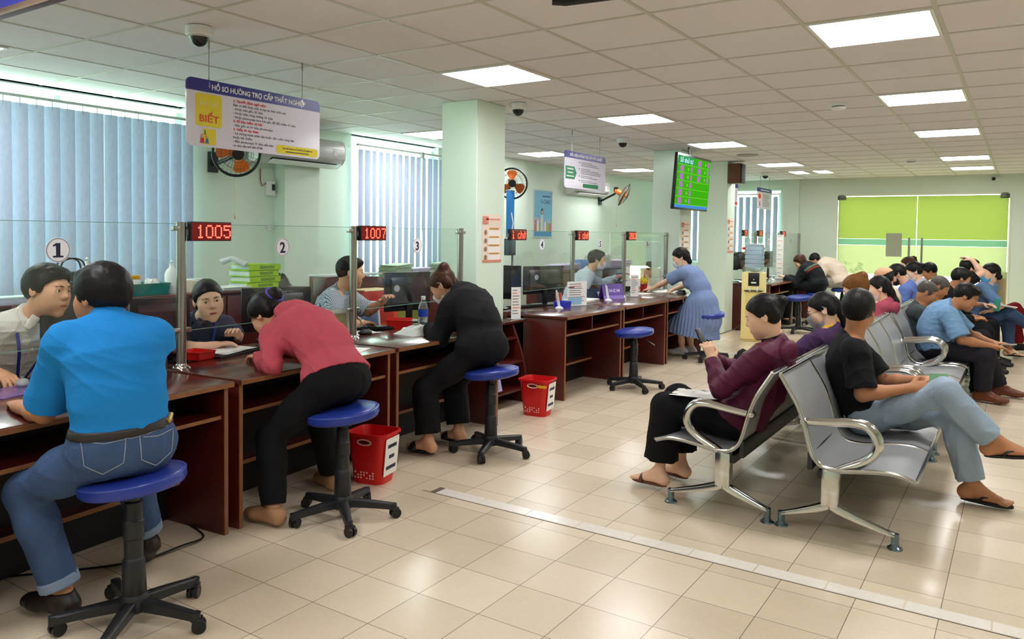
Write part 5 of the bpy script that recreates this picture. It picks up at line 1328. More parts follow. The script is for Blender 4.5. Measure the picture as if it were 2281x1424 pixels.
def solve(groups, h, wr=None):
    """groups of primitives -> vertices, quads (surface nets)"""
    lo = np.min([pbox(p)[0] for g in groups for p in g[0]], 0) - 3 * h; hi = np.max([pbox(p)[1] for g in groups for p in g[0]], 0) + 3 * h
    n = np.ceil((hi - lo) / h).astype(int) + 1
    ax = [(lo[i] + h * np.arange(n[i])).astype(F32) for i in range(3)]
    F = np.full(n, .3, F32)
    def sl(a, b):
        i0 = np.clip(np.floor((a - lo) / h).astype(int), 0, n - 1); i1 = np.clip(np.ceil((b - lo) / h).astype(int) + 1, 1, n)
        return i0, i1
    for prims, clips, gk in groups:
        g0 = np.min([pbox(p)[0] for p in prims], 0) - .04; g1 = np.max([pbox(p)[1] for p in prims], 0) + .04
        a, b = sl(g0, g1); G = np.full(b - a, .3, F32)
        for p in prims:
            k = p[-2]; q0, q1 = pbox(p); i0, i1 = sl(q0 - k - 2 * h, q1 + k + 2 * h); i0 = np.maximum(i0, a); i1 = np.minimum(i1, b)
            if np.any(i1 <= i0): continue
            X, Y, Z = ax[0][i0[0]:i1[0], None, None], ax[1][None, i0[1]:i1[1], None], ax[2][None, None, i0[2]:i1[2]]
            d = pdist(p, X, Y, Z); s = tuple(slice(i0[i] - a[i], i1[i] - a[i]) for i in range(3))
            G[s] = -smin(-G[s], d, k) if p[-1] else smin(G[s], d, k)
        X, Y, Z = ax[0][a[0]:b[0], None, None], ax[1][None, a[1]:b[1], None], ax[2][None, None, a[2]:b[2]]
        for (c, nn) in clips:
            nn = nz(nn); G = np.maximum(G, X * F32(nn[0]) + Y * F32(nn[1]) + Z * F32(nn[2]) - F32(np.dot(c, nn)))
        s = tuple(slice(a[i], b[i]) for i in range(3)); F[s] = smin(F[s], G, gk)
    if wr is not None:
        I = np.nonzero(np.abs(F) < .03); P = np.stack([ax[i][I[i]] for i in range(3)], 1); F[I] += wr(P).astype(F32)
    F[[0, -1]] = .3; F[:, [0, -1]] = .3; F[:, :, [0, -1]] = .3
    B = F < 0
    c = np.zeros(n - 1, np.uint8)
    for dx in (0, 1):
        for dy in (0, 1):
            for dz in (0, 1): c += B[dx:n[0] - 1 + dx, dy:n[1] - 1 + dy, dz:n[2] - 1 + dz]
    I = np.nonzero((c > 0) & (c < 8)); m = len(I[0]); idx = np.full(n - 1, -1, np.int32); idx[I] = np.arange(m)
    co = [(dx, dy, dz) for dx in (0, 1) for dy in (0, 1) for dz in (0, 1)]
    f = np.stack([F[I[0] + x, I[1] + y, I[2] + z] for x, y, z in co], 1); C = np.array(co, float)
    acc = np.zeros((m, 3)); cnt = np.zeros(m)
    for i in range(8):
        for j in range(i + 1, 8):
            if np.abs(C[i] - C[j]).sum() != 1: continue
            hit = (f[:, i] < 0) != (f[:, j] < 0); den = f[:, i] - f[:, j]; t = np.where(hit, f[:, i] / np.where(np.abs(den) < 1e-9, 1, den), 0)
            acc += np.where(hit[:, None], C[i] + t[:, None] * (C[j] - C[i]), 0); cnt += hit
    v = lo + h * (np.stack(I, 1) + acc / cnt[:, None])
    Q = []
    for k in range(3):
        u_, w_ = (k + 1) % 3, (k + 2) % 3
        s0 = [slice(1, n[i] - 1) for i in range(3)]; s1 = list(s0); s0[k] = slice(0, n[k] - 1); s1[k] = slice(1, n[k])
        A, D = B[tuple(s0)], B[tuple(s1)]; J = np.nonzero(A != D); g = [J[i] + (0 if i == k else 1) for i in range(3)]
        def cell(du, dw):
            q = list(g); q[u_] = q[u_] - du; q[w_] = q[w_] - dw; return idx[tuple(q)]
        q = np.stack([cell(1, 1), cell(0, 1), cell(0, 0), cell(1, 0)], 1); fl = ~A[J]; q[fl] = q[fl][:, ::-1]; Q.append(q)
    return v, np.concatenate(Q)
def add_mesh(name, vq, m, parent, origin, smooth_iter=1):
    v, q = vq
    if smooth_iter:
        for _ in range(smooth_iter):      # one pass of quad-edge smoothing takes the grid steps off
            s = np.zeros_like(v); c = np.zeros(len(v))
            for i in range(4):
                a, b = q[:, i], q[:, (i + 1) % 4]
                for k in range(3): s[:, k] += np.bincount(a, v[b, k], len(v)) + np.bincount(b, v[a, k], len(v))
                c += np.bincount(a, minlength=len(v)) + np.bincount(b, minlength=len(v))
            v = v * .5 + .5 * s / np.maximum(c, 1)[:, None]
    v = v - np.asarray(origin)
    me = bpy.data.meshes.new(name); me.vertices.add(len(v)); me.vertices.foreach_set('co', v.astype(F32).ravel())
    me.loops.add(q.size); me.loops.foreach_set('vertex_index', q.astype(np.int32).ravel())
    me.polygons.add(len(q)); me.polygons.foreach_set('loop_start', np.arange(0, q.size, 4, dtype=np.int32)); me.polygons.foreach_set('use_smooth', np.ones(len(q), bool))
    me.materials.append(m); me.update(calc_edges=True); me.validate()
    o = bpy.data.objects.new(name, me); COL.objects.link(o); o.parent = parent
    return o
def folds(amp, f=34, seed=0, dirv=None):
    rg = np.random.default_rng(seed); K = rg.normal(size=(4, 3)); K /= np.linalg.norm(K, axis=1)[:, None]
    if dirv is not None: K = K * .45 + np.asarray(dirv)[None] * .9
    ph = rg.uniform(0, 6, 4)
    def w(P):
        o = 0
        for i in range(4):
            fi = f * (.7 + .35 * i); a = P @ K[i] * fi + ph[i] + 1.6 * np.sin(P @ K[(i + 1) % 4] * fi * .45 + ph[(i + 2) % 4]); o = o + (1 - np.abs(np.sin(a))) ** 2 - .22
        return -amp * o / 2
    return w

SKIN = {k: mat('skin_' + k, srgb(*c), .5, noise=(14, .06), spec=.35) for k, c in dict(light=(236, 192, 162), mid=(214, 162, 128), tan=(184, 128, 92), dark=(152, 100, 68)).items()}
LIPS = mat('lips', srgb(178, 92, 84), .45); BROW = mat('eyebrow_hair', srgb(52, 38, 32), .9); EYEW = mat('eye_white', srgb(232, 228, 222), .25); IRIS = mat('iris_dark', srgb(34, 22, 16), .15)
def hair_mat(name, c, hi):
    m = bpy.data.materials.new(name); m.use_nodes = True; nt = m.node_tree; b = nt.nodes['Principled BSDF']; b.inputs['Roughness'].default_value = .46; b.inputs['Specular IOR Level'].default_value = .22
    tc = nt.nodes.new('ShaderNodeTexCoord'); mp = nt.nodes.new('ShaderNodeMapping'); mp.inputs['Scale'].default_value = (40, 40, 9); n = nt.nodes.new('ShaderNodeTexNoise'); n.inputs['Scale'].default_value = 3.2; n.inputs['Detail'].default_value = 4
    nt.links.new(tc.outputs['Object'], mp.inputs[0]); nt.links.new(mp.outputs[0], n.inputs['Vector'])
    mx = nt.nodes.new('ShaderNodeMix'); mx.data_type = 'RGBA'; mx.inputs[6].default_value = c; mx.inputs[7].default_value = hi; nt.links.new(n.outputs['Fac'], mx.inputs[0]); nt.links.new(mx.outputs[2], b.inputs['Base Color'])
    bp = nt.nodes.new('ShaderNodeBump'); bp.inputs['Strength'].default_value = .4; bp.inputs['Distance'].default_value = .003; nt.links.new(n.outputs['Fac'], bp.inputs['Height']); nt.links.new(bp.outputs[0], b.inputs['Normal'])
    return m
HBLK = hair_mat('black_hair', srgb(10, 9, 10), srgb(28, 24, 23)); HBRN = hair_mat('brown_hair', srgb(40, 22, 14), srgb(84, 50, 28)); HGIN = hair_mat('copper_brown_hair', srgb(70, 40, 16), srgb(140, 88, 34)); HGRY = hair_mat('greying_hair', srgb(44, 40, 38), srgb(110, 102, 96))
def cloth_mat(name, col, scale=26, var=.1, rough=.85, bump=.25):
    return mat(name, col, rough, noise=(scale, var), bump=(scale * 9, bump), spec=.25)
def rotm(yaw, pitch=0, roll=0):
    """columns right, forward, up; yaw: heading angle of the forward axis from +X in degrees; pitch up, roll to the right"""
    y, p, r = R_(yaw), R_(pitch), R_(roll)
    f = V(math.cos(y) * math.cos(p), math.sin(y) * math.cos(p), math.sin(p)); rt = V(math.sin(y), -math.cos(y), 0); up = np.cross(rt, f)
    rt2 = rt * math.cos(r) - up * math.sin(r); up2 = np.cross(rt2, f)
    return np.stack([rt2, f, up2], 1)
def ik(a, c, l1, l2, pole):
    d = c - a; L = np.linalg.norm(d); L_ = min(L, (l1 + l2) * .999); u = d / (L + 1e-9); x = (l1 * l1 - l2 * l2 + L_ * L_) / (2 * L_); hh = math.sqrt(max(l1 * l1 - x * x, 0))
    p = pole - u * (pole @ u); return a + u * x + nz(p) * hh

def hand_prims(w, hd, pn, side, curl, s):
    hd = nz(hd); pn = nz(pn - hd * (pn @ hd)); th = np.cross(hd, pn) * (1 if side == 'R' else -1)
    P = [fcap(w + hd * .005 * s, w + hd * .082 * s, th, .027 * s, .039 * s, .018 * s, .0135 * s, k=.012)]
    for o, L, sp in ((.029, .070, .10), (.010, .079, .03), (-.0105, .074, -.04), (-.029, .058, -.12)):
        p = w + hd * .084 * s + th * o * s; a = 0
        for i, (q, r0, r1) in enumerate(((.45, .0098, .0090), (.32, .0090, .0084), (.23, .0084, .0072))):
            a += curl * (.55, .8, .5)[i]; d = nz(hd * math.cos(a) + pn * math.sin(a) + th * sp); e = p + d * L * q * s; P.append(cone(p, e, r0 * s, r1 * s, k=.0045)); p = e
    p = w + hd * .022 * s + th * .026 * s; d1 = nz(hd * .62 + th * .62 + pn * .35); e = p + d1 * .042 * s; P.append(cone(p, e, .0135 * s, .011 * s, k=.01))
    d2 = nz(hd * .85 + th * .2 + pn * (.25 + .4 * curl)); P.append(cone(e, e + d2 * .033 * s, .011 * s, .0085 * s, k=.006))
    return P
def foot_pts(ank, fd, up, s): return ank - up * .078 * s
def foot_prims(ank, fd, up, s, bare=True):
    fd = nz(fd); up = nz(up - fd * (up @ fd)); lat = np.cross(fd, up); b = foot_pts(ank, fd, up, s)
    P = [cone(ank, b - fd * .03 * s + up * .034 * s, .036 * s, .033 * s, k=.03), fcap(b - fd * .035 * s + up * .032 * s, b + fd * .135 * s + up * .02 * s, lat, .031 * s, .042 * s, .032 * s, .02 * s, k=.03), cone(ank + fd * .02 * s, b + fd * .09 * s + up * .035 * s, .032 * s, .024 * s, k=.03)]
    if bare:
        for i in range(5):
            o = (i - 2) * .0165; l = (.045, .043, .04, .035, .028)[i]; P.append(cone(b + fd * .142 * s + lat * o * s + up * .014 * s, b + fd * (.145 + l) * s + lat * o * 1.1 * s + up * .011 * s, .0115 * s, .0105 * s, k=.006))
    else: P.append(fcap(b + fd * .12 * s + up * .02 * s, b + fd * .185 * s + up * .018 * s, lat, .043 * s, .034 * s, .024 * s, .018 * s, k=.03))
    return P, b, fd, up, lat

def person(label, pel, yaw, neck, head, look, male=True, s=1.0, hs=1.0, swk=1.0, syaw=None, bend=.03, arms=None, legs=None, top=None, bottom=None, feet='shoe', footm=None, hair=None, skin='mid', res=.006, face=True, mask=None, group=None, extras=None):
    pel, neck, head = V(*pel), V(*neck), V(*head)
    root = thing('person', label, 'person', (pel[0], pel[1], 0), 0, group); O = V(pel[0], pel[1], 0)
    B = rotm(yaw); f, rt = B[:, 1], B[:, 0]; up = V(0, 0, 1)
    S = rotm(yaw if syaw is None else syaw); sf, sr = S[:, 1], S[:, 0]
    spine = nz(neck - pel); sl = np.linalg.norm(neck - pel)
    bk = nz(np.cross(spine, np.cross(spine, sf))) ; bk = bk if bk @ sf < 0 else -bk           # points out of the back
    at = lambda t: pel + (neck - pel) * t + bk * bend * math.sin(PI * t)
    w = (1.0 if male else .9) * s; sw = (.178 if male else .158) * s * swk
    hipw = (.17 if male else .178) * s
    tors = [ell(pel + up * .01, (hipw, .125 * s, .115 * s), np.stack([rt, f, up], 1), k=.05),
            fcap(at(.08), at(.45), (rt + sr) / 2, .152 * w, .142 * w, .108 * s, .10 * w, k=.06), fcap(at(.42), at(.76), sr, .143 * w, .155 * w, .104 * w, .100 * w, k=.06), fcap(at(.72), at(.9), sr, .155 * w, .115 * w, .10 * w, .07 * w, k=.06)]
    sh = {}
    for sd, g in (('R', 1), ('L', -1)):
        sh[sd] = neck - spine * .05 * s + sr * sw * g + bk * .0
        if arms and arms.get(sd, {}).get('s') is not None: sh[sd] = V(*arms[sd]['s'])
    for sd in 'RL': tors += [cone(sh[sd], at(.84), .058 * w, .07 * w, k=.05), cone(sh[sd], neck + spine * .01, .046 * w, .046 * w, k=.04)]
    if not male:
        for g in (1, -1): tors.append(ell(at(.66) - bk * .085 * s + sr * .065 * g * s, (.058 * s, .05 * s, .055 * s), np.stack([sr, sf, up], 1), k=.05))
    # head
    Rh = rotm(*look); Hp = lambda x, y, z: head + hs * (Rh @ V(x, y, z))
    E_ = lambda c, r, k=.02, sub=False: ell(Hp(*c), V(*r) * hs, Rh, k, sub)
    C_ = lambda a, b, r0, r1=None, k=.012, sub=False: cone(Hp(*a), Hp(*b), r0 * hs, (r0 if r1 is None else r1) * hs, k, sub)
    jw = 1.0 if male else .92
    hd_ = [E_((0, -.012, .034), (.0745, .094, .084), .03), E_((0, .024, -.032), (.062 * jw, .066, .072), .04), E_((0, .042, -.074), (.042 * jw, .042, .034), .03), C_((0, .07, -.1), (0, .066, -.094), .016, k=.03),
           C_((-.03, .076, .028), (.03, .076, .028), .012, k=.02), C_((0, .083, .02), (0, .099, -.016), .0075, .0098, .012), C_((-.012, .089, -.023), (.012, .089, -.023), .0085, k=.008), C_((0, .1, -.018), (0, .096, -.021), .0105, k=.008)]
    for g in (1, -1): hd_ += [E_((g * .042, .057, -.014), (.024, .022, .022), .025), E_((g * .031, .1, .008), (.017, .014, .0115), .014, True)]
    hd_ += [C_((-.02, .0775, -.058), (.02, .0775, -.058), .0095, k=.02), C_((0, .088, -.054), (0, .087, -.0555), .006, k=.012), C_((0, .085, -.066), (0, .084, -.067), .0075, k=.012)]
    for g in (1, -1): hd_ += [C_((g * .0175, .0835, .011), (g * .031, .0852, .0182), .0040, k=.004), C_((g * .031, .0852, .0182), (g * .047, .0755, .0118), .0040, k=.004), C_((g * .019, .0812, -.0008), (g * .044, .0762, -.0002), .0045, k=.004), E_((g * .033, .05, -.045), (.028, .03, .03), .03)]
    ears = []
    for g in (1, -1): ears += [E_((g * .077, -.012, .0), (.0085, .0185, .031), .008), E_((g * .086, -.008, .003), (.006, .011, .019), .006, True)]
    nk = [cone(neck - spine * .02, Hp(0, -.022, -.05), (.058 if male else .05) * s, (.052 if male else .046) * s, k=.03), cone(Hp(0, -.02, -.04), Hp(0, .0, -.06), .05 * hs, .05 * hs, k=.03)]
    # arms
    A = {}
    ua, fa = (.285 * s, .25 * s) if male else (.268 * s, .235 * s)
    limb = []; handg = []
    for sd, g in (('R', 1), ('L', -1)):
        a = (arms or {}).get(sd, {})
        W_ = V(*a['w']) if 'w' in a else sh[sd] + f * .24 - up * .26 + rt * g * -.02
        e = V(*a['e']) if 'e' in a else ik(sh[sd], W_, ua, fa, V(*a['pole']) if 'pole' in a else (-up * .8 + rt * g * .5 - f * .4))
        W_ = W_ if 'e' in a else e + nz(W_ - e) * fa
        hd2 = nz(V(*a['hd'])) if 'hd' in a else nz(W_ - e); pn = V(*a['pn']) if 'pn' in a else -up + f * .01
        A[sd] = (sh[sd], e, W_, hd2)
        m_ = 1.0 if male else .86
        limb.append([cone(sh[sd], sh[sd] + (e - sh[sd]) * .35, .058 * s * m_, .05 * s * m_, k=.03), cone(sh[sd] + (e - sh[sd]) * .3, e, .049 * s * m_, .041 * s * m_, k=.03), cone(e, e + (W_ - e) * .35, .041 * s * m_, .042 * s * m_, k=.02), cone(e + (W_ - e) * .35, W_, .041 * s * m_, .0255 * s * m_, k=.02)])
        handg.append([cone(e + (W_ - e) * .9, W_ + hd2 * .012, .027 * s * m_, .024 * s * m_, k=.012)] + hand_prims(W_, hd2, pn, sd, a.get('curl', .45), s * (1 if male else .92)))
    # legs
    LG = {}; legp = []; footp = []
    th_, sh_ = .42 * s, .41 * s
    for sd, g in (('R', 1), ('L', -1)):
        l = (legs or {}).get(sd, {})
        hip = pel + rt * g * .088 * s - up * .02
        kn = V(*l['k']) if 'k' in l else None; an = V(*l['a']) if 'a' in l else None
        if kn is None and an is None: kn = hip + f * th_ + rt * g * .04 + up * .01; an = V(*(kn + f * .02)[:2], .085)
        elif kn is None: kn = ik(hip, an, th_, sh_, f + up * .5 + rt * g * .15)
        elif an is None: an = V(*(kn + f * .02)[:2], .085)
        fd = nz(V(*l['f'])) if 'f' in l else nz(f + rt * g * .2); fu = V(*l['fu']) if 'fu' in l else up
        LG[sd] = (hip, kn, an, fd, fu); m_ = 1.0 if male else .96
        cb = nz(np.cross(np.cross(an - kn, f), an - kn)); cb = cb if cb @ (kn - hip) < 0 else -cb
        legp.append([cone(hip, hip + (kn - hip) * .5, .086 * s * m_, .074 * s * m_, k=.04), cone(hip + (kn - hip) * .45, kn, .074 * s * m_, .054 * s * m_, k=.04), cone(kn, kn + (an - kn) * .3 + cb * .012, .052 * s * m_, .056 * s * m_, k=.03), cone(kn + (an - kn) * .3 + cb * .012, kn + (an - kn) * .75, .055 * s * m_, .038 * s * m_, k=.03), cone(kn + (an - kn) * .7, an, .04 * s * m_, .034 * s * m_, k=.03)])
        footp.append(foot_prims(an, fd, fu, s * (1 if male else .93), feet in ('bare', 'sandal', 'flipflop')))
    body = [grp(inflate(tors, -.008), k=.02), grp(nk, k=.02), grp(hd_ , k=.02), grp(ears, k=.006)]
    for l in limb: body.append(grp(inflate(l, -.003), k=.02))
    for h_ in handg: body.append(grp(h_, k=.008))
    for l in legp: body.append(grp(inflate(l, -.004), k=.02))
    for fp in footp: body.append(grp(fp[0], k=.015))
    sk = SKIN[skin]
    add_mesh('body', solve(body, min(res, .0055)), sk, root, O)
    if face:
        for g in (1, -1):
            e_ = MB(); c0 = Hp(g * .031, .0725, .0075) - O; e_.ball(c0, .0128 * hs, n=16, m=11, mi=0)
            fw = Rh[:, 1]; c1 = c0 + fw * .0082 * hs; e_.ball(c1, .0066 * hs, n=12, m=8, mi=1); e_.build('eye', [EYEW, IRIS], root)
            b_ = MB().tube([Hp(g * .013, .0900, .0272) - O, Hp(g * .029, .0892, .0305) - O, Hp(g * .048, .0768, .0265) - O], [.0026 * hs, .0030 * hs, .0016 * hs], n=8); b_.build('eyebrow', BROW, root)
        if not mask:
            add_mesh('lips', solve([grp([C_((-.024, .0885, -.0582), (-.004, .0935, -.0567), .0030, .0048, .006), C_((.024, .0885, -.0582), (.004, .0935, -.0567), .0030, .0048, .006), C_((-.017, .0890, -.0618), (.017, .0890, -.0618), .0045, k=.006), C_((-.008, .0908, -.0638), (.008, .0908, -.0638), .0052, k=.006)])], .0022), LIPS, root, O)
    if mask:
        mp = inflate([E_((0, .026, -.034), (.062 * jw, .066, .07), .03), E_((0, .042, -.074), (.044 * jw, .042, .034), .03), C_((0, .07, -.1), (0, .066, -.094), .016, k=.03), E_((0, .06, -.04), (.04, .05, .05), .03), C_((0, .085, .0), (0, .1, -.02), .008, .011, .03)], .006 * hs)
        mk = [grp(mp, [(Hp(0, .09, -.004), Rh @ V(0, .25, 1)), (Hp(0, .012, -.06), Rh @ V(0, -1, .12)), (Hp(0, .05, -.115), Rh @ V(0, .3, -1))])]
        mo = add_mesh('face_mask', solve(mk, .0045, folds(.0012, 120, 3, Rh[:, 2])), mask, root, O)
        for g in (1, -1):
            MB().tube([Hp(g * .062, .02, -.02) - O, Hp(g * .076, .0, .012) - O, Hp(g * .084, -.012, .03) - O, Hp(g * .084, -.032, .012) - O, Hp(g * .078, -.02, -.03) - O, Hp(g * .058, .015, -.075) - O], .0017 * hs, n=6).build('ear_loop', WHITEP, mo)
    # hair
    if hair:
        hm, style = hair['m'], hair['style']
        base = [E_((0, -.014, .036), (.0745 + hair.get('t', .012), .094 + hair.get('t', .012), .084 + hair.get('t', .012)), .02)]
        fz, fy, nzz = hair.get('fz', .072), .085, hair.get('nz', -.07)      # hairline at the brow and at the nape
        if style == 'crop': base = [E_((0, -.014, .036), (.0795, .099, .0895), .02)]
        pn_ = Rh @ V(0, (fz - nzz), -(fy + .08)); clips = [(Hp(0, -.08, nzz), pn_)]
        if style == 'fringe': base.append(E_((0, .05, .062), (.066, .05, .04), .02))
        g_ = [grp(base, clips, .008)]
        if male: g_.append(grp([E_((0, .045, .088), (.06, .045, .028), .02), E_((0, -.06, .02), (.072, .05, .075), .02)], [(Hp(0, .0, .028), Rh @ V(0, -.12, -1))] if False else [], .02) if style in ('short', 'thick') else grp([E_((0, -.05, .04), (.07, .05, .06), .02)], (), .02))
        for sd in (1, -1):
            if male: g_.append(grp([E_((sd * .073, .014, .022), (.011, .022, .034), .01)], (), .01))
            else: g_.append(grp([E_((sd * .0675, .004, .034), (.010, .028, .034), .012), E_((sd * .05, -.055, -.005), (.03, .04, .048), .02)], (), .015))
        if 'bun' in hair: c = hair['bun']; g_.append(grp([E_(c[:3], (c[3], c[3] * .95, c[3] * .9), .02), C_((0, -.09, .04), c[:3], .03, .025)], (), .02))
        if 'tail' in hair: 
            q = [np.asarray(p, float) for p in hair['tail']]
            g_.append(grp([cone(q[i], q[i + 1], hair.get('tr', .03) * (1 - .12 * i), hair.get('tr', .03) * (1 - .12 * (i + 1)), k=.03) for i in range(len(q) - 1)] + [cone(Hp(0, -.09, .02), q[0], .035, .03, k=.03)], (), .02))
        if style == 'long': g_.append(grp([fcap(Hp(0, -.05, .02), Hp(0, -.075, -.2), Rh[:, 0], .085 * hs, .08 * hs, .05 * hs, .035 * hs, k=.03)] + [cone(Hp(sd * .076, .0, .03), Hp(sd * .085, -.02, -.18), .025 * hs, .03 * hs, k=.03) for sd in (1, -1)], (), .02))
        rq = Rh
        add_mesh('hair', solve(g_, min(res, .0055), folds(.0024, 85, 5, Rh[:, 2] * .2 + Rh[:, 0] * .9)), hm, root, O)
        if 'tie' in hair: c = hair['tie']; MB().tube([Hp(c[0] + c[3] * math.cos(q), c[1], c[2] + c[3] * math.sin(q)) - O for q in [2 * PI * i / 18 for i in range(18)]], .006, n=8, closed=True).build('hair_tie', hair['tiem'], root)
        if 'hat' in hair:
            ht = [grp(inflate(base, .008), [(Hp(0, 0, .045), Rh @ V(0, -.15, -1))], .01), grp([fcap(Hp(0, .03, .052), Hp(0, .13, .04), Rh[:, 0], .07 * hs, .055 * hs, .008, .006, k=.01)], (), .008)]
            add_mesh('cap', solve(ht, .005), hair['hat'], root, O)
    # clothes
    if top:
        tm, fit, hem = top['m'], top.get('fit', .013), top.get('hem', .04)
        ti = inflate(tors, fit); nax = nz(Hp(0, -.02, -.05) - neck)
        cl = [(at(hem), -(nz(at(.3) - at(0))) if 'hemn' not in top else V(*top['hemn'])), (neck + nax * top.get('nk', .022) + sf * .02, nax + sf * .45)]
        groups = [grp(ti, cl, .012)]
        for i, sd in enumerate('RL'):
            s_, e, W_, _ = A[sd]; q = inflate(limb[i], fit)
            if top['sleeve'] == 'short':
                tt = top.get('sl', .72); pt = s_ + (e - s_) * tt
                groups.append(grp(inflate([cone(s_, pt + (e - s_) * .12, .058 * s, .052 * s + top.get('flare', .01), k=.03)], fit), [(pt, e - s_)], .03))
            else:
                tt = top.get('sl', .97); pt = e + (W_ - e) * tt; groups.append(grp(q, [(pt, W_ - e)], .03))
        to = add_mesh(top.get('name', 'shirt'), solve(groups, res, folds(top.get('wr', .0035) * 1.55, top.get('wf', 26), top.get('seed', 1), top.get('wd'))), tm, root, O)
        if top.get('collar'):
            c0 = [cone(neck - nax * .015, neck + nax * .075, (.088 if male else .078) * s, (.066 if male else .057) * s, k=.01)]
            wing = [fcap(neck + nax * .03 + sf * .066 * s + sr * g * .018, neck - spine * .035 + sf * .092 * s + sr * g * .05 * s, sr * .8 - spine * g * .4, .026, .018, .006, .005, k=.006) for g in (1, -1)] if top.get('buttons') else []
            hp_ = top.get('ch', .05)
            add_mesh('collar', solve([grp(c0, [(neck + nax * hp_ + sf * .0, nax + sf * .16)])] + ([grp(wing, (), .008)] if wing else []), .005), top.get('cm', tm), root, O)
        if top.get('hood'):
            hc = neck + bk * .075 - spine * .03
            add_mesh('hood', solve([grp([ell(hc, (.132 * s, .058 * s, .098 * s), np.stack([sr, nz(np.cross(spine, sr)), spine], 1), k=.03), cone(neck + sr * .075 + nax * .005, hc + sr * .06, .038, .04, k=.03), cone(neck - sr * .075 + nax * .005, hc - sr * .06, .038, .04, k=.03)] + ([cone(hc, hc - spine * .1, .06, .025, k=.04)] if top.get('hoodpt') else []))], res, folds(.004, 30, 9)), top.get('hm', tm), root, O)
        if top.get('band'):      # a coloured stripe sewn round the body
            for (t0, t1, bm_, off) in top['band']:
                a0, a1 = at(t0), at(t1); ax_ = nz(a1 - a0)
                gs = [grp(inflate(tors, fit + off), [(a1, ax_), (a0, -ax_)])]
                add_mesh('stripe', solve(gs, res), bm_, root, O)
        if top.get('buttons'):
            MB().tube([at(t) - bk * (.118 * w + fit) - O for t in (.25, .4, .55, .7, .82)], .005, n=6, flat=(tuple(bk), .5)).build('placket', top.get('cm', tm), root)
    if bottom:
        bm_, fit, wst = bottom['m'], bottom.get('fit', .012), bottom.get('waist', .12)
        groups = [grp(inflate(tors[:2], fit), [(at(wst), nz(at(.3) - at(0)))], .03)]
        if bottom['kind'] == 'trousers':
            for i, sd in enumerate('RL'):
                hip, kn, an, _, _ = LG[sd]; c = bottom.get('cuff', .94); lo_ = bottom.get('loose', .006); pt = kn + (an - kn) * c
                q = inflate(legp[i][:2], fit) + inflate(legp[i][2:], fit * .6) + [cone(kn, kn + (an - kn) * 1.05, (.056 + lo_) * s + fit * .5, (bottom.get('leg', .05) + lo_) * s + fit * .4, k=.04)]
                groups.append(grp(q, [(pt, an - kn)], .03))
                if bottom.get('turnup'):
                    p0 = kn + (an - kn) * (c - .09); rr = (bottom.get('leg', .05) + lo_) * s + fit * .4 + .008
                    add_mesh('turn_up', solve([grp([cone(p0 - (an - kn) * .1, pt + (an - kn) * .1, rr, rr, k=.01)], [(pt + nz(an - kn) * .003, an - kn), (p0, kn - an)])], .006), bottom['turnup'], root, O)
        else:
            for q in bottom['prims']: groups.append(grp(q[0], q[1], .04))
        add_mesh(bottom.get('name', 'trousers'), solve(groups, res, bottom.get('wrf') or folds(bottom.get('wr', .0035) * 1.5, bottom.get('wf', 24), bottom.get('seed', 2))), bm_, root, O)
        if bottom.get('belt'):
            a0, a1 = at(wst - .075), at(wst - .005); ax_ = nz(a1 - a0)
            add_mesh('belt', solve([grp(inflate(tors[:2], fit + .006), [(a1, ax_), (a0, -ax_)])], .006), bottom['belt'], root, O)
    # footwear
    for fp in footp:
        P, b, fd, fu, lat = fp; q = s * (1 if male else .93)
        if feet == 'shoe':
            sg = [grp(inflate(P, .006), [(b + fu * .085 * q, fu)]), grp([fcap(b - fd * .05 * q + fu * .008, b + fd * .185 * q + fu * .008, lat, .04 * q, .04 * q, .011, .011, k=.01)])]
            add_mesh('shoe', solve(sg, .006), footm, root, O)
        elif feet in ('sandal', 'flipflop', 'slipper'):
            so = MB(); L = []
            for i in range(20):
                a = 2 * PI * i / 20; x = .075 + .128 * math.cos(a); yv = (.046 if math.cos(a) > 0 else .038) * math.sin(a) * (1 - .12 * (abs(math.cos(a)) < .5))
                L.append(b + fd * x * q + lat * yv * q - O)
            n_ = len(L); v = [p - fu * .012 for p in L] + [p + fu * .004 for p in L]
            so.raw(v, [(i, (i + 1) % n_, n_ + (i + 1) % n_, n_ + i) for i in range(n_)] + [tuple(range(n_ - 1, -1, -1)), tuple(range(n_, 2 * n_))])
            so_ = so.build('sandal_sole', footm, root, bev=.002)
            if feet == 'flipflop':
                t0 = b + fd * .155 * q + lat * 0 + fu * .012 - O
                for g in (1, -1):
                    MB().tube([t0, b + fd * .125 * q + lat * .018 * g * q + fu * .036 - O, b + fd * .06 * q + lat * .04 * g * q + fu * .03 - O, b + fd * .03 * q + lat * .042 * g * q - O], .009, n=8, flat=(tuple(fu), .5)).build('thong_strap', footm, so_)
            else:
                wdt = .012 if feet == 'sandal' else .03
                MB().tube([b + fd * .115 * q + lat * (.045 * math.cos(t)) * q + fu * (.045 * math.sin(t)) * q - O for t in [PI * i / 10 for i in range(11)]], wdt, n=8, flat=(tuple(nz(fu)), .35)).build('strap', footm, so_)
    info = dict(root=root, O=O, A=A, LG=LG, Hp=Hp, Rh=Rh, at=at, bk=bk, sr=sr, sf=sf, f=f, rt=rt, spine=spine, tors=tors, hands={sd: A[sd][2] + A[sd][3] * .08 for sd in 'RL'}, neck=neck)
    if extras: extras(info)
    return info
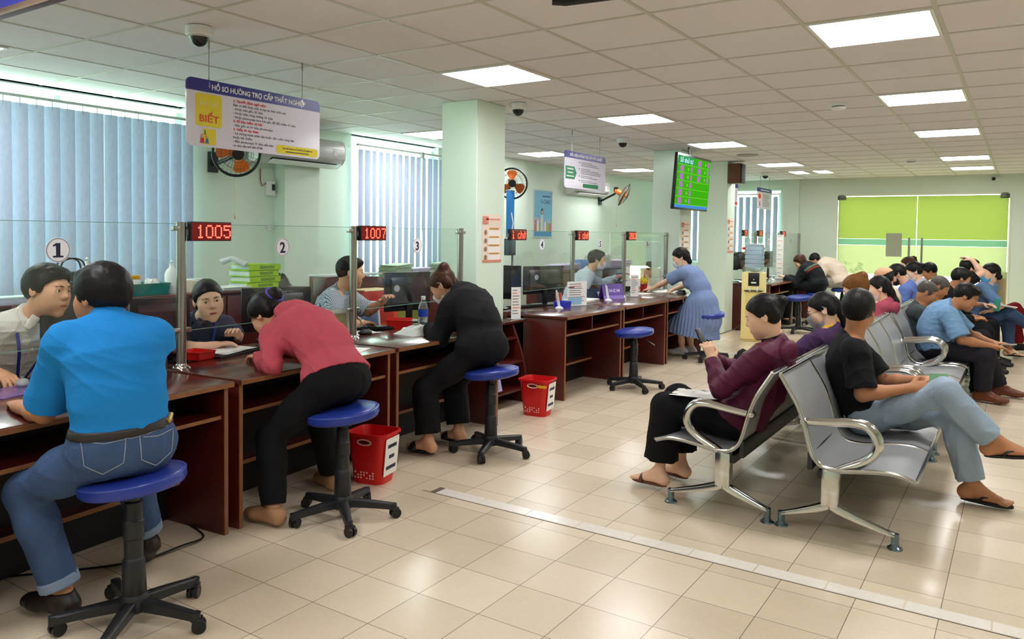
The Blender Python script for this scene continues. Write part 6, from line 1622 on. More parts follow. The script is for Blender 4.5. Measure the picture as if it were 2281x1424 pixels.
# ============================================================ the people, placed and posed
NEAR, MIDR, FARR = .0042, .0058, .008
BLUEPOLO = cloth_mat('azure_polo', srgb(28, 128, 200), 18, .08); JEANS = cloth_mat('blue_denim', srgb(62, 84, 122), 9, .25); DENIML = cloth_mat('pale_denim', srgb(150, 168, 186), 7, .28); TURN = cloth_mat('denim_turnup', srgb(128, 146, 172), 30, .15)
WHITESH = cloth_mat('white_shirt_cloth', srgb(226, 222, 214), 14, .05); NAVYSH = cloth_mat('dark_navy_cloth', srgb(56, 68, 90), 16, .15); PINK = cloth_mat('pink_fleece', srgb(190, 80, 94), 16, .1); BLACKC = cloth_mat('black_cloth', srgb(20, 21, 24), 16, .2); BLACKT = cloth_mat('black_trouser_cloth', srgb(17, 17, 20), 16, .2)
GING = checker_mat('gingham', srgb(226, 230, 236), srgb(96, 108, 134), srgb(84, 96, 124), 34)
PALEBL = cloth_mat('pale_blue_grey_cloth', srgb(186, 198, 206), 16, .06); DRESS = cloth_mat('powder_blue_chiffon', srgb(122, 142, 184), 14, .1); MAROON = cloth_mat('maroon_nylon', srgb(86, 24, 54), 14, .2, .5); PURP = cloth_mat('purple_jacket_cloth', srgb(72, 48, 84), 14, .15); YELC = cloth_mat('yellow_cloth', srgb(224, 178, 34), 14, .1)
CREAMC = cloth_mat('cream_cloth', srgb(222, 206, 176), 14, .1); BEIGE = cloth_mat('beige_jacket_cloth', srgb(230, 212, 194), 14, .1); DGREEN = cloth_mat('dark_jacket_cloth', srgb(26, 32, 34), 14, .2); GREYT = cloth_mat('grey_tee_cloth', srgb(74, 82, 84), 14, .1); BLSHIRT = cloth_mat('light_blue_shirt_cloth', srgb(120, 158, 196), 20, .12); SKYT = cloth_mat('sky_blue_tee', srgb(112, 146, 194), 16, .08)
ROSE = cloth_mat('rose_jacket_cloth', srgb(176, 76, 96), 14, .1); BLUEC = cloth_mat('blue_work_shirt', srgb(96, 118, 184), 14, .1); GREYS = stripe_mat('grey_stripes', srgb(206, 206, 214), srgb(150, 152, 166), 30, 'X'); OLIVE = stripe_mat('olive_stripes', srgb(122, 116, 72), srgb(66, 62, 46), 22, 'DIAGONAL'); REDT = cloth_mat('dark_red_trouser', srgb(120, 22, 26), 14, .15); PALEG = cloth_mat('pale_green_cloth', srgb(206, 220, 186), 14, .08); OCH = cloth_mat('ochre_cloth', srgb(190, 150, 80), 14, .15)
KHAKI = cloth_mat('grey_khaki', srgb(150, 146, 136), 14, .1); CHAR = cloth_mat('charcoal_trouser', srgb(40, 40, 48), 14, .15); STR_G = cloth_mat('green_grey_stripe', srgb(96, 112, 96), 14, .1); STR_R = cloth_mat('rust_stripe', srgb(150, 56, 36), 14, .1)
LEATH = mat('dark_leather', srgb(36, 28, 26), .45); BRSHOE = mat('brown_leather', srgb(112, 58, 34), .4, noise=(9, .2)); TAN = mat('tan_shoe', srgb(172, 128, 92), .55); BLKR = mat('black_rubber', srgb(24, 24, 26), .6); BRSAN = mat('brown_sandal', srgb(96, 54, 40), .5); WHSH = mat('white_shoe', srgb(206, 206, 200), .5)
MASKW = mat('white_mask', srgb(226, 228, 230), .85); MASKG = mat('grey_mask', srgb(150, 152, 160), .85); MASKB = mat('black_mask', srgb(24, 24, 28), .85); MASKBL = mat('blue_mask', srgb(92, 172, 214), .85); PTIE = mat('purple_tie', srgb(84, 52, 190), .5); LANY = mat('lanyard_blue', srgb(36, 54, 140), .6)
def lanyard(i):
    O, nk, sr, bk, at = i['O'], i['neck'], i['sr'], i['bk'], i['at']; fr = -bk
    low = at(.42) + fr * .165
    for g in (1, -1):
        pts = [nk + sr * g * .055 - fr * .05 + i['spine'] * .04, nk + sr * g * .085 + i['spine'] * .03 + fr * .02, at(.86) + sr * g * .078 + fr * .135, at(.66) + sr * g * .045 + fr * .158, low + sr * g * .008]
        MB().tube([tuple(p - O) for p in catmull([tuple(p) for p in pts], 5)] if False else [V(*p) - O for p in catmull([tuple(p) for p in pts], 5)], .0085, n=8, flat=(tuple(fr), .22)).build('lanyard', LANY, i['root'])
    b = low - O; up_ = i['spine']
    MB().raw([b + sr * .035 - up_ * .02, b - sr * .035 - up_ * .02, b - sr * .035 - up_ * .11, b + sr * .035 - up_ * .11, b + sr * .035 - up_ * .02 + fr * .004, b - sr * .035 - up_ * .02 + fr * .004, b - sr * .035 - up_ * .11 + fr * .004, b + sr * .035 - up_ * .11 + fr * .004], [(0, 1, 2, 3), (4, 7, 6, 5), (0, 4, 5, 1), (1, 5, 6, 2), (2, 6, 7, 3), (3, 7, 4, 0)]).build('name_badge', mat('badge_white', srgb(220, 226, 236), .3), i['root'])
def glasses(i):
    Hp, O = i['Hp'], i['O']; m = MB()
    for g in (1, -1): m.tube([Hp(g * .031 + .021 * math.cos(q), .098, .006 + .018 * math.sin(q)) - O for q in [2 * PI * k / 18 for k in range(18)]], .0016, n=6, closed=True).tube([Hp(g * .052, .096, .008) - O, Hp(g * .07, .06, .01) - O, Hp(g * .08, -.01, .012) - O], .0015, n=6)
    m.tube([Hp(-.01, .1, .008) - O, Hp(.01, .1, .008) - O], .0015, n=6); m.build('glasses', DARKP, i['root'])
def watch(sd):
    def f(i):
        s_, e, w, _ = i['A'][sd]; d = nz(w - e); c = w - d * .03; u = nz(np.cross(d, V(0, 0, 1))); v = np.cross(d, u)
        MB().tube([c + (u * math.cos(q) + v * math.sin(q)) * .031 - i['O'] for q in [2 * PI * k / 16 for k in range(16)]], .008, n=8, closed=True).build('wristwatch', STEEL, i['root'])
    return f
def jeans_detail(i):
    from mathutils.bvhtree import BVHTree
    ch = {c.name.split('.')[0]: c for c in i['root'].children}
    def hits(o, pts, off):
        me = o.data; T = BVHTree.FromPolygons([v.co for v in me.vertices], [tuple(p.vertices) for p in me.polygons]); out = []
        for (x, z) in pts:
            p = i['at'](0) - i['O'] + i['rt'] * x + V(0, 0, z); q, n, _, _ = T.ray_cast(Vector(p - i['f'] * .4), Vector(i['f']))
            if q is not None: out.append(q + n * off)
        return out
    ST = mat('jeans_stitch', srgb(150, 158, 170), .8)
    for g in (-1, 1):
        c = g * .088
        pts = [(c - .065, .055), (c - .058, -.03), (c, -.07), (c + .058, -.03), (c + .065, .055), (c, .045), (c - .065, .055)]
        pts = [(a[0] + (b[0] - a[0]) * k / 5, a[1] + (b[1] - a[1]) * k / 5) for a, b in zip(pts, pts[1:]) for k in range(5)]
        MB().tube(hits(ch['trousers'], pts, .001), .0016, n=6).build('pocket_stitching', ST, i['root'])
    yk = [(-.13 + .26 * k / 20, .072 - .018 * (1 - abs(k / 10 - 1))) for k in range(21)]
    MB().tube(hits(ch['trousers'], yk, .001), .0014, n=6).build('yoke_stitching', ST, i['root'])
    for x in (-.018, .02, .10, -.11):
        h = hits(ch['belt'], [(x, .075), (x, .095), (x, .115), (x, .13)], .003)
        if len(h) > 2: MB().tube(h, .0065, n=8, flat=(tuple(i['f']), .4)).build('belt_loop', TURN, i['root'])
    h = hits(ch['belt'], [(.135, .085), (.155, .10)], .003)
    if len(h) > 1: MB().tube(h, .009, n=8).build('brass_patch', mat('brass', srgb(190, 160, 90), .4, .4), i['root'])
def both(*fs):
    def f(i):
        for q in fs: q(i)
    return f
# --- clerks
person('male clerk in a white shirt and blue lanyard seated behind glass 1', (-4.43, 1.84, .58), 2, (-4.15, 1.90, 1.035), (-4.045, 1.945, 1.185), (24, -4, -5), hs=1.07, bend=.04, syaw=8,
       arms=dict(R=dict(e=(-4.24, 1.62, .80), w=(-4.02, 1.70, .815), hd=(.93, .15, -.22), curl=.55), L=dict(w=(-3.99, 2.08, .78))), top=dict(m=WHITESH, sleeve='long', sl=.82, collar=True, wr=.0055, wf=22, seed=4, buttons=True), bottom=dict(kind='trousers', m=CHAR), footm=LEATH,
       hair=dict(m=HBLK, style='thick', t=.012), skin='mid', res=NEAR, extras=lanyard)
person('female clerk in a dark navy shirt looking out from behind glass 2', (-4.46, 2.93, .57), -16, (-4.19, 2.89, .935), (-4.07, 2.875, 1.075), (-24, -5, 8), male=False, hs=1.03, bend=.05,
       arms=dict(R=dict(e=(-4.16, 2.70, .80), w=(-4.05, 2.90, .805), hd=(.35, .9, .1), curl=.5), L=dict(e=(-4.25, 3.2, .80), w=(-4.06, 3.09, .84), hd=(.3, -.65, .5), pn=(.2, -.2, -1), curl=.7)), top=dict(m=NAVYSH, sleeve='short', sl=.86, collar=True, wr=.005, seed=6, buttons=True), bottom=dict(kind='trousers', m=BLACKT), footm=LEATH,
       hair=dict(m=HBLK, style='pulled', t=.008, bun=(0, -.1, -.02, .035)), skin='light', res=NEAR, extras=lanyard)
person('male clerk in a checked short-sleeved shirt behind the second steel post', (-4.62, 4.28, .58), 28, (-4.40, 4.29, 1.03), (-4.32, 4.30, 1.185), (50, -8, 0), bend=.04,
       arms=dict(R=dict(e=(-4.20, 4.04, .80), w=(-4.20, 4.30, .805), hd=(-.15, 1, -.08), curl=.4), L=dict(e=(-4.36, 4.54, .86), w=(-4.14, 4.47, .96), hd=(.5, -.2, .35), curl=.6)), top=dict(m=GING, sleeve='short', sl=.9, collar=True, wr=.005, seed=8, flare=.014), bottom=dict(kind='trousers', m=CHAR), footm=LEATH,
       hair=dict(m=HBLK, style='short', t=.009), skin='mid', res=NEAR, extras=watch('R'))
person('male clerk with a white face mask seated behind glass 5', (-4.66, 8.36, .58), 32, (-4.42, 8.42, 1.035), (-4.33, 8.455, 1.19), (38, -8, 0), arms=dict(R=dict(w=(-4.12, 8.2, .79)), L=dict(e=(-4.4, 8.75, .88), w=(-4.2, 8.8, .98), hd=(.6, .3, .3))),
       top=dict(m=PALEBL, sleeve='long', sl=.9, collar=True, wr=.005, seed=11), bottom=dict(kind='trousers', m=CHAR), footm=LEATH, hair=dict(m=HBLK, style='thick', t=.012), mask=MASKW, skin='mid', res=MIDR)
person('brown-haired woman bent over papers behind glass 6', (-5.0, 11.2, .56), 25, (-4.88, 11.2, .86), (-4.80, 11.22, .97), (30, -48, 0), male=False, arms=dict(R=dict(w=(-4.55, 11.0, .80)), L=dict(w=(-4.55, 11.4, .80))), top=dict(m=CREAMC, sleeve='long', hood=True), bottom=dict(kind='trousers', m=BLACKT), footm=LEATH, hair=dict(m=HBRN, style='pulled', t=.014, bun=(0, -.11, .03, .03)), skin='mid', res=FARR)
# --- customers at the counters
person('man in a bright blue polo shirt and jeans seen from behind at counter 1', (-2.755, 1.585, .70), 163, (-2.86, 1.595, 1.125), (-2.94, 1.61, 1.235), (190, -6, 0), s=.97, hs=1.03, swk=.86, bend=.045, syaw=158,
       arms=dict(L=dict(e=(-3.06, 1.455, .80), w=(-3.30, 1.47, .79), hd=(-.9, .4, 0)), R=dict(e=(-3.06, 1.745, .84), w=(-3.25, 1.65, .79))),
       legs=dict(L=dict(k=(-3.12, 1.415, .50), a=(-3.03, 1.50, .105), f=(-.96, -.2, 0)), R=dict(k=(-3.16, 1.84, .53), a=(-3.2, 1.945, .14), f=(-.75, .25, -.5), fu=(-.4, .1, .8))),
       top=dict(m=BLUEPOLO, sleeve='short', sl=.86, collar=True, ch=.06, hem=.16, wr=.0045, wf=20, seed=3, flare=.02, wd=(.1, .3, .9)), bottom=dict(kind='trousers', m=JEANS, turnup=TURN, waist=.21, belt=LEATH, loose=.010, leg=.052, wr=.004, cuff=.93, fit=.011), footm=LEATH,
       hair=dict(m=HBLK, style='thick', t=.017, nz=-.075), skin='tan', res=NEAR, extras=jeans_detail)
person('woman in a pink hoodie bent far over counter 2', (-2.965, 2.86, .72), 172, (-3.41, 2.935, .995), (-3.545, 2.885, 1.02), (186, -48, 0), male=False, s=1.02, hs=1.02, bend=.085,
       arms=dict(L=dict(s=(-3.36, 2.77, .925), e=(-3.235, 2.66, .80), w=(-3.50, 2.79, .80), hd=(-.9, .35, -.05), curl=.5), R=dict(e=(-3.5, 3.19, .83), w=(-3.66, 3.02, .79))),
       legs=dict(L=dict(k=(-3.22, 2.64, .43), a=(-3.13, 2.585, .10), f=(-.98, -.05, 0)), R=dict(k=(-3.3, 3.04, .47), a=(-3.3, 3.14, .10), f=(-.8, .3, 0))),
       top=dict(m=PINK, sleeve='long', hood=True, hoodpt=True, name='hoodie', hem=.05, wr=.006, wf=18, seed=5, fit=.017, wd=(.3, .5, .7)), bottom=dict(kind='trousers', m=BLACKT, fit=.010, waist=.1, cuff=.97), footm=TAN,
       hair=dict(m=HBLK, style='pulled', t=.016, bun=(.01, -.115, .05, .045), tie=(0.01, -.115, .05, .049), tiem=PTIE), skin='mid', res=NEAR)
person('woman in a black hoodie with a high bun writing at counter 3', (-3.09, 4.33, .705), 172, (-3.365, 4.44, 1.045), (-3.50, 4.42, 1.11), (192, -40, 0), male=False, s=1.02, bend=.07, syaw=165,
       arms=dict(L=dict(s=(-3.33, 4.285, .96), e=(-3.37, 4.2, .765), w=(-3.57, 4.35, .81), hd=(-.8, .55, -.15), curl=.8), R=dict(e=(-3.45, 4.72, .82), w=(-3.63, 4.58, .80), curl=.7)),
       legs=dict(L=dict(k=(-3.36, 4.05, .43), a=(-3.30, 4.02, .10), f=(-.95, .05, 0)), R=dict(k=(-3.35, 4.36, .44), a=(-3.27, 4.32, .11), f=(-.9, .2, 0))),
       top=dict(m=BLACKC, sleeve='long', hood=True, name='hoodie', hem=-.17, hemn=(-.25, 0, -1), wr=.007, wf=16, seed=15, fit=.03), bottom=dict(kind='trousers', m=BLACKT, loose=.02, cuff=.86, leg=.06), feet='slipper', footm=BLKR,
       hair=dict(m=HBRN, style='pulled', t=.009, bun=(0, -.085, .105, .046)), mask=MASKW, skin='mid', res=NEAR)
sk = [([cone((-3.24, 9.1, .70), (-3.28, 9.12, .44), .155, .235, k=.05), cone((-3.28, 9.12, .44), (-3.30, 9.14, .24), .235, .285, k=.05), cone((-3.3, 9.05, .62), (-3.50, 9.1, .38), .14, .16, k=.08), cone((-3.19, 9.1, .66), (-3.12, 9.06, .50), .15, .15, k=.08)], [((-3.3, 0, .29), (-.12, 0, -1))])]
def pleats(P):
    a = np.arctan2(P[:, 1] - 9.12, P[:, 0] + 3.28); k = np.clip((.75 - P[:, 2]) / .3, 0, 1)
    return .007 * k * np.sin(a * 34 + 2 * np.sin(P[:, 2] * 9)) + folds(.003, 22, 8)(P)
person('woman in a powder-blue pleated dress leaning over counter 6', (-3.19, 9.1, .67), 172, (-3.46, 9.2, 1.085), (-3.55, 9.205, 1.225), (198, -24, 0), male=False, bend=.05,
       arms=dict(L=dict(e=(-3.73, 9.08, .905), w=(-3.94, 9.22, .82), hd=(-.9, .35, -.2), curl=.4), R=dict(e=(-3.58, 9.52, .88), w=(-3.75, 9.46, .80))),
       legs=dict(L=dict(k=(-3.5, 9.08, .44), a=(-3.5, 9.2, .10), f=(-.95, .1, 0)), R=dict(k=(-3.5, 9.3, .44), a=(-3.44, 9.36, .10), f=(-.9, .2, 0))),
       top=dict(m=DRESS, sleeve='short', sl=.62, flare=.022, hem=.12, wr=.003, seed=17, fit=.011, name='dress_bodice'), bottom=dict(kind='skirt', m=DRESS, prims=sk, name='dress_skirt', waist=.36, wrf=pleats), feet='shoe', footm=WHSH,
       hair=dict(m=HBLK, style='pulled', t=.012, tail=[(-3.47, 9.215, 1.25), (-3.44, 9.215, 1.18)], tr=.04), mask=MASKW, skin='light', res=MIDR)
person('far customer in a dark jacket with green and rust stripes', (-2.87, 13.76, .69), 175, (-3.08, 13.84, 1.0), (-3.19, 13.87, 1.075), (200, -38, 0), male=False, s=1.06, bend=.06, arms=dict(L=dict(w=(-3.40, 13.72, .80)), R=dict(w=(-3.42, 14.0, .80))),
       top=dict(m=DGREEN, sleeve='long', fit=.03, hem=-.05, wr=.005, band=[(.66, .76, STR_G, .008), (.59, .655, STR_R, .008)], name='jacket'), bottom=dict(kind='trousers', m=BLACKT), footm=BLKR, hair=dict(m=HBRN, style='long', t=.014), skin='light', res=FARR)
person('farthest customer in a puffy beige jacket bent over the counter', (-2.76, 15.24, .69), 178, (-3.10, 15.25, 1.03), (-3.24, 15.25, 1.08), (182, -45, 0), male=False, s=1.1, bend=.08, top=dict(m=BEIGE, sleeve='long', fit=.04, hem=0, wr=.006, wf=20, name='jacket', hood=True), bottom=dict(kind='trousers', m=KHAKI), footm=BLKR, hair=dict(m=HBLK, style='pulled'), skin='mid', res=FARR)
# --- the left-hand row of benches, facing the counters
person('woman in a maroon jacket with a bun reading her phone on the nearest bench', (-1.33, 4.42, .465), 178, (-1.15, 4.44, .895), (-1.205, 4.425, 1.05), (187, -20, 0), male=False, s=.98, hs=1.02, bend=.05,
       arms=dict(L=dict(e=(-1.37, 4.21, .655), w=(-1.475, 4.355, .785), hd=(-.35, .15, .95), pn=(-.6, .6, .2), curl=.9), R=dict(e=(-1.40, 4.66, .66), w=(-1.50, 4.46, .775), hd=(-.25, -.25, .95), pn=(-.6, -.6, .2), curl=.9)),
       legs=dict(L=dict(k=(-1.72, 4.28, .495), a=(-1.75, 4.275, .105), f=(-.98, .1, 0)), R=dict(k=(-1.74, 4.52, .505), a=(-1.70, 4.50, .105), f=(-.95, .25, 0))),
       top=dict(m=MAROON, sleeve='long', hood=True, name='jacket', hem=-.02, wr=.007, wf=18, seed=21, fit=.022, collar=True, cm=cloth_mat('dark_lining', srgb(40, 34, 34), 14, .1)), bottom=dict(kind='trousers', m=BLACKT, loose=.028, cuff=.80, leg=.07, wr=.004), feet='sandal', footm=BRSAN,
       hair=dict(m=HBLK, style='pulled', t=.009, bun=(0, -.116, .055, .035), tie=(0, -.10, .05, .03), tiem=BLKR), skin='light', res=NEAR)
person('woman with glasses, grey mask and a ponytail in a purple jacket with yellow collar', (-1.33, 5.62, .465), 180, (-1.085, 5.62, .865), (-1.13, 5.605, 1.0), (188, -24, 0), male=False, hs=1.0, bend=.06,
       arms=dict(L=dict(e=(-1.32, 5.42, .66), w=(-1.40, 5.52, .765), hd=(-.6, .2, .7), pn=(-.3, .8, .4), curl=.8), R=dict(w=(-1.5, 5.7, .62))), top=dict(m=PURP, sleeve='long', name='jacket', fit=.022, hem=0, wr=.005, collar=True, cm=YELC, ch=.045, seed=23), bottom=dict(kind='trousers', m=BLACKT), footm=BLKR,
       hair=dict(m=HBLK, style='pulled', t=.009, tail=[(-1.02, 5.63, 1.0), (-.975, 5.64, .9), (-.97, 5.64, .78)], tr=.034), mask=MASKG, skin='light', res=.005, extras=glasses)
person('woman with copper-brown hair in a topknot, mostly hidden behind the man in black', (-1.33, 7.0, .465), 180, (-1.10, 7.0, .935), (-1.155, 7.0, 1.065), (178, -25, 0), male=False, top=dict(m=OCH, sleeve='long', fit=.02), bottom=dict(kind='trousers', m=BLACKT), footm=BLKR, hair=dict(m=HGIN, style='pulled', t=.016, bun=(0, -.09, .085, .05)), skin='light', res=.0065)
person('woman in a rose jacket with a white mask and long black ponytail', (-1.33, 8.37, .465), 180, (-1.10, 8.37, .865), (-1.175, 8.36, 1.005), (190, -12, 0), male=False, top=dict(m=ROSE, sleeve='long', hood=True, fit=.02, name='jacket'), bottom=dict(kind='trousers', m=BLACKT), footm=BLKR, hair=dict(m=HBLK, style='pulled', t=.01, tail=[(-1.07, 8.38, .97), (-1.03, 8.38, .88), (-1.02, 8.38, .8)], tr=.045), mask=MASKW, skin='light', res=.0065)
person('person under a peach-coloured cap on the left-hand benches', (-1.33, 9.57, .465), 180, (-1.22, 9.57, .90), (-1.29, 9.57, 1.04), (184, -22, 0), male=False, top=dict(m=CREAMC, sleeve='long', fit=.02), bottom=dict(kind='trousers', m=BLACKT), footm=BLKR, hair=dict(m=HBLK, style='pulled', t=.008, hat=cloth_mat('peach_cap_cloth', srgb(226, 176, 140), 14, .08)), skin='mid', res=.0075)
person('man in a blue work shirt and black mask with head bowed', (-1.33, 10.35, .465), 180, (-1.13, 10.35, .93), (-1.255, 10.35, 1.065), (186, -32, 0), bend=.06, top=dict(m=BLUEC, sleeve='long', collar=True, fit=.016), bottom=dict(kind='trousers', m=CHAR), footm=BLKR, hair=dict(m=HBLK, style='thick', t=.013), mask=MASKB, skin='mid', res=.0065)
person('woman with a white mask and tied-up hair in a grey striped blouse', (-1.3, 10.95, .465), 180, (-1.05, 10.95, .945), (-1.135, 10.95, 1.085), (190, -25, 0), male=False, top=dict(m=GREYS, sleeve='short', fit=.016), bottom=dict(kind='trousers', m=BLACKT), footm=BLKR, hair=dict(m=HBLK, style='pulled', t=.012, bun=(0, -.11, .03, .045)), mask=MASKW, skin='light', res=.0065)
person('woman with a small brown topknot and mask, beyond the man in the blue work shirt', (-1.36, 11.55, .48), 180, (-1.19, 11.55, .99), (-1.27, 11.55, 1.135), (192, -8, 0), male=False, top=dict(m=PALEG, sleeve='long', fit=.016), bottom=dict(kind='trousers', m=BLACKT), footm=BLKR, hair=dict(m=HBRN, style='pulled', t=.009, bun=(0, -.085, .10, .03)), mask=MASKW, skin='light', res=.0075)
person('black-haired person in pale green at the far end of the left-hand benches', (-1.3, 12.35, .465), 180, (-1.02, 12.35, .90), (-1.09, 12.35, 1.04), (188, -28, 0), top=dict(m=PALEG, sleeve='short', fit=.016), bottom=dict(kind='trousers', m=CHAR), footm=BLKR, hair=dict(m=HBLK, style='short'), skin='tan', res=.0075)
# --- the right-hand row, facing right
person('man in a black T-shirt and pale jeans, legs crossed, on the nearest right-hand bench', (-.745, 5.0, .465), 6, (-.835, 4.965, .90), (-.805, 4.985, 1.065), (86, -3, 0), s=1.02, hs=1.05, bend=.05, syaw=14,
       arms=dict(R=dict(e=(-.735, 4.755, .61), w=(-.50, 4.83, .665), hd=(.85, .4, .1), pn=(-.3, .8, -.3), curl=.9), L=dict(w=(-.45, 5.06, .68), curl=.6)),
       legs=dict(R=dict(k=(-.34, 4.87, .655), a=(-.10, 4.98, .40), f=(.93, .05, .12), fu=(-.25, -.1, .95)), L=dict(k=(-.29, 5.06, .50), a=(-.20, 5.09, .105), f=(.97, -.1, 0))),
       top=dict(m=BLACKC, sleeve='short', sl=.84, flare=.018, hem=.03, wr=.0045, wf=18, seed=31, fit=.014, nk=.01), bottom=dict(kind='trousers', m=DENIML, loose=.012, leg=.056, cuff=.9, wr=.006, wf=22, fit=.012), feet='flipflop', footm=BLKR,
       hair=dict(m=HBLK, style='thick', t=.013, nz=-.085), skin='tan', res=NEAR)
person('man with cropped greying hair in a dark grey T-shirt looking down', (-.77, 8.97, .465), 2, (-.855, 8.97, .81), (-.805, 8.965, .945), (10, -28, 0), bend=.06, arms=dict(R=dict(w=(-.45, 8.85, .56)), L=dict(w=(-.45, 9.05, .56))), top=dict(m=GREYT, sleeve='short', fit=.015, wr=.004), bottom=dict(kind='trousers', m=BLACKT), footm=BLKR, hair=dict(m=HGRY, style='crop', nz=-.04), skin='tan', res=.0055)
person('man in a light blue short-sleeved shirt hunched over his phone', (-.655, 8.37, .46), 4, (-.545, 8.37, .855), (-.425, 8.35, .965), (6, -30, 0), s=1.06, hs=1.02, bend=.085,
       arms=dict(R=dict(e=(-.44, 8.13, .585), w=(-.205, 8.24, .535), hd=(.9, .35, -.1), curl=.6), L=dict(e=(-.42, 8.6, .6), w=(-.20, 8.46, .54), hd=(.9, -.3, .05), curl=.6)), legs=dict(R=dict(k=(-.25, 8.25, .46), a=(-.27, 8.33, .105), f=(.95, -.2, 0)), L=dict(k=(-.26, 8.56, .45), a=(-.15, 8.74, .105), f=(.95, -.05, 0))),
       top=dict(m=BLSHIRT, sleeve='short', sl=.9, flare=.02, collar=True, hem=.03, fit=.018, wr=.0045, seed=33), bottom=dict(kind='trousers', m=CHAR, loose=.012), footm=BRSHOE, hair=dict(m=HBLK, style='short', t=.012, nz=-.045), skin='tan', res=.005)
person('person in an olive striped shirt just beyond the man with cropped hair', (-.74, 9.57, .465), 2, (-.80, 9.57, .84), (-.745, 9.57, .975), (8, -34, 0), top=dict(m=OLIVE, sleeve='long', fit=.02), bottom=dict(kind='trousers', m=BLACKT), footm=BLKR, hair=dict(m=HGRY, style='crop'), skin='tan', res=.0075)
person('person in a black jacket with a white shoulder patch, head turned away', (-.74, 10.36, .465), 5, (-.69, 10.35, .91), (-.585, 10.35, 1.045), (20, -22, 0), top=dict(m=BLACKC, sleeve='long', collar=True, fit=.022, name='jacket', band=[(.78, .85, WHITEP, .003)]), bottom=dict(kind='trousers', m=BLACKT), footm=BLKR, hair=dict(m=HBLK, style='thick', t=.012), skin='tan', res=.0065)
person('dark-haired person with one bare arm raised over the head', (-.70, 10.97, .48), 5, (-.60, 10.97, 1.01), (-.535, 10.97, 1.15), (30, -12, 0), arms=dict(R=dict(e=(-.40, 10.87, 1.10), w=(-.50, 10.88, 1.25), hd=(-.4, .3, .2), curl=.5)), top=dict(m=BLACKC, sleeve='short'), bottom=dict(kind='trousers', m=BLACKT), footm=BLKR, hair=dict(m=HBLK, style='thick'), skin='light', res=.0065)
person('woman in a sky-blue T-shirt with a blue mask, legs crossed, papers on her lap', (-.50, 11.56, .465), -18, (-.35, 11.52, .93), (-.335, 11.505, 1.075), (206, -2, 0), male=False, s=1.0, hs=1.03, arms=dict(R=dict(e=(-.20, 11.36, .68), w=(-.30, 11.28, .62), hd=(-.6, .2, -.1)), L=dict(w=(-.2, 11.6, .66))),
       legs=dict(R=dict(k=(-.12, 11.44, .60), a=(.12, 11.6, .42), f=(.9, .2, -.2)), L=dict(k=(-.12, 11.6, .50), a=(-.11, 11.72, .105), f=(.95, .1, 0))), top=dict(m=SKYT, sleeve='short', sl=.75, fit=.014), bottom=dict(kind='trousers', m=JEANS, fit=.012), feet='flipflop', footm=BLKR, hair=dict(m=HBLK, style='pulled', t=.012, bun=(0, -.1, -.045, .042)), mask=MASKBL, skin='light', res=.0055)
person('person in dark red trousers with a crossed leg, hidden behind the woman in sky blue', (-.45, 12.3, .465), 0, (-.42, 12.3, .87), (-.36, 12.3, 1.0), (20, -30, 0), legs=dict(R=dict(k=(-.06, 12.2, .60), a=(.14, 12.3, .38), f=(.9, .2, -.2)), L=dict(k=(-.06, 12.4, .48), a=(.0, 12.45, .1))), top=dict(m=REDT, sleeve='long'), bottom=dict(kind='trousers', m=REDT), footm=BLKR, hair=dict(m=HBLK, style='short'), skin='mid', res=.0075)
# --- things they hold or keep by them
def phone(label, x, y, z, rot, m, w=.075, h=.155):
    t = thing('mobile_phone', label, 'phone', (x, y, z)); t.rotation_euler = tuple(R_(a) for a in rot)
    MB().box((-w / 2, -.0045, -h / 2), (w / 2, .0045, h / 2)).build('case', m, t, bev=.003)
    MB().box((-w / 2 + .004, .0046, -h / 2 + .006), (w / 2 - .004, .0052, h / 2 - .006)).build('screen', DARKP, t, smooth=0)
phone('dark phone in the hands of the woman in the maroon jacket', -1.555, 4.41, .885, (-25, 0, 90), DARKP)
phone('gold-cased phone held by the woman with glasses and grey mask', -1.475, 5.50, .835, (-55, 30, 60), mat('gold_case', srgb(206, 168, 66), .35), .085, .17)
phone('pale phone in the hands of the man in the light blue shirt', -.075, 8.34, .55, (80, 0, 20), mat('phone_grey', srgb(190, 196, 190), .3))
phone('teal phone in the hand of the woman in sky blue', -.24, 11.2, .70, (10, 0, 30), mat('teal_case', srgb(40, 150, 140), .4))
lump('form_sheets', 'white papers on the lap of the woman in the maroon jacket', 'papers', (-.14, -.11, 0), (.14, .11, .004), PAPER, -1.56, 4.36, .578, R_(6), .003, 20)
tag(MB().box((-.15, -.11, 0), (.15, .11, .012)).build('form_sheets', PAPER, loc=(-.20, 11.38, .672), rot=(R_(-10), R_(8), .2), smooth=0), 'white papers on the lap of the woman in sky blue', 'papers')
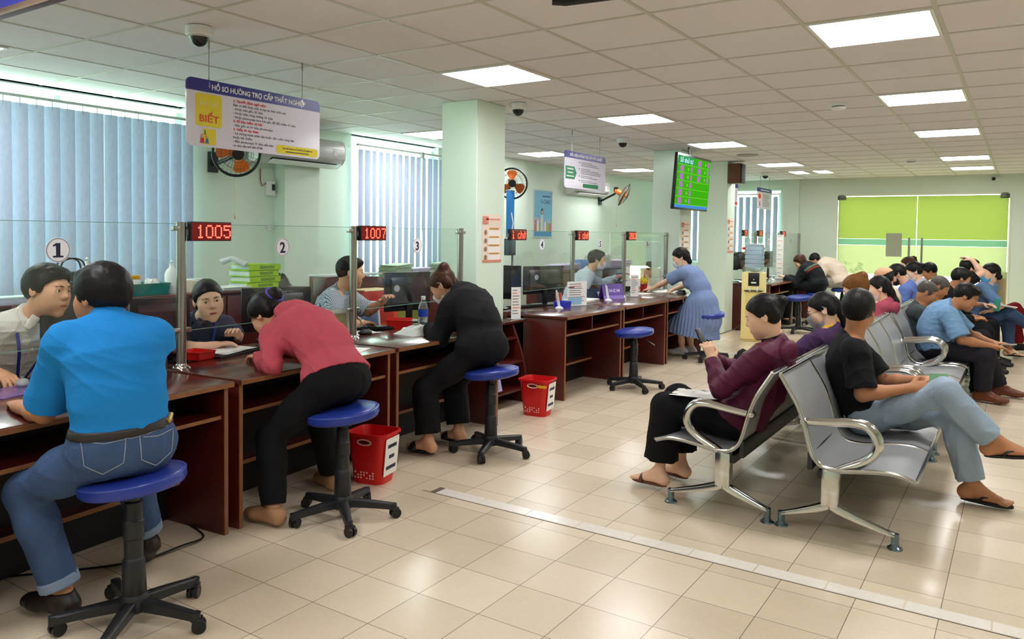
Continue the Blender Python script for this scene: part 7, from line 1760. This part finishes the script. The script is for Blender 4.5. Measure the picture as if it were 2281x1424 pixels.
tag(MB().raw([(-.05, -.004, -.05), (.05, -.004, -.05), (.06, -.004, .05), (-.04, -.004, .05), (-.05, .004, -.05), (.05, .004, -.05), (.06, .004, .05), (-.04, .004, .05)], [(0, 1, 2, 3), (4, 7, 6, 5), (0, 4, 5, 1), (1, 5, 6, 2), (2, 6, 7, 3), (3, 7, 4, 0)]).build('booklet', mat('booklet_green', srgb(150, 196, 150), .6), loc=(-.375, 4.91, .70), rot=(0, 0, .5)), 'small green booklet in the hand of the man in the black T-shirt', 'booklet')
lump('backpack', 'black backpack on the bench seat beside the woman in maroon', 'bag', (-.17, -.2, 0), (.17, .2, .36), BLACKC, -1.42, 5.03, .385, 0, .02, 20)
tag(MB().box((-.1, -.14, 0), (.1, .14, .0015)).build('form_sheets', PAPER, loc=(-4.1, 8.98, .98), rot=(R_(60), 0, R_(30)), smooth=0), 'white sheet held up by the masked clerk', 'papers')
# ============================================================ light and camera
w = bpy.data.worlds.new('daylight'); scene.world = w; w.use_nodes = True
wn_ = w.node_tree; bg = wn_.nodes['Background']
bg.inputs[0].default_value = (.93, 1.0, .93, 1); bg.inputs[1].default_value = 5.5

cam = bpy.data.cameras.new('camera'); co = bpy.data.objects.new('camera', cam); COL.objects.link(co); scene.camera = co
FPX, YAW, PIT, ROL, PCY = 1726.6, .5822, -.0389, .0129, 587.8      # focal length (px of a 2281-wide frame), turn, tilt, roll
r = Vector((math.cos(YAW), math.sin(YAW), 0)); d = Vector((-math.sin(YAW), math.cos(YAW), 0)); u = Vector((0, 0, 1))
d, u = d * math.cos(PIT) + u * math.sin(PIT), u * math.cos(PIT) - d * math.sin(PIT)
r, u = r * math.cos(ROL) + u * math.sin(ROL), u * math.cos(ROL) - r * math.sin(ROL)
M = Matrix((r, u, -d)).transposed().to_4x4(); M.translation = (0, 0, 1.5)
co.matrix_world = M
cam.sensor_fit = 'HORIZONTAL'; cam.sensor_width = 36.0; cam.lens = FPX / 2281 * 36.0
cam.shift_y = (PCY - 712) / 2281
cam.clip_start = .05; cam.clip_end = 200
vs = scene.view_settings
vs.view_transform = 'Standard'; vs.look = 'None'; vs.gamma = 1.0; vs.use_curve_mapping = False; vs.exposure = 0.78
scene.display_settings.display_device = 'sRGB'
cy = scene.cycles
cy.max_bounces = 8; cy.diffuse_bounces = 5; cy.glossy_bounces = 4; cy.transmission_bounces = 6; cy.transparent_max_bounces = 16
cy.caustics_reflective = False; cy.caustics_refractive = False
cy.sample_clamp_indirect = 6.0
